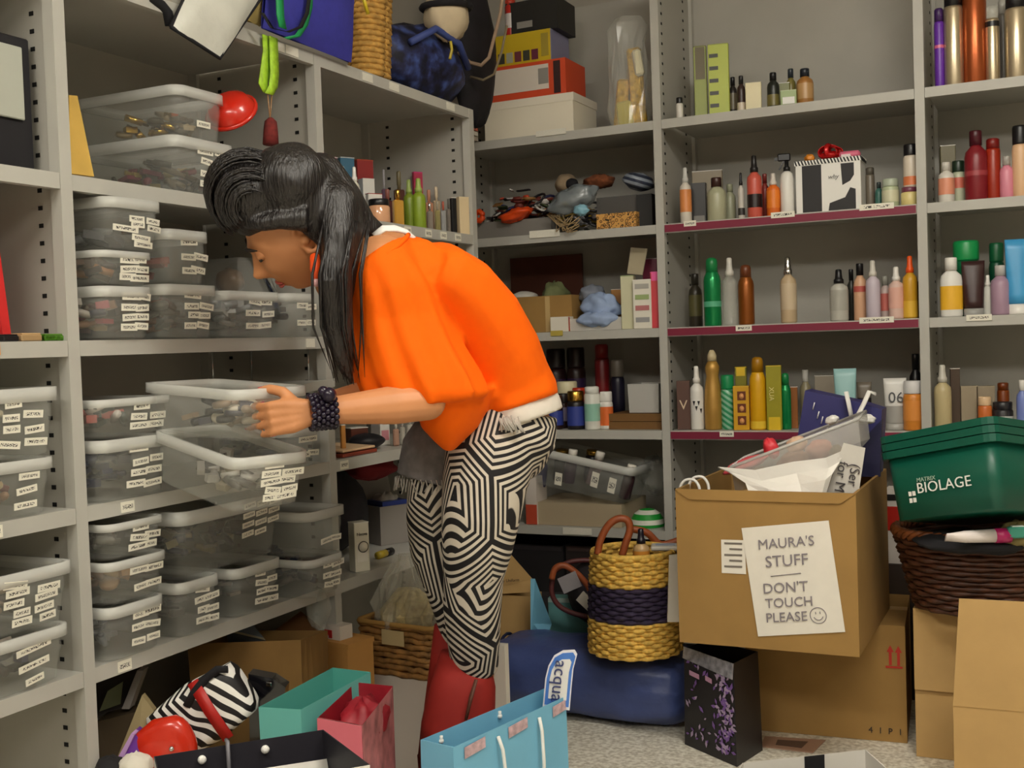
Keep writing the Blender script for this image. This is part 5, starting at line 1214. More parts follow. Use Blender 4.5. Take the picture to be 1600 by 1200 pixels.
prism([cc+(p-cc)*.9 for p in bb], zb+.003, zt_-.03, taper=.95).build('lining', pm((110, 76, 40), .9), t)
rr = rrect(W0*1.02, .155, .02, 0, 4); MB().tube([cc+ex*p.x+ey*p.y+Vector((0, 0, zt_)) for p in rr+[rr[0]]], .008, 6).build('rim', mat('wicker_rim', (176, 136, 72), .7), t)
face_panel(t, bb, 0, .38, .68, zt_-.055, zt_-.012, pm((196, 176, 130), .6), 'paper_tag', .016)
mb = crumple(cc, [(.085, zt_-.05), (.098, zt_+.0), (.105, zt_+.05), (.085, zt_+.10), (.05, zt_+.15), (.03, zt_+.19)], 34, .26, 12, .75); mb.build('cellophane', mat('wrap_film', (232, 228, 214), .06, spec=1.0, alpha=.30), t)
mb = crumple(cc, [(.075, zt_-.05), (.08, zt_+.02), (.07, zt_+.06), (.03, zt_+.09)], 20, .3, 13, .75); mb.build('shredded_filling', mat('pale_filling', (206, 190, 140), .6, noise=.3, nscale=60), t)
# white slim box at right of the boots
bb = rect_base(at(758, 1060, D=3.12), at(790, 1060, D=3.10), .03); t = plain_box('box', 'narrow upright white box right behind the red boot', 'box', bb, .001, at(775, 1008, D=3.11).z, pm((222, 216, 204), .6)); face_panel(t, bb, 0, .1, .5, .10, .17, pm((70, 64, 80)), 'printed_mark')
# black floral gift bag
zt_ = at(1110, 1025, D=3.33).z
rim = [F(1069, 1012, zt_), F(1146, 1037, zt_), F(1184, 1018, zt_), F(1107, 1000, zt_)]
def floral():
    m, nt, b, N, L = nodes_mat('black_paper_purple_flowers', .4)
    tc = N('ShaderNodeTexCoord'); v = N('ShaderNodeTexVoronoi'); v.inputs['Scale'].default_value = 55; nz = N('ShaderNodeTexNoise'); nz.inputs['Scale'].default_value = 6
    L(tc.outputs['Object'], v.inputs['Vector']); L(tc.outputs['Object'], nz.inputs['Vector'])
    a = N('ShaderNodeMath', operation='LESS_THAN'); a.inputs[1].default_value = .42; L(v.outputs['Distance'], a.inputs[0])
    sp = N('ShaderNodeSeparateXYZ'); L(tc.outputs['Object'], sp.inputs[0])
    g = N('ShaderNodeMath', operation='GREATER_THAN'); g.inputs[1].default_value = .5; L(nz.outputs['Fac'], g.inputs[0])
    mu = N('ShaderNodeMath', operation='MULTIPLY'); L(a.outputs[0], mu.inputs[0]); L(g.outputs[0], mu.inputs[1])
    mx = N('ShaderNodeMix', data_type='RGBA'); mx.inputs[6].default_value = lin((26, 23, 26)); mx.inputs[7].default_value = lin((130, 96, 160)); L(mu.outputs[0], mx.inputs[0]); L(mx.outputs[2], b.inputs['Base Color'])
    return m
BLKP = mat('black_paper', (28, 25, 28), .4)
t = paper_bag('gift_bag', 'black paper gift bag with purple flowers before the cartons', rim, zt_, BLKP, BLKP, taper=1.06, fold=None)
# purple flower print as many small raised petals on the front and side
ex = (rim[1]-rim[0]); n_ = Vector((ex.y, -ex.x, 0)).normalized(); rd = random.Random(2); mbs = [MB(), MB()]
for k in range(170):
    v = rd.random(); u = .72+.16*math.sin(v*3)+rd.gauss(0, .075) if rd.random() < .8 else rd.uniform(.05, .9)
    if u > 1 or u < 0: continue
    if v < .3 and rd.random() < .4: u = rd.uniform(.2, .95)
    z = .03+v**1.3*(zt_*.82); s = 1+.06*(1-z/zt_); c0 = (rim[0]+rim[2])*.5
    p = rim[0]+ex*u; p = Vector((c0.x+(p.x-c0.x)*s, c0.y+(p.y-c0.y)*s, z))+n_*.0022
    a = rd.random()*6.3; e1 = ex.normalized()*math.cos(a)+Vector((0, 0, 1))*math.sin(a); e2 = ex.normalized()*-math.sin(a)+Vector((0, 0, 1))*math.cos(a); l = rd.uniform(.006, .013)
    vs = [p+e1*l, p+e2*l*.45, p-e1*l, p-e2*l*.45]; mbs[k % 2].loft([vs, [q+n_*.0006 for q in vs]], (True, True), 0, False)
mbs[0].build('flower_print', pm((120, 84, 156), .5), t, kind='stuff'); mbs[1].build('flower_print', pm((170, 150, 180), .5), t, kind='stuff')
for q_, (u0, u1) in enumerate(((.12, .32), (.45, .58))):
    p = rim[0].lerp(rim[1], u0)+n_*.004; q2 = rim[0].lerp(rim[1], u1)+n_*.004; z_ = zt_-.075
    MB().sheet([[Vector((p.x, p.y, z_)), Vector((q2.x, q2.y, z_-.004))], [Vector((p.x, p.y, z_+.014)), Vector((q2.x, q2.y, z_+.01))]], .001, 0, False).build('pink_print', pm((196, 150, 180)), t)
g = [[rim[0]+n_*.006+Vector((0, 0, -.03)), rim[1]+n_*.006+Vector((0, 0, -.045))], [rim[0]+n_*.001+Vector((0, 0, .004)), rim[1]+n_*.001+Vector((0, 0, .0))]]
MB().sheet(g, .003, 0, False).build('shiny_cuff', mat('silver_lace', (170, 170, 180), .25, metal=.5, noise=.4, nscale=50), t)
# stack: lower carton, the note box
ZC = .352
fr = F(1418, 1162); fl = F(1168, 1140); bb = rect_base(fl, fr, .45)
t = plain_box('cardboard_box', 'closed cardboard carton with red arrows under the note box', 'box', bb, .001, ZC-.002, KRAFT)
ex = (bb[1]-bb[0]).normalized(); n_ = Vector((ex.y, -ex.x, 0))
MB().sheet([[bb[0]+Vector((0, 0, ZC-.0015))+(bb[3]-bb[0])*.45, bb[1]+Vector((0, 0, ZC-.0015))+(bb[3]-bb[0])*.45], [bb[0]+Vector((0, 0, ZC-.0015))+(bb[3]-bb[0])*.55, bb[1]+Vector((0, 0, ZC-.0015))+(bb[3]-bb[0])*.55]], .001, 0, False).build('tape', pm((196, 160, 100), .3), t)
RED = pm((190, 50, 36), .7)
for xx in (1391, 1404):
    w = (F(xx, 1100)-F(xx, 1100)); p = at(xx, 1030, D=depth_of(bb[1])-.0); u = (p-bb[0]).dot(ex); q = bb[0]+ex*u+n_*.0015
    z0 = at(xx, 1040, D=depth_of(bb[1])).z; z1 = at(xx, 1012, D=depth_of(bb[1])).z
    MB().sheet([[Vector((q.x, q.y, z0))-ex*.004, Vector((q.x, q.y, z0))+ex*.004], [Vector((q.x, q.y, z1-.012))-ex*.004, Vector((q.x, q.y, z1-.012))+ex*.004]], .001, 0, False).add([Vector((q.x, q.y, z1-.014))-ex*.010, Vector((q.x, q.y, z1-.014))+ex*.010, Vector((q.x, q.y, z1+.006))], [(0, 1, 2)]).build('red_arrow', RED, t)
p = at(1397, 1043, D=depth_of(bb[1])); u = (p-bb[0]).dot(ex); q = bb[0]+ex*u+n_*.0015
MB().sheet([[Vector((q.x, q.y, p.z-.003))-ex*.024, Vector((q.x, q.y, p.z-.003))+ex*.024], [Vector((q.x, q.y, p.z+.003))-ex*.024, Vector((q.x, q.y, p.z+.003))+ex*.024]], .001, 0, False).build('red_bar', RED, t)
p = at(1383, 1146, D=depth_of(bb[1])); u = (p-bb[0]).dot(ex); q = bb[0]+ex*u+n_*.001; q.z = max(p.z, .03)
lettering('4 1 P 1', .026, t, q, ex, (0, 0, 1), pm((50, 40, 34)), space=1.3)
# note box
FL, FR, BR = F(1062, 1003, ZC), F(1343, 1027, ZC), F(1385, 950, ZC)
ex = (FR-FL); wN = ex.length; ex.normalize(); ny = Vector((-ex.y, ex.x, 0)); dN = (BR-FR).dot(ny)
bb = [FL, FR, FR+ny*dN, FL+ny*dN]; bb = [Vector((p.x, p.y, 0)) for p in bb]
zN = at(1338, 770, D=depth_of(FR)).z
t = open_box('cardboard_box', 'big open cardboard box with a handwritten note taped to its front', 'box', bb, ZC, zN, KRAFT, wall=.008)
NB_ = t; n_ = -ny
for k_ in (0,):   # folded-in corners and front flap crease
    p, q = bb[0], bb[1]; up = Vector((0, 0, zN))
    g = [[p+up+n_*.002, q+up+n_*.002], [p+up+n_*.004+Vector((0, 0, -.028))+ex*.04, q+up+n_*.004+Vector((0, 0, -.028))-ex*.04]]
    MB().sheet(g, .003, 0, False).build('folded_flap', mat('corrugated_card', (186, 146, 88)), t)
PAPER = mat('note_paper', (232, 226, 214), .7, noise=.02, nscale=30)
def onfront(px_, py_, off=.002):
    """point of the note box front under a photo pixel"""
    w = at(px_, py_, D=1)-CAM; tt = (Vector((FL.x, FL.y, 0))-CAM).dot(n_)/w.dot(n_); return CAM+w*tt+n_*off
def patch(pix, m, name, off, th=.0012, par=NB_):
    P = [onfront(x, y, off) for x, y in pix]; return MB().loft([P, [p-n_*th for p in P]], (True, True), 0, False).build(name, m, par)
patch([(1128, 895), (1166, 897), (1164, 844), (1127, 843)], PAPER, 'shipping_label', .002)
for q in range(5): patch([(1132+(q % 2)*8, 850+q*9), (1160, 851+q*9), (1160, 848+q*9), (1132+(q % 2)*8, 847+q*9)], pm((120, 112, 104)), 'printed_line', .0032, .0006)
note = patch([(1185, 994), (1321, 987), (1295, 813), (1159, 825)], PAPER, 'note_sheet', .0035)
INK = pm((134, 126, 132), .7)
nx = (onfront(1295, 813)-onfront(1159, 825)).normalized(); nyv = (onfront(1159, 825)-onfront(1185, 994)).normalized()
SZ = wN/281
for txt, x, y, s in (("MAURA'S", 1228, 848, 27), ('STUFF', 1229, 876, 31), ("DON'T", 1227, 918, 28), ('TOUCH', 1233, 941, 26), ('PLEASE', 1229, 964, 26)):
    lettering(txt, s*SZ*.80, note, onfront(x, y, .0052), nx, nyv, INK, name='handwriting', shear=.08)
for (xa, ya, xb, yb) in ((1205, 900, 1252, 895),):
    MB().tube([onfront(xa, ya, .005), onfront(xb, yb, .005)], .0012, 5).build('underline', INK, note)
cs = onfront(1279, 961, .005)
MB().tube([cs+(nx*math.cos(a)+nyv*math.sin(a))*.0215 for a in [2*math.pi*j/24 for j in range(25)]], .0011, 5).build('smiley_circle', INK, note)
MB().tube([cs+(nx*math.cos(a)+nyv*math.sin(a))*.0125 for a in [math.pi*(1.1+.8*j/10) for j in range(11)]], .0011, 5).build('smiley_mouth', INK, note)
for sx in (-1, 1): MB().tube([cs+nx*sx*.006+nyv*.004, cs+nx*sx*.006+nyv*.010], .0011, 5).build('smiley_eye', INK, note)
# things in the note box
def inbox(x, y, f):      # pixel at a fraction f of the box depth
    w = at(x, y, D=1)-CAM; pl = Vector((FL.x, FL.y, 0))+ny*dN*f; tt = (pl-CAM).dot(n_)/w.dot(n_); return CAM+w*tt
t = thing('paper_bag', 'white cord handles of a bag at the left corner of the note box', 'bag', inbox(1085, 770, .2))
for dx, f in ((0, .12), (14, .2)): rope([inbox(x+dx, y-dx*.3, f) for x, y in ((1062, 772), (1064, 758), (1072, 750), (1084, 750), (1092, 760), (1094, 776))], .0045, WCORD, t)
P = [inbox(x, y, .14) for x, y in ((1064, 776), (1110, 776), (1112, 830), (1066, 830))]; MB().loft([P, [p+ny*.06 for p in P]], (True, True), 0, False).build('bag_body', pm((170, 130, 76), .7), t)
NVY = mat('navy_paper', (52, 52, 110), .45)
P = [inbox(x, y, .72) for x, y in ((1238, 735), (1372, 745), (1378, 640), (1340, 628), (1258, 610))]; t = thing('shopping_bag', 'navy paper shopping bag with white straps standing in the note box', 'bag', P[0])
MB().loft([P, [p+ny*.10 for p in P]], (True, True), 0, False).build('bag_body', NVY, t)
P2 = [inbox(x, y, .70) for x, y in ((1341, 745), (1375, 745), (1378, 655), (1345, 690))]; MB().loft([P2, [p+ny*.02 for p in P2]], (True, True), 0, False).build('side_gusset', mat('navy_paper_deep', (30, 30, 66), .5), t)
def strapm(pts, w, name): 
    return MB().tube([inbox(x, y, f) for x, y, f in pts], [(w, .004)]*len(pts), 8).build(name, WCORD, t)
strapm([(1322, 612, .68), (1326, 630, .67), (1330, 650, .66)], .008, 'strap'); strapm([(1368, 616, .68), (1358, 612, .66), (1350, 630, .64), (1340, 650, .62), (1334, 660, .60)], .008, 'strap')
MB().loft(lump(inbox(1352, 655, .60), (.03, .02, .014), amp=.2, seed=3)).build('ribbon_knot', WCORD, t)
for xx, yy in ((1270, 640), (1277, 654), (1283, 662), (1292, 672)):
    a_ = inbox(xx, yy, .708); MB().tube([a_, a_+Vector((.006, 0, .022))], .002, 5).build('white_print', pm((226, 222, 226)), t)
# clear tub of pink things
P = [inbox(x, y, f) for x, y, f in ((1142, 730, .25), (1340, 655, .30), (1345, 700, .30), (1150, 770, .25))]
t = thing('plastic_tub', 'clear tub of pink things tilted in the note box', 'tub', P[3])
MB().sheet([[P[3], P[2]], [P[0], P[1]]], .003, 0, False).build('front_wall', mat('tub_plastic', (210, 206, 200), .2, alpha=.30), t)
Q = [p+ny*.16+Vector((0, 0, .012)) for p in P]; MB().sheet([[Q[3], Q[2]], [Q[0], Q[1]]], .003, 0, False).build('back_wall', mat('tub_plastic', (210, 206, 200)), t)
MB().sheet([[P[3], Q[3]], [P[0], Q[0]]], .003, 0, False).build('end_wall', mat('tub_plastic', (210, 206, 200)), t); MB().sheet([[P[2], Q[2]], [P[1], Q[1]]], .003, 0, False).build('end_wall', mat('tub_plastic', (210, 206, 200)), t)
MB().tube([P[0], P[1], Q[1], Q[0], P[0]], .005, 6).build('rim', mat('tub_rim', (222, 220, 216), .25, alpha=.7), t)
for q_, (x, y, f, rr, cc_, nm, ct) in enumerate(((1165, 722, .38, (.07, .04, .018), (236, 90, 100), 'coral pink comb-shaped thing in the clear tub', 'toiletry'), (1205, 696, .40, (.022, .02, .03), (226, 60, 70), 'bright pink knob poking out of the clear tub', 'toiletry'), (1245, 690, .40, (.03, .03, .022), (226, 190, 160), 'pale peach lump in the clear tub', 'toiletry'), (1240, 718, .38, (.05, .04, .03), (170, 120, 90), 'tan bundle in the clear tub', 'toiletry'), (1280, 700, .40, (.04, .04, .03), (214, 140, 120), 'salmon bundle in the clear tub', 'toiletry'), (1310, 708, .38, (.025, .03, .03), (150, 130, 96), 'khaki bundle at the high end of the clear tub', 'toiletry'), (1300, 652, .42, (.02, .015, .012), (232, 230, 224), 'small white cap above the clear tub', 'toiletry'))):
    tag(MB().loft(lump(inbox(x, y+4, f), rr, Matrix.Rotation(R(-22), 3, 'Y'), amp=.15, seed=q_)).build('toiletry', pm(cc_, .4)), nm, ct, 'things in the clear tub')
# white crumpled paper over the box front, and the printed sheet
t = thing('wrapping_paper', 'crumpled white paper draped over the note box front edge', 'paper', inbox(1220, 750, .05))
rows_ = [[(1122, 730), (1180, 735), (1240, 722), (1290, 716), (1321, 703)], [(1140, 738), (1190, 752), (1245, 740), (1295, 732), (1312, 722)], [(1165, 755), (1200, 764), (1250, 757), (1290, 750), (1300, 740)], [(1172, 775), (1205, 778), (1255, 778), (1283, 778), (1290, 772)]]
fr_ = (.24, .12, .08, .06)
MB().sheet([[inbox(x, y, fr_[i]+.02*math.sin(3*j+i)) for j, (x, y) in enumerate(row)] for i, row in enumerate(rows_)], .003, 0, False).build('sheet', mat('white_tissue', (238, 234, 226), .6, bump=.6, nscale=14), t)
P = [inbox(x, y, .16) for x, y in ((1285, 790), (1338, 795), (1352, 700), (1318, 692))]; t = thing('printed_sheet', 'grey paper sheet with large printed words upright in the note box', 'paper', P[0])
MB().loft([P, [p+ny*.002 for p in P]], (True, True), 0, False).build('sheet', pm((206, 202, 194), .7), t)
dn = (P[1]-P[2]).normalized(); rt = (P[2]-P[3]).normalized()
lettering('(Ser', .038, t, inbox(1334, 742, .155), dn, rt, pm((70, 66, 70)), align='CENTER'); lettering('for M', .038, t, inbox(1314, 745, .155), dn, rt, pm((70, 66, 70)))
# right-hand cartons
bb = rect_base(F(1432, 1182), F(1545, 1195), .42); z1 = at(1470, 946, D=depth_of(bb[0])).z
t = open_box('cardboard_box', 'open cardboard carton under the dark wicker basket', 'box', bb, .001, z1, KRAFT2); zf = at(1470, 1073, D=depth_of(bb[0])).z; zcart = z1; o_ = (bb[1]-bb[2]).normalized()*.007
g = [[bb[0]+o_+Vector((0, 0, zf)), bb[1]+o_+Vector((0, 0, zf))], [bb[0]+o_*.6+Vector((0, 0, z1)), bb[1]+o_*.6+Vector((0, 0, z1))]]; MB().sheet(g, .005, 0, False).build('raised_flap', KRAFT2, t)
bb2 = rect_base(F(1492, 1245), F(1640, 1262), .16); z2 = at(1510, 931, D=depth_of(bb2[0])).z
t = open_box('cardboard_box', 'tall pale cardboard carton cut by the right edge', 'box', bb2, .001, at(1510, 1100, D=depth_of(bb2[0])).z, KRAFT2); zf = at(1510, 1100, D=depth_of(bb2[0])).z
g = [[bb2[0]+Vector((0, 0, zf)), bb2[1]+Vector((0, 0, zf))], [bb2[0]+Vector((0, 0, z2))-(bb2[1]-bb2[0])*-.09, bb2[1]+Vector((0, 0, z2))]]; MB().sheet(g, .005, 0, False).build('raised_flap', KRAFT2, t)
c = at(1583, 976, D=depth_of(bb2[0])-.012); MB().lathe([(.005, 0), (.005, .002)], c, 10, M=Matrix.Rotation(R(90), 3, 'X')).build('staple_mark', pm((110, 90, 60)), t)
# dark wicker basket with green tubs on top
wc = at(1548, 886, D=3.25); zb = zcart+.003; zt_ = at(1420, 832, D=3.2).z
t = thing('wicker_basket', 'dark brown wicker basket wedged behind the open carton', 'basket', (wc.x, wc.y, zb))
mb = MB(); n = 60; rows = 15; rx, ry = .26, .2; rd = random.Random(9); exw = Vector((CR.x, CR.y, 0)).normalized(); eyw = Vector((-exw.y, exw.x, 0))
def wpt(a, z, s=1): return Vector((wc.x, wc.y, 0))+exw*math.cos(a)*rx*s+eyw*math.sin(a)*ry*s+Vector((0, 0, z))
for k in range(rows):
    f = k/(rows-1); z = zb+.008+(zt_-zb-.02)*f; s = .80+.20*f
    mb.tube([wpt(2*math.pi*j/n, z+rd.uniform(-.001, .001), s*(1+.02*(1 if ((j//2)+k) % 2 else -1))) for j in range(n+1)], .0078, 5)
mb.build('wicker_rows', mat('dark_wicker', (72, 38, 20), .5, noise=.4, nscale=40), t)
MB().loft([[wpt(2*math.pi*j/32, zb+.004, .76) for j in range(32)], [wpt(2*math.pi*j/32, zt_-.03, .955) for j in range(32)], [wpt(2*math.pi*j/32, zt_-.03, .93) for j in range(32)], [wpt(2*math.pi*j/32, zb+.012, .73) for j in range(32)]], (True, True)).build('lining', pm((50, 28, 16), .9), t)
mb = MB()
for ph in (0, 2.1, 4.2): mb.tube([wpt(2*math.pi*j/120, zt_+.010*math.sin(j*.9+ph)-.005, 1.0+.03*math.cos(j*.9+ph)) for j in range(121)], .008, 6)
mb.build('braided_rim', mat('wicker_rim_dark', (120, 66, 30), .45, noise=.3, nscale=30), t)
# tube lying in basket
a = at(1478, 848, D=2.99); b_ = at(1578, 848, D=2.99); a.z = b_.z = zt_+.021
t = thing('tube', 'white tube with magenta cap lying on the dark wicker rim', 'tube', a)
MB().tube([a, a.lerp(b_, .3), a.lerp(b_, .76)], [(.004, .016), .016, .018], 14).build('body', pm((230, 220, 216), .35), t); MB().tube([a.lerp(b_, .765), b_], .0195, 14).build('cap', pm((176, 30, 96), .3), t)
t = thing('cloth', 'olive cloth poking out at the right of the wicker basket', 'cloth', at(1588, 830, D=3.1)); MB().loft(lump(at(1592, 836, D=3.02), (.05, .04, .035), amp=.2, seed=5)).build('cloth', pm((130, 116, 70), .8), t)
t = thing('packet', 'mint packet beside the magenta cap', 'packet', at(1585, 850, D=2.95)); p = at(1590, 852, D=2.98); p.z = zt_+.03; MB().box(p, (.05, .02, .03), .4, 0, .004).build('pack', pm((60, 140, 120), .4), t); MB().box(p+Vector((0, 0, .016)), (.03, .012, .003), .4).build('seal', pm((210, 220, 214)), t)
c = at(1520, 845, D=3.12); t = thing('cloth', 'black cloth bundle under the green tubs in the wicker basket', 'cloth', c); MB().loft(lump(c, (.16, .12, .03), amp=.1, seed=5)).build('bundle', BLKC, t)
# nested green tubs
GT = mat('dark_green_plastic', (10, 84, 66), .38, noise=.04, nscale=5)
dT = 2.92
cz = at(1548, 675, D=dT).z; zlow = at(1555, 792, D=dT).z
C0 = at(1548, 665, D=dT); L1_ = at(1372, 690, D=dT+.28); C0 = Vector((C0.x, C0.y, 0)); exl = Vector((L1_.x, L1_.y, 0))-C0; wl = exl.length; exl.normalize(); eyl = Vector((exl.y, -exl.x, 0)); 
if eyl.dot(CR) < 0: eyl = -eyl
dpt = .40
def tubring(s, z, o=0):
    c_ = C0+exl*wl/2+eyl*dpt/2; q = rrect((wl+o)*s, (dpt+o)*s, .03, 0, 3); return [Vector((c_.x, c_.y, 0))+exl*p.x+eyl*p.y+Vector((0, 0, z)) for p in q]
def green_tub(label, zr, zbot, s0, nest=0, rimh=.03):
    t = thing('storage_tub', label, 'storage tub', C0+exl*wl/2+eyl*dpt/2+Vector((0, 0, zbot)), group='nested green tubs')
    ns = (.97, .94, .91)[nest]; MB().loft([tubring(s0, zbot), tubring(ns, zr-.005), tubring(ns-.012, zr-.005), tubring(s0-.02, zbot+.006)], (True, True), 0, True).build('tub', GT, t)
    MB().loft([tubring(.965, zr-rimh), tubring(1.0, zr-rimh, .01), tubring(1.0, zr, .012), tubring(.96, zr), tubring(.96, zr-rimh+.004)], (False, False), 0, False).build('rim', GT, t)
    return t
zr = at(1548, 650, D=dT).z
TUBS0 = len(COL.objects)
TUB = green_tub('lowest dark green tub with white logo, on the wicker basket', zr-.044, zlow, .92, rimh=.02)
green_tub('middle dark green tub nested in the logo tub', zr-.022, zlow+.03, .88, 1, rimh=.019); green_tub('topmost dark green tub of the nested three', zr, zlow+.06, .85, 2, rimh=.019)
# logo on the left face
fn = Vector((-exl.y, exl.x, 0)); fn = fn if fn.dot(CF) < 0 else -fn
z0, z1 = zlow, zr-.05; 
def onface(x, y, off=.004):
    c0 = C0+exl*wl/2+eyl*dpt/2; tilt_h = z1-z0
    w = at(x, y, D=1)-CAM; pb = c0-eyl*(dpt*.97/2); pl = pb+Vector((0, 0, z1)); pl0 = c0-eyl*(dpt*.92/2)+Vector((0, 0, z0))
    nn_ = exl.cross(pl-pl0).normalized(); nn_ = nn_ if nn_.dot(CF) < 0 else -nn_
    tt = (pl-CAM).dot(nn_)/w.dot(nn_); return CAM+w*tt+nn_*off, (pl-pl0).normalized()
ctr, upv = onface(1466, 737); WT = pm((236, 234, 226), .5)
lettering('BIOLAGE', .040, TUB, ctr, -exl, upv, WT, space=1.02)
c2, _ = onface(1440, 722); lettering('MATRIX', .016, TUB, c2, -exl, upv, pm((170, 190, 170)))
c2, _ = onface(1417, 744)
for sx in (-1, 1):
    for sz in (-1, 1): 
        p = c2-exl*sx*.006+upv*sz*.009; MB().loft([[p-exl*.0045-upv*.006, p+exl*.0045-upv*.006, p+exl*.0045+upv*.006*1.1, p-exl*.0045+upv*.006], [q-eyl*.001 for q in [p-exl*.0045-upv*.006, p+exl*.0045-upv*.006, p+exl*.0045+upv*.006*1.1, p-exl*.0045+upv*.006]]], (True, True), 0, False).build('logo_petal', WT, TUB)
PV = at(1548, 650, D=dT); TM = Matrix.Translation(PV) @ Matrix.Rotation(R(-15), 4, CR) @ Matrix.Translation(-PV)
for o in list(COL.objects):
    if o.name.startswith('storage_tub') and o.parent is None: o.matrix_basis = TM @ o.matrix_basis
# red and white carton seen between the note box and the tubs
bb = bpx(1376, 1400, -.12, 0, .1); t = plain_box('box', 'red and white carton behind the note box', 'box', bb, .45, at(1388, 765, Y=-.12).z, pm((222, 214, 206), .6)); face_panel(t, bb, 0, 0, 1, .56, .64, pm((190, 40, 30)), 'red_panel'); face_panel(t, bb, 0, 0, 1, .66, .68, pm((30, 28, 30)), 'black_panel')
bb = bpx(1340, 1480, -.13, 0, .13); plain_box('box', 'dark box supporting the red and white carton', 'box', bb, .001, .449, pm((60, 48, 40), .7))
# white bag at the bottom right, card on the floor
zt_ = .16; rim = [F(1090, 1238, zt_), F(1330, 1262, zt_), F(1353, 1172, zt_), F(1150, 1192, zt_)]
rim = [F(1120, 1250, zt_), F(1425, 1235, zt_), F(1353, 1171, zt_), F(1160, 1192, zt_)]
WP = mat('white_paper', (226, 222, 214), .55)
t = paper_bag('gift_bag', 'white paper bag with black ribbon slot at the bottom edge', rim, zt_, WP, WP, taper=1)
p = rim[3].lerp(rim[2], .5); q = rim[3].lerp(rim[2], .66); n2 = (rim[0]-rim[3]).normalized()
MB().sheet([[p+n2*.004, q+n2*.004], [p+n2*.004+Vector((0, 0, -.035)), q+n2*.004+Vector((0, 0, -.035))]], .002, 0, False).build('ribbon', BLKC, t)
t = thing('card', 'glossy printed card lying flat on the floor before the carton', 'card', F(1235, 1162)); P = [F(1188, 1166, .003), F(1270, 1176, .003), F(1290, 1156, .003), F(1195, 1150, .003)]; MB().loft([[p-Vector((0, 0, .002)) for p in P], P], (True, True), 0, False).build('sheet', pm((176, 140, 120), .3), t); cc_ = sum(P, Vector())/4; MB().loft([[cc_+(p-cc_)*.5 for p in P], [cc_+(p-cc_)*.5+Vector((0, 0, .0008)) for p in P]], (True, True), 0, False).build('picture', pm((90, 70, 66), .3), t)
# cyan gift bag with tag
zt_ = .36; CY = mat('cyan_paper', (122, 188, 220), .5, noise=.04, nscale=6)
rim = [F(708, 1168, zt_), F(884, 1088, zt_), F(850, 1076, zt_), F(657, 1156, zt_)]
t = paper_bag('gift_bag', 'sky-blue paper gift bag with white cord handles in the foreground', rim, zt_, CY, CY, taper=1.02); ex = (rim[1]-rim[0]); n_ = Vector((ex.y, -ex.x, 0)).normalized()
for f, lab_ in ((.22, 0), (.8, 1)):
    p = rim[3].lerp(rim[2], .14+.46*lab_)+n_*.004+Vector((0, 0, -.02)); MB().ball(p, .006, 8, 6).tube([p, p+Vector((0, 0, .012))], .004, 6).build('cord_knot', WCORD, t)
for u_, sw in ((.35, .012), (.72, -.004)):
    p = rim[0]+ex*u_+n_*.006+Vector((0, 0, -.018)); MB().tube([p, p+Vector((0, 0, -.03))+n_*.008+ex*sw, p+Vector((0, 0, -.10))+n_*.012+ex*sw*2, p+Vector((0, 0, -.2))+n_*.01+ex*sw*2.4], .0042, 7).build('cord_handle', WCORD, t)
for u0 in (.08, .45, .86):
    p = rim[0]+ex*u0+n_*.003; q = rim[0]+ex*min(.99, u0+.17)+n_*.003; MB().sheet([[p+Vector((0, 0, -.035)), q+Vector((0, 0, -.03))], [p+Vector((0, 0, -.01)), q+Vector((0, 0, -.006))]], .001, 0, False).build('printed_tape', mat('printed_tape', (200, 170, 176), .3, noise=.3, nscale=60), t)
Dt = depth_of(rim[1])-.005
out = [(848, 1105), (852, 1060), (857, 1040), (866, 1024), (880, 1016), (898, 1015), (902, 1022), (896, 1045), (893, 1075), (890, 1110)]
t = thing('gift_tag', 'white and blue gift tag standing up from the sky-blue bag', 'tag', at(870, 1110, D=Dt))
def tagp(sc, off): 
    c_ = Vector((874, 1062)); return [at(c_.x+(x-c_.x)*sc, c_.y+(y-c_.y)*sc, D=Dt+off) for x, y in out]
for nm, sc, off, m_ in (('white_border', 1, 0, pm((226, 224, 230), .5)), ('blue_border', .9, -.0015, pm((70, 120, 200), .5)), ('pale_centre', .68, -.003, pm((222, 222, 220), .5))):
    P = tagp(sc, off); MB().loft([P, [p+CF*.0014 for p in P]], (True, True), 0, False).build(nm, m_, t)
lettering('acqua', .044, t, at(873, 1064, D=Dt-.0045), CD-CR*.12, CR, pm((50, 60, 110)))
# teal bag, pink bag, white bag with black inside
def fbag(label, px4, zt_, m, inn, **k):
    rim = [F(x, y, zt_) for x, y in px4]; return paper_bag('paper_bag', label, rim, zt_, m, inn, **k), rim
TEAL = mat('teal_paper', (104, 184, 176), .6, noise=.05, nscale=8)
t, rim = fbag('open teal paper bag between the kraft bag and pink bag', ((404, 1105), (470, 1109), (579, 1050), (520, 1043)), .44, TEAL, mat('teal_paper_inside', (84, 168, 156), .6), taper=.97)
MB().sheet([[rim[0].lerp(rim[2], .3)+Vector((0, 0, -.10)), rim[1].lerp(rim[3], .3)+Vector((0, 0, -.10))], [rim[2].lerp(rim[0], .2)+Vector((0, 0, -.10)), rim[3].lerp(rim[1], .2)+Vector((0, 0, -.10))]], .004, 0, False).build('tissue', pm((150, 206, 196), .8), t)
def marble():
    return mat('pink_floral_paper', (176, 110, 112), .5, noise=.5, nscale=18)
t, rim = fbag('pink paper bag with mottled floral side and deep red inside', ((497, 1121), (566, 1133), (614, 1072), (556, 1066)), .43, marble(), mat('deep_red_paper', (150, 26, 40), .5, noise=.25, nscale=12), taper=.97)
face_panel(t, rim, 0, .0, 1, .18, .429, mat('pink_paper', (236, 122, 138), .5), 'pink_front', .003)
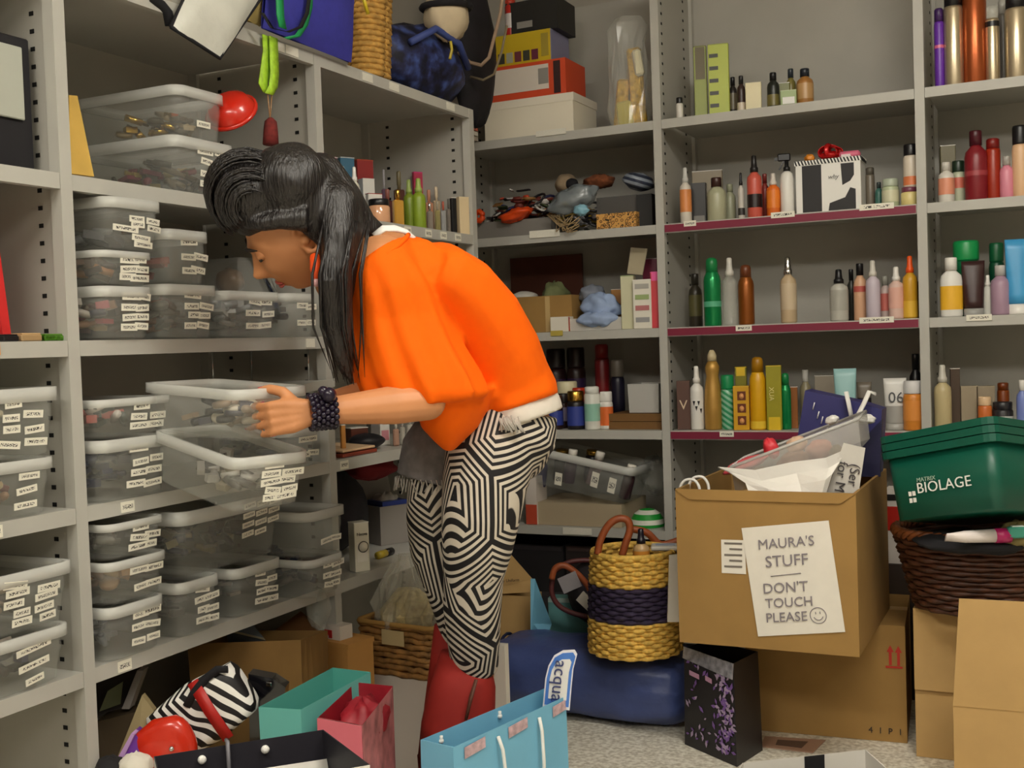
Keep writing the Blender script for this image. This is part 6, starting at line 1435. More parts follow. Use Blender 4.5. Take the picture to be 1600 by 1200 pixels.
MB().loft(lump(sum(rim, Vector())/4+Vector((0, .02, -.05)), (.05, .06, .05), amp=.25, seed=4)).build('red_tissue', mat('deep_red_paper', (150, 26, 40)), t)
t, rim = fbag('large white shopping bag with black lining at the bottom edge', ((258, 1250), (578, 1195), (505, 1140), (240, 1182)), .50, WP, mat('black_lining', (40, 38, 46), .5), taper=1.0)
n2 = (rim[0]-rim[3]).normalized()
for u_ in (.27, .64): 
    p = rim[3].lerp(rim[2], u_)+n2*.006+Vector((0, 0, -.018)); MB().ball(p, .008, 10, 7).build('white_knot', WCORD, t)
MB().tube([rim[3].lerp(rim[2], .42)+Vector((0, 0, .006))+n2*-.01, rim[3].lerp(rim[2], .42)+Vector((0, 0, .008))+n2*.008, rim[3].lerp(rim[2], .42)+n2*.012+Vector((0, 0, -.08))], .004, 6).build('cord', pm((120, 118, 124)), t)
# white lining visible low on the far wall
p, q = rim[3], rim[2]; MB().sheet([[p+n2*.02+Vector((0, 0, -.045)), q+n2*.02+Vector((0, 0, -.05))], [p+n2*.05+Vector((0, 0, -.08)), q+n2*.05+Vector((0, 0, -.09))]], .003).build('white_insert', WP, t)
# kraft bag
zt_ = .42; rim = [at(293, 1006, D=2.92), at(470, 1000, D=2.95), at(512, 985, D=3.12), at(352, 985, D=3.12)]
for p in rim: pass
zt_ = sum(p.z for p in rim)/4
t = paper_bag('kraft_bag', 'brown kraft paper bag gaping open under the lowest left shelf', rim, zt_, KRAFTD, KRAFTD, z0=.03, taper=.95, sag=-.012)
rope([at(x, y, D=3.0) for x, y in ((300, 1015), (312, 1000), (335, 988), (352, 985))], .004, pm((150, 110, 60)), t)
bb = [Vector((p.x, p.y, 0)) for p in rim]; 
t = thing('crate', 'grey flat parcel inside the kraft bag', 'parcel', at(400, 1000, D=3.03)); P = [at(x, y, D=3.05) for x, y in ((352, 985), (415, 1000), (395, 975), (370, 968))]; MB().loft([P, [p+CF*.06-Vector((0, 0, .1)) for p in P]], (True, True), 0, False).build('parcel', pm((110, 116, 124), .6), t); MB().sheet([[P[0]-CF*.003, P[1]-CF*.003], [P[0]-CF*.003+(P[3]-P[0])*.15, P[1]-CF*.003+(P[2]-P[1])*.15]], .001, 0, False).build('tape', pm((170, 160, 130)), t)
P = [at(x, y, D=d_) for x, y, d_ in ((405, 1003, 3.18), (505, 1000, 3.14), (508, 985, 3.2), (470, 955, 3.24))]; t2 = thing('paper_bag', 'darker brown paper bag folded behind the kraft bag', 'bag', (P[1].x, P[1].y, .03))
MB().loft([P, [Vector((p.x, p.y, .03))+CF*.04 for p in P]], (True, True), 0, False).build('paper', mat('dark_kraft_paper', (110, 70, 34), .8, noise=.2, nscale=8), t2); MB().sheet([[P[0], P[3]], [P[0]+Vector((0, 0, -.02)), P[3]+Vector((0, 0, -.02))]], .003, 0, False).build('folded_edge', KRAFTD, t2)
# tan box, little white-red box, crystal by the wicker basket
bb = rect_base(at(505, 1020, D=3.22), at(543, 1020, D=3.16), .10); t = plain_box('box', 'small orange-tan box left of the wicker basket', 'box', bb, .001, at(520, 1003, D=3.2).z, mat('tan_card', (200, 148, 80), .7, noise=.06, nscale=9)); zz = at(520, 1003, D=3.2).z
prism([p for p in rect_base(at(504, 1020, D=3.218), at(544, 1020, D=3.158), .105)], zz-.012, zz+.001).build('lid', mat('tan_card', (200, 148, 80)), t)
bb = rect_base(at(505, 995, D=3.24), at(531, 995, D=3.20), .05); t = plain_box('box', 'tiny white and red carton on the orange-tan box', 'box', bb, zz+.002, at(518, 987, D=3.2).z+.012, pm((222, 214, 204), .5)); face_panel(t, bb, 0, 0, .55, zz+.006, zz+.028, pm((190, 40, 40)), 'red_panel')
bb = rect_base(at(540, 1030, D=3.36), at(570, 1030, D=3.32), .08); plain_box('box', 'crumpled grey carton between tan box and wicker basket', 'box', bb, .001, at(555, 1010, D=3.34).z, pm((130, 124, 112), .8))
c = at(498, 962, D=3.18); t = thing('ornament', 'clear cut-glass ornament beside the inner post', 'ornament', c); MB().loft(lump(c+Vector((0, 0, .02)), (.035, .03, .06), n=9, m=6, amp=.15, seed=3), (True, True), 0, False).build('glass', GLASS, t); MB().lathe([(.022, -.07), (.026, -.06), (.014, -.04)], c, 10).build('base', CHROME, t)
bb = [F(*q, .262) for q in ((150, 1252), (385, 1252), (392, 1190), (190, 1190))]; bb = [Vector((p.x, p.y, 0)) for p in bb]
t = plain_box('cardboard_box', 'low cardboard box under the zebra handbag and red purse', 'box', bb, .001, .262, KRAFT); face_panel(t, bb, 0, .46, .54, .003, .26, pm((196, 160, 100), .3), 'tape')
# zebra bag, red purse, black glossy bag
c = at(318, 1112, D=2.60); M = Matrix((CR, CF, -CD)).transposed() @ Matrix.Rotation(R(-33), 3, 'Y')
t = thing('handbag', 'zebra print handbag with red strap lying tilted on the pile', 'bag', c)
def soft_box(c, d, M, n=4, pw=5): 
    rings = []
    for i in range(11):
        v = -1+2*i/10; k = (1-abs(v)**pw)**(1/pw) if abs(v) < 1 else .02; k = max(k, .05)
        ring = []
        for j in range(28):
            a = 2*math.pi*j/28; ca, sa = math.cos(a), math.sin(a); q = (abs(ca)**pw+abs(sa)**pw)**(-1/pw)
            ring.append(Vector(c)+M @ Vector((ca*q*k*d[0]/2, sa*q*k*d[1]/2, v*d[2]/2)))
        rings.append(ring)
    return MB().loft(rings)
soft_box(c, (.235, .10, .15), M).build('body', zebra('zebra_cloth', 14, rot=(.3, .9, .2), dist=11), t)
p = c+M @ Vector((.035, -.055, 0)); MB().sheet([[p+M @ Vector((-.013, 0, -.075)), p+M @ Vector((.013, 0, -.075))], [p+M @ Vector((-.013, -.004, 0)), p+M @ Vector((.013, -.004, 0))], [p+M @ Vector((-.013, .005, .074)), p+M @ Vector((.013, .005, .074))]], .004).build('red_strap', mat('red_leather', (180, 34, 28), .45), t)
MB().tube([at(x, y, D=2.55) for x, y in ((292, 1104), (305, 1080), (322, 1060), (340, 1046), (356, 1046))], [(.010, .005)]*5, 8).build('black_trim', BLKC, t)
c = at(258, 1165, D=2.50); t = thing('purse', 'glossy red oval purse in front of the zebra handbag', 'purse', c); M2 = Matrix((CR, CF, -CD)).transposed() @ Matrix.Rotation(R(-25), 3, 'Y')
soft_box(c, (.135, .06, .125), M2, pw=2.6).build('body', mat('glossy_red', (206, 44, 20), .25, coat=.4, noise=.08, nscale=9), t); MB().ball(at(268, 1170, D=2.46), .006, 8, 6).build('clasp', CHROME, t)
c = at(412, 1092, D=2.70); t = thing('handbag', 'glossy black pointed bag between zebra handbag and teal bag', 'bag', c)
P = [at(x, y, D=2.68) for x, y in ((388, 1053), (425, 1060), (446, 1074), (440, 1130), (436, 1345), (394, 1345))]
MB().loft([[p-CF*.0 for p in P], [p+CF*.05 for p in P]], (True, True), 0, False).build('body', mat('patent_black', (18, 17, 22), .15, coat=.5), t); MB().box(at(420, 1069, D=2.675), (.016, .004, .010), None, 0, .002).build('buckle', CHROME, t)
# picture frames, board, purple box at far left
def slab(name, label, cat, pix, D, th, m, Dt=None): 
    P = [at(x, y, D=D+dd) for x, y, dd in pix]; t = thing(name, label, cat, sum(P, Vector())/len(P)); MB().loft([P, [p+CF*th for p in P]], (True, True), 0, False).build('slab', m, t); return t
t = slab('picture_frame', 'dark framed picture leaning under the lowest left shelf', 'picture', ((152, 1120, 0), (202, 1100, .05), (215, 1045, .1), (150, 1060, .05)), 2.75, .03, pm((60, 54, 50), .5))
P = [at(x, y, D=2.745+dd) for x, y, dd in ((155, 1112, 0), (188, 1100, .035), (192, 1065, .05), (168, 1080, .02))]; MB().loft([P, [p+CF*.002 for p in P]], (True, True), 0, False).build('print', pm((170, 180, 140), .3), t)
t = slab('picture_frame', 'white edged frame leaning beside the dark framed picture', 'picture', ((190, 1108, 0), (202, 1108, 0), (224, 1048, .06), (214, 1048, .06)), 2.72, .04, pm((196, 190, 184), .5))
t = slab('board', 'plain tan board standing beside the zebra handbag', 'board', ((176, 1202, 0), (215, 1202, 0), (240, 1110, .03), (222, 1086, .03)), 2.55, .02, mat('tan_board', (150, 134, 96), .7)); 
t = slab('box', 'brown box under the frames at far left', 'box', ((140, 1240, 0), (205, 1240, 0), (215, 1112, .05), (150, 1128, .05)), 2.66, .08, pm((96, 80, 58), .8))
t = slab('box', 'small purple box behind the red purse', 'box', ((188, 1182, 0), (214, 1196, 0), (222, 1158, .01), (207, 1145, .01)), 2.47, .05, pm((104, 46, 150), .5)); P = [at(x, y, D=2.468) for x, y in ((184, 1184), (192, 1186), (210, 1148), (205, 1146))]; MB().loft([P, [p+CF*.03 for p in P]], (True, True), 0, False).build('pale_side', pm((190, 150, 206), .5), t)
c = at(212, 1196, D=2.44); t = thing('plush', 'white fluffy lump at the bottom left corner', 'plush', c); MB().loft(lump(c, (.035, .035, .026), amp=.15, seed=2, freq=7)).build('fluff', pm((226, 220, 206), .95), t); MB().loft(lump(at(172, 1196, D=2.44), (.03, .03, .02), amp=.1, seed=2)).build('dark_end', pm((26, 24, 26), .8), t)

# near-black crates added so the space under the low shelf reads dark
for x0, x1, yt, lab_, cc_ in ((745, 868, 850, 'black crate added to darken the lowest back shelf behind the tall cardboard box', (26, 22, 24)), (872, 1034, 856, 'dark brown crate added to darken the lowest back shelf behind the straw basket', (36, 26, 24)), (1062, 1250, 760, 'dark grey crate added to darken the lowest shelf behind the note box', (40, 36, 36))):
    bb = bpx(x0, x1, .06, 0, .30); zz = min(zpx((x0+x1)/2, yt, Y=.06), Z4-.05); t = open_box('crate', lab_, 'crate', bb, Z5+.001, zz, pm(cc_, .8), group='dark crates added to darken the lowest shelf')
    face_panel(t, bb, 0, .02, .98, zz-.02, zz-.004, pm(tuple(int(v*1.6) for v in cc_), .7), 'rim_band')
# ---------------------------------------------------------------- the person
SKIN = mat('skin', (206, 140, 92), .5, noise=.05, nscale=12)
ORANGE = mat('orange_jersey', (255, 104, 0), .8, spec=.2, noise=.03, nscale=30)
def mod(o, voxel, smooth=6, fac=.5, disp=None):
    r = o.modifiers.new('remesh', 'REMESH'); r.mode = 'VOXEL'; r.voxel_size = voxel; r.use_smooth_shade = True
    if smooth:
        s = o.modifiers.new('smooth', 'SMOOTH'); s.iterations = smooth; s.factor = fac
    return o
FACE_F = (-CR*math.cos(R(27))-CF*math.sin(R(27))); FACE_F.z = 0; FACE_F.normalize()
LAT = Vector((0, 0, 1)).cross(FACE_F)                       # her left, towards the camera
def S(x, y, D): return at(x, y, D=D)
def oval(c, ax, ay, ra, rb, n=32, fn=None, pw=2.3):
    pts = []
    for j in range(n):
        a = 2*math.pi*j/n; ca, sa = math.cos(a), math.sin(a)
        q = (abs(ca)**pw+abs(sa)**pw)**(-1/pw); k = fn(a) if fn else 1
        pts.append(c+ax*ca*q*ra*k+ay*sa*q*rb*k)
    return pts
def spine_loft(mb, spec, fold=0, seed=0):
    """spec rows: px, py, D, front-back half, lateral half"""
    P = [S(*r[:3]) for r in spec]; rings = []
    for i, r in enumerate(spec):
        t = (P[min(i+1, len(P)-1)]-P[max(i-1, 0)]).normalized(); ay = (LAT-t*LAT.dot(t)).normalized(); ax = ay.cross(t)
        rings.append(oval(P[i], ax, ay, r[3], r[4], fn=(lambda a, i=i: 1+fold*math.sin(7*a+i*.8+seed))))
    return mb.loft(rings)
PER = thing('person', 'person in a draped orange top and striped leggings bending to pull out a bin', 'person', (S(720, 900, 2.85).x, S(720, 900, 2.85).y, 0))
# --- head frame fitted to the photo
HX = CR*.225+CD*.451-CF*.864; HY = CR*-.812+CD*.577+CF*.089; HZ = CR*-.539-CD*.681-CF*.496
HS = 1.12; HO = S(462, 357, 2.56)
def H(x, y, z): return HO+(HX*x+HY*y+HZ*z)*HS
body = MB()
# skull and face: a shaped grid
def head_point(th, ph):
    """th polar from top, ph around (0 = forward)"""
    x = math.sin(th)*math.sin(ph); y = math.sin(th)*math.cos(ph); z = math.cos(th)
    sn = max(1e-4, math.sin(th)); lo = (1-min(1, -z)**3.4)**(1/3.4) if z < 0 else sn
    kf = lo/sn if (z < 0 and y > 0) else 1
    kf = 1+(kf-1)*min(1, y/sn*1.4) if y > 0 else 1
    px_, py_, pz_ = x*.076*(1+(kf-1)*.5), y*.098*kf, z*.118
    if z > 0: py_ -= .008*z
    front = max(0, y)
    if z < 0:                                   # jaw narrows, chin comes forward
        k = 1-.42*(-z)**1.5; px_ *= k
        if y > 0: py_ = py_*(1-.05*(-z))
        else: py_ *= 1-.42*(-z)
    g = lambda cx, cz, sx, sz: math.exp(-((px_-cx)/sx)**2-((pz_-cz)/sz)**2)
    if y > .2:
        py_ += .030*g(0, -.034, .011, .016)+.016*g(0, -.012, .009, .022)      # nose
        py_ += .006*g(0, .026, .05, .010)                                     # brow
        py_ -= .010*(g(.031, .008, .015, .011)+g(-.031, .008, .015, .011))    # sockets
        py_ += .007*(g(.04, -.03, .02, .02)+g(-.04, -.03, .02, .02))          # cheeks
        py_ += .009*g(0, -.066, .020, .006)+.009*g(0, -.078, .018, .006)-.004*g(0, -.072, .02, .003)
        py_ += .008*g(0, -.105, .018, .012)                                   # chin
    return H(px_, py_, pz_)
rings = []
for i in range(1, 60):
    rings.append([head_point(math.pi*i/60, 2*math.pi*j/72) for j in range(72)])
body.loft(rings)
for sx in (-1, 1):                              # ears
    c = (sx*.076, -.012, -.002)
    pts = [H(sx*(.074+.010*(1-abs(math.cos(a)))), c[1]+.017*math.cos(a)-.004, c[2]+.031*math.sin(a)) for a in [2*math.pi*j/16 for j in range(17)]]
    body.tube(pts, .0052*HS, 7); body.ball(H(sx*.076, -.012, -.004), .013, 10, 7); body.ball(H(sx*.074, -.004, -.030), .008, 10, 7)
# neck, chest, shoulders
body.tube([H(0, -.02, -.02), S(520, 378, 2.60), S(560, 392, 2.64), S(615, 415, 2.68)], [.058, .056, .058, .08], 16)
SH_N = S(597, 424, 2.575); SH_F = SH_N-LAT*.31+CR*.01
body.ball(SH_N, .082, 18, 12); body.ball(SH_F, .07, 16, 10)
body.tube([SH_F, SH_N], .068, 16)
spine_loft(body, [(788, 668, 2.85, .098, .155), (772, 600, 2.84, .085, .135), (752, 545, 2.81, .085, .13), (722, 495, 2.77, .09, .145), (680, 452, 2.73, .085, .16), (640, 428, 2.70, .065, .15), (610, 415, 2.68, .05, .13)])
# arms
EL_N, WR_N = S(668, 628, 2.52), S(492, 644, 2.43)
body.tube([SH_N, SH_N.lerp(EL_N, .5), EL_N], [.055, .046, .04], 14); body.ball(EL_N, .041, 12, 8)
body.tube([EL_N, EL_N.lerp(WR_N, .3), EL_N.lerp(WR_N, .75), WR_N], [.041, .043, .032, (.028, .024)], 14)
EL_F, WR_F = S(600, 612, 2.86), S(478, 640, 2.72)
body.tube([SH_F, SH_F.lerp(EL_F, .5), EL_F], [.05, .044, .038], 14); body.ball(EL_F, .038, 12, 8)
body.tube([EL_F, EL_F.lerp(WR_F, .3), WR_F], [.038, .038, .026], 14)
NAILS = []
def hand(W, d, n, s, curl=(28, 48, 35), thumb=None):
    """W wrist, d wrist-to-knuckles, n palm-facing side, s thumb side"""
    d = d.normalized(); s = (s-d*s.dot(d)).normalized(); n = (n-d*n.dot(d)-s*n.dot(s)).normalized()
    for k, o in enumerate((.0285, .0097, -.0095, -.0275)):
        body.tube([W+s*o*.45, W+d*.045+s*o*.85-n*.002, W+d*.088+s*o-n*.004*(1-abs(o)*20)], [.016, .0155, .0095], 10)
        p = W+d*.088+s*o; a = R(8); ln = (.042, .046, .043, .034)[k]; dirv = d
        body.ball(p, .0092, 10, 8)
        for seg, (l_, c_) in enumerate(zip((ln, ln*.62, ln*.52), curl)):
            a += R(c_*(1+.06*(k-1.5))); dirv = (d*math.cos(a)+n*math.sin(a)+s*.10*(1.5-k)*.6).normalized(); q = p+dirv*l_
            r0 = (.0082, .0075, .0068)[seg]*(1 if k < 3 else .88); body.tube([p, q], [r0, r0*.92], 10); body.ball(q, r0*.95, 10, 8); p = q
        NAILS.append((p-dirv*.004, dirv, (dirv.cross(s)).normalized()))
    tb = W+d*.03+s*.020+n*.006; t1 = tb+(d*.55+s*.75+n*.25).normalized()*.042; t2 = t1+(d*.85+s*.35+n*.35).normalized()*.032; t3 = t2+(d*.95+s*.0+n*.45).normalized()*.024
    body.tube([tb, t1, t2, t3], [.0155, .0125, .0108, .0085], 10); body.ball(t3, .0085, 10, 8)
    NAILS.append((t3-(t3-t2).normalized()*.003, (t3-t2).normalized(), s))
hand(WR_N-CR*.008, -CR*.93+CD*.16-CF*.05, CF*.9-CR*.2+CD*.25, -CD, (34, 52, 36))
hand(WR_F-CR*.012, -CR*.93+CD*.10+CF*.05, -CF*.9+CD*.2, -CD, (24, 40, 32))
# legs inside the leggings
def leg_spec(k):
    if k == 0: return [(786, 660, 2.79, .105), (766, 705, 2.77, .108), (758, 755, 2.76, .10), (751, 805, 2.76, .092), (746, 852, 2.77, .083), (740, 900, 2.79, .070), (738, 950, 2.82, .068), (740, 1000, 2.85, .062), (742, 1045, 2.88, .055)]
    return [(745, 665, 2.94, .10), (705, 705, 2.93, .098), (692, 760, 2.92, .088), (686, 815, 2.92, .080), (685, 862, 2.93, .068), (699, 910, 2.95, .058), (712, 955, 2.97, .052), (722, 1000, 2.99, .047), (726, 1045, 3.02, .044)]
for k in (0, 1):
    sp = leg_spec(k); body.tube([S(*r[:3]) for r in sp], [r[3]*.93 for r in sp], 16)
    p = S(*sp[-1][:3]); body.tube([p, Vector((p.x, p.y, .09))+FACE_F*.02, Vector((p.x, p.y, .05))+FACE_F*.1, Vector((p.x, p.y, .03))+FACE_F*.2], [.05, .045, .04, .03], 12)
B = mod(body.build('body', SKIN, PER), .0036, 4, .45)
for p, d_, u_ in NAILS:
    a = d_.cross(u_).normalized(); vs = [p+u_*.0082+a*.0045-d_*.005, p+u_*.0082-a*.0045-d_*.005, p+u_*.0075-a*.004+d_*.006, p+u_*.0075+a*.004+d_*.006]
    MB().loft([vs, [v-u_*.002 for v in vs]], (True, True), 0, False).build('fingernail', pm((216, 84, 110), .25), B)
# eyes, brows, lips
for sx in (-1, 1):
    MB().ball(H(sx*.031, .0795, .008), .0118*HS, 14, 10).build('eyeball', pm((226, 220, 210), .2), B)
    MB().ball(H(sx*.031, .0815, .0062), .0105*HS, 14, 10).build('iris', pm((30, 18, 12), .2), B)
    MB().ball(H(sx*.031, .0790, .0098), .0136*HS, 16, 12).build('eyelid', SKIN, B)
    MB().tube([H(sx*(.031+.0135*math.cos(R(a))), .0905-.0055*abs(math.cos(R(a)))**2, .0035-.0035*math.sin(R(a))) for a in range(0, 181, 20)], .0024*HS, 6).build('eyelash', pm((20, 14, 12), .6), B)
    MB().tube([H(sx*x, y, z) for x, y, z in ((.014, .0985, .027), (.028, .098, .032), (.042, .089, .031), (.052, .078, .026))], [(.003, .005), (.0034, .006), (.003, .0055), .0015], 6).build('eyebrow', pm((34, 24, 18), .8), B)
LIP = pm((180, 84, 74), .35)
for z, y, r_ in ((-.0655, .1005, .0044), (-.0775, .0995, .0052)):
    MB().tube([H(x, y-.0095*(abs(x)/.02)**1.6, z+.004*(abs(x)/.02)*(1 if z < -.07 else -.6)) for x in (-.022, -.015, -.008, 0, .008, .015, .022)], [.0012, r_*.75, r_, r_, r_, r_*.75, .0012], 8).build('lip', LIP, B)
# --- hair
hair = MB()
rings = []
for i in range(1, 40):
    th = math.pi*i/40; ring = []
    for j in range(48):
        ph = 2*math.pi*j/48; x = math.sin(th)*math.sin(ph)*.094; y = math.sin(th)*math.cos(ph)*.112-.024; z = math.cos(th)*.128+.022
        f = (y+.02)/.1
        if y > -.014 and z < .066: y = -.014-(.066-z)*.12
        if y > .06: z = max(z, .062)
        if z < -.03: x *= .9
        ring.append(H(x, y, z))
    rings.append(ring)
hair.loft(rings)
Hm = Matrix((HX, HY, HZ)).transposed()
hair.loft(lump(H(.0, .024, .104), (.088, .084, .092), Hm, 32, 22, .035, 3, 4))          # swept-up pouf
hair.loft(lump(H(.01, -.05, .085), (.094, .09, .085), Hm, 24, 16, .04, 6, 5))
hair.tube([H(.060, .05, .086), H(.080, .03, .072), H(.088, .0, .060), H(.09, -.045, .03)], [.018, .018, .02, .03], 10)
for pts, rad in (
    ([(525, 318, 2.50), (528, 370, 2.46), (527, 425, 2.45), (530, 480, 2.46), (538, 540, 2.48), (549, 600, 2.50)], [.05, .036, .032, .030, .022, .005]),
    ([(520, 310, 2.56), (536, 360, 2.52), (530, 420, 2.50), (526, 480, 2.50), (530, 540, 2.52), (537, 585, 2.53)], [.06, .050, .042, .032, .024, .006]),
    ([(518, 335, 2.48), (518, 385, 2.44), (515, 440, 2.43), (520, 500, 2.45), (531, 555, 2.47), (540, 590, 2.49)], [.025, .018, .022, .022, .014, .004]),
    ([(500, 280, 2.56), (535, 318, 2.57), (565, 350, 2.60), (592, 372, 2.60)], [.06, .052, .036, .010]),
    ([(520, 330, 2.62), (560, 352, 2.64), (598, 360, 2.66)], [.06, .045, .012]),
    ([(530, 370, 2.66), (540, 430, 2.70), (545, 490, 2.74)], [.045, .035, .015])):
    hair.tube([S(*p) for p in pts], rad, 14); hair.ball(S(*pts[0]), rad[0], 12, 8)
def hairmat():
    m, nt, b, N, L = nodes_mat('black_hair', .34)
    tc = N('ShaderNodeTexCoord'); mp = N('ShaderNodeMapping'); mp.inputs['Scale'].default_value = (60, 60, 6); nz = N('ShaderNodeTexNoise'); nz.inputs['Scale'].default_value = 3; nz.inputs['Detail'].default_value = 5
    mp.inputs['Rotation'].default_value = (.2, -.35, 0)
    L(tc.outputs['Object'], mp.inputs[0]); L(mp.outputs[0], nz.inputs['Vector']); r = N('ShaderNodeValToRGB'); r.color_ramp.elements[0].color = lin((8, 7, 9)); r.color_ramp.elements[1].color = lin((34, 27, 25))
    L(nz.outputs['Fac'], r.inputs[0]); L(r.outputs[0], b.inputs['Base Color']); bp = N('ShaderNodeBump'); bp.inputs['Strength'].default_value = .8; bp.inputs['Distance'].default_value = .006; L(nz.outputs['Fac'], bp.inputs['Height']); L(bp.outputs[0], b.inputs['Normal']); b.inputs['Specular IOR Level'].default_value = .7
    return m
mod(hair.build('hair', hairmat(), PER), .005, 6)
# loose strands along the long lock
st = MB(); rd = random.Random(6)
for k in range(60):
    o = Vector((rd.gauss(0, .016), rd.gauss(0, .016), 0)); e = rd.uniform(-14, 12)
    st.tube([S(530+rd.uniform(-8, 12), 345, 2.47)+o, S(523+e*.6, 430, 2.44)+o*1.0, S(526+e*.8, 510, 2.46)+o*1.0, S(543+e, 585+rd.uniform(-25, 18), 2.49)+o*.6], [.002, .0034, .0026, .0005], 5)
for k in range(110):
    u = rd.uniform(-1, 1); w = rd.uniform(-.003, .004); a0 = rd.uniform(-22, -8); a1 = rd.uniform(120, 165); cx = math.sqrt(max(.02, 1-u*u*.86))
    st.tube([H(u*.088*(1-.10*abs(math.sin(R(a0+(a1-a0)*q/8)))), .024+(.084*cx+w)*math.cos(R(a0+(a1-a0)*q/8)), .104+(.092*cx+w)*math.sin(R(a0+(a1-a0)*q/8))) for q in range(9)], [.0012]+[.0026]*7+[.001], 5)
st.build('hair_strands', MATS['black_hair'], PER, kind='stuff')
# earring
c = H(.084, -.006, -.040)
e_ = MB(); pts = [c, S(492, 402, 2.46), S(494, 420, 2.46), S(495, 436, 2.46)]
MB().tube(pts, [.004, .011, .014, .008], 10).build('earring', mat('orange_bead', (240, 84, 30), .3), PER)
MB().ball(S(494, 441, 2.46), .010, 10, 7).build('earring_bead', pm((222, 170, 170), .3), PER)
# --- leggings
def legmat():
    m, nt, b, N, L = nodes_mat('striped_leggings', .7)
    tc = N('ShaderNodeTexCoord'); mp = N('ShaderNodeMapping'); mp.inputs['Scale'].default_value = (1, 1, .8); mp.inputs['Location'].default_value = (.37, .22, .12)
    v = N('ShaderNodeTexVoronoi'); v.feature = 'DISTANCE_TO_EDGE'; v.inputs['Scale'].default_value = 5.4; v.inputs['Randomness'].default_value = 1
    L(tc.outputs['Object'], mp.inputs[0]); L(mp.outputs[0], v.inputs['Vector'])
    mu = N('ShaderNodeMath', operation='MULTIPLY'); mu.inputs[1].default_value = 15.5; L(v.outputs['Distance'], mu.inputs[0])
    fr = N('ShaderNodeMath', operation='FRACT'); L(mu.outputs[0], fr.inputs[0])
    r = N('ShaderNodeValToRGB'); e = r.color_ramp.elements; e[0].position = .47; e[0].color = lin((20, 17, 20)); e[1].position = .53; e[1].color = lin((212, 202, 186)); L(fr.outputs[0], r.inputs[0]); L(r.outputs[0], b.inputs['Base Color'])
    return m
lg = MB()
for k in (0, 1):
    sp = leg_spec(k); lg.tube([S(*r[:3]) for r in sp], [r[3]+.004 for r in sp], 28)
lg.ball(S(812, 690, 2.83), (.075, .10, .10), 20, 14)
spine_loft(lg, [(770, 715, 2.85, .10, .14), (785, 675, 2.85, .118, .168), (790, 640, 2.85, .112, .16)])
mod(lg.build('leggings', legmat(), PER), .006, 6)
# grey frayed shorts cuff on the far leg and fringe on the near hip
sc_ = MB(); P0_, P1_, P2_ = S(722, 672, 2.92), S(690, 715, 2.92), S(682, 752, 2.92)
sc_.tube([P0_, P1_, P2_], [.112, .110, .104], 20); mod(sc_.build('shorts', mat('grey_denim', (120, 116, 116), .9, noise=.2, nscale=40), PER), .007, 3)
fr_ = MB(); rd = random.Random(8)
for k in range(50):
    a = 2*math.pi*k/50; q = P2_+CR*math.cos(a)*.104-CF*math.sin(a)*.104; fr_.tube([q+Vector((0, 0, .012)), q+Vector((rd.uniform(-.006, .006), 0, -.004)), q+Vector((rd.uniform(-.01, .01), 0, -.012-rd.random()*.016))], .0016, 4)
for k in range(26):
    q = S(790+rd.uniform(-12, 20), 652+rd.uniform(-3, 5), 2.665); fr_.tube([q, q+Vector((.004, 0, -.012)), q+Vector((rd.uniform(0, .02), 0, -.03))], .002, 4)
fr_.build('frayed_threads', mat('grey_thread', (180, 174, 164), .9), PER, kind='stuff')
# white undershirt hem and strap
wb_ = MB(); spine_loft(wb_, [(797, 664, 2.85, .118, .176), (793, 652, 2.85, .120, .180), (786, 636, 2.85, .118, .182), (778, 612, 2.84, .11, .178)])
mod(wb_.build('white_undershirt', pm((226, 218, 206), .85), PER), .006, 4)
MB().tube([S(584, 368, 2.57), S(600, 357, 2.575), S(618, 357, 2.585), S(634, 362, 2.60), S(646, 376, 2.60)], [(.010, .004), (.014, .005), (.016, .006), (.015, .006), .010], 10).build('white_strap', pm((240, 238, 232), .8), PER)
# --- orange top
tp_ = MB()
spine_loft(tp_, [(790, 640, 2.85, .113, .190), (784, 622, 2.85, .116, .196), (770, 590, 2.84, .112, .194), (750, 545, 2.81, .112, .20), (720, 496, 2.77, .110, .205), (682, 452, 2.73, .102, .21), (652, 430, 2.70, .090, .205), (640, 424, 2.69, .070, .19)], .016, 1)
rings = []
SL = [((592, 402), (46, -33), .118), ((600, 425), (58, -26), .130), ((612, 455), (72, -16), .132), ((622, 500), (80, -8), .118), ((636, 545), (88, -3), .124), ((652, 585), (96, -2), .128), ((664, 612), (96, 0), .128), ((668, 630), (86, -9), .118), ((666, 634), (60, -8), .09)]
for i, ((cx, cy), (hx, hy), dp) in enumerate(SL):
    f = i/(len(SL)-1); D0 = 2.60; c = S(cx, cy, D0); ax = S(cx+hx, cy+hy, D0)-c; ring = []
    for j in range(72):
        a = 2*math.pi*j/72; k = 1+(.03+.075*f)*f**.5*math.sin(10*a+.6*math.sin(3*f))+.04*f**.7*math.sin(17*a+1+f)
        ring.append(c+ax*math.cos(a)*k-CF*math.sin(a)*dp*k)
    rings.append(ring)
tp_.loft(rings)
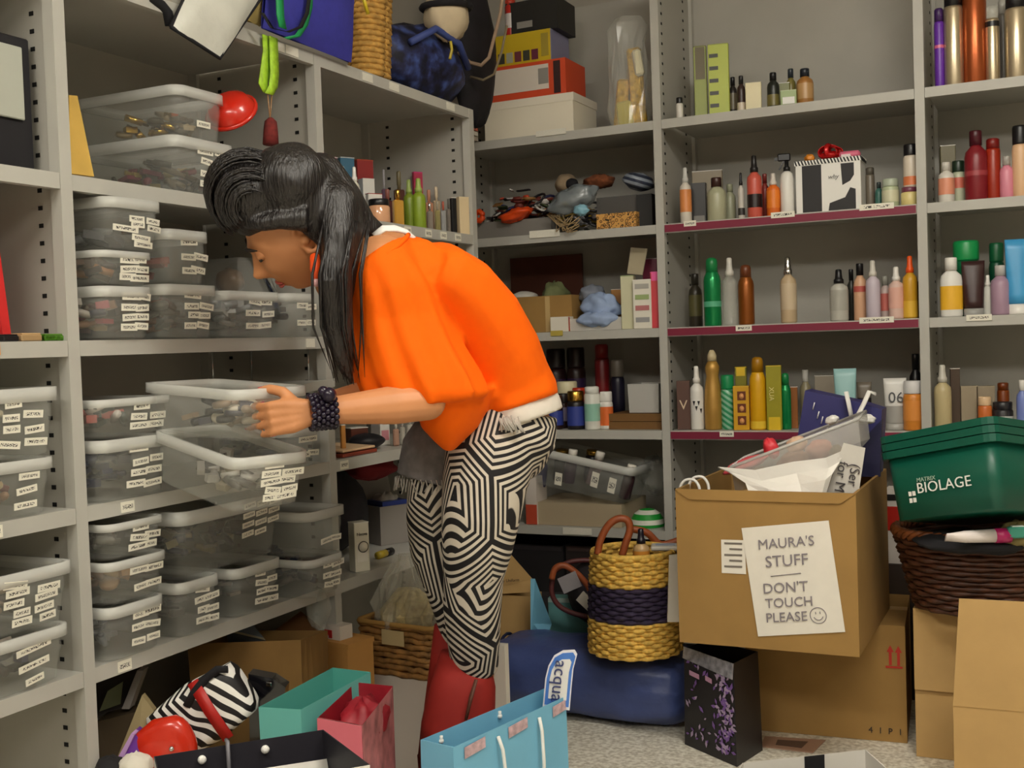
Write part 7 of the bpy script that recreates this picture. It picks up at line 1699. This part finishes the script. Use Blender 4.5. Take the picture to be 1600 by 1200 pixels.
for spec in ([((598, 425), 52, .12, 2.70), ((590, 480), 48, .14, 2.71), ((588, 530), 42, .14, 2.72), ((584, 575), 34, .13, 2.74)], [((575, 540), 26, .08, 2.84), ((577, 580), 26, .075, 2.86), ((579, 603), 25, .07, 2.87), ((580, 612), 18, .05, 2.87)],
             [((712, 605), 62, .16, 2.70), ((706, 640), 56, .15, 2.70), ((702, 668), 44, .12, 2.69), ((701, 690), 22, .08, 2.68), ((702, 704), 7, .04, 2.68)]):
    rings = []
    for (cx, cy), hw, dp, D0 in spec:
        c = S(cx, cy, D0); ax = CR*(hw*D0/F_PX); rings.append([c+ax*math.cos(a)*(1+.03*math.sin(6*a))-CF*math.sin(a)*dp for a in [2*math.pi*j/40 for j in range(40)]])
    tp_.loft(rings)
tp_.tube([S(641, 380, 2.63), S(647, 396, 2.61), S(664, 425, 2.60), S(690, 480, 2.62)], [.025, .05, .07, .06], 14)
# folds on the lower back
for pts in ([(760, 600), (800, 585), (835, 560)], [(762, 622), (800, 610), (842, 590)], [(770, 560), (795, 540), (815, 510)], [(764, 575), (800, 562), (826, 535)]):
    tp_.tube([S(x, y, 2.665+.02*i) for i, (x, y) in enumerate(pts)], [.006, .012, .008], 8)
TOPO = mod(tp_.build('orange_top', ORANGE, PER), .0065, 5)
# stitched seam across the sleeve and neckline edge
sm = S(652, 495, 2.47); 
MB().tube([S(546, 437, 2.585), S(552, 430, 2.525), S(574, 414, 2.487), S(604, 397, 2.487), S(624, 382, 2.512), S(634, 372, 2.55), S(638, 367, 2.59)], .0058, 8).build('neckline', ORANGE, PER)
# --- bracelet of dark beads
bd = MB(); axw = (WR_N-EL_N).normalized(); u1 = axw.orthogonal().normalized(); u2 = axw.cross(u1)
for r_ in range(6):
    c = WR_N-axw*(.012+.0095*r_-.02); 
    for j in range(16):
        a = 2*math.pi*(j+.5*(r_ % 2))/16; bd.ball(c+(u1*math.cos(a)+u2*math.sin(a))*.0345, .0068, 8, 6)
bd.build('bracelet', mat('dark_beads', (34, 26, 44), .25), PER)
MB().ball(S(514, 617, 2.40), .016, 10, 8).ball(S(505, 612, 2.40), .012, 10, 8).build('bracelet_charm', mat('dark_beads', (34, 26, 44)), PER)
# --- red boots
RB = mat('red_leather_boot', (142, 36, 30), .7, spec=.25, noise=.06, nscale=8)
for k, (pts, tr) in enumerate((([(728, 1028, 2.88), (722, 1075, 2.87), (716, 1125, 2.86), (712, 1175, 2.86)], [.066, .084, .092, .094]), ([(712, 985, 3.0), (710, 1040, 3.0), (706, 1100, 3.0), (702, 1160, 3.0)], [.058, .066, .072, .074]))):
    bt = MB(); P = [S(*p) for p in pts]; g0 = Vector((P[-1].x, P[-1].y, 0)); rr = []
    for i, p in enumerate(P):
        n_up = (CR*.30+Vector((0, 0, 1))).normalized() if i == 0 else Vector((0, 0, 1))
        ax = CR-n_up*CR.dot(n_up); ax.normalize(); ay = n_up.cross(ax); rr.append(oval(p, ax, ay, tr[i], tr[i]*.85, 28))
    for z, s_, o in ((.16, .078, .01), (.10, .066, .02), (.07, .072, .04), (.035, .09, .06), (.004, .09, .062)):
        rr.append(oval(Vector((g0.x, g0.y, z))+FACE_F*o, FACE_F, LAT, s_*(1.0 if z > .08 else 1.35), s_*.62, 28))
    bt.loft(rr)
    o = bt.build('boot', RB, PER)
    MB().bounds(0, .001, 0, .001, 0, .001)
    if k == 0: MB().tube([S(744, 1062, 2.79), S(736, 1090, 2.775), S(728, 1125, 2.77)], [(.004, .008), (.005, .009), .004], 6).build('boot_seam', pm((90, 54, 40), .6), o)
bpy.context.view_layer.update()
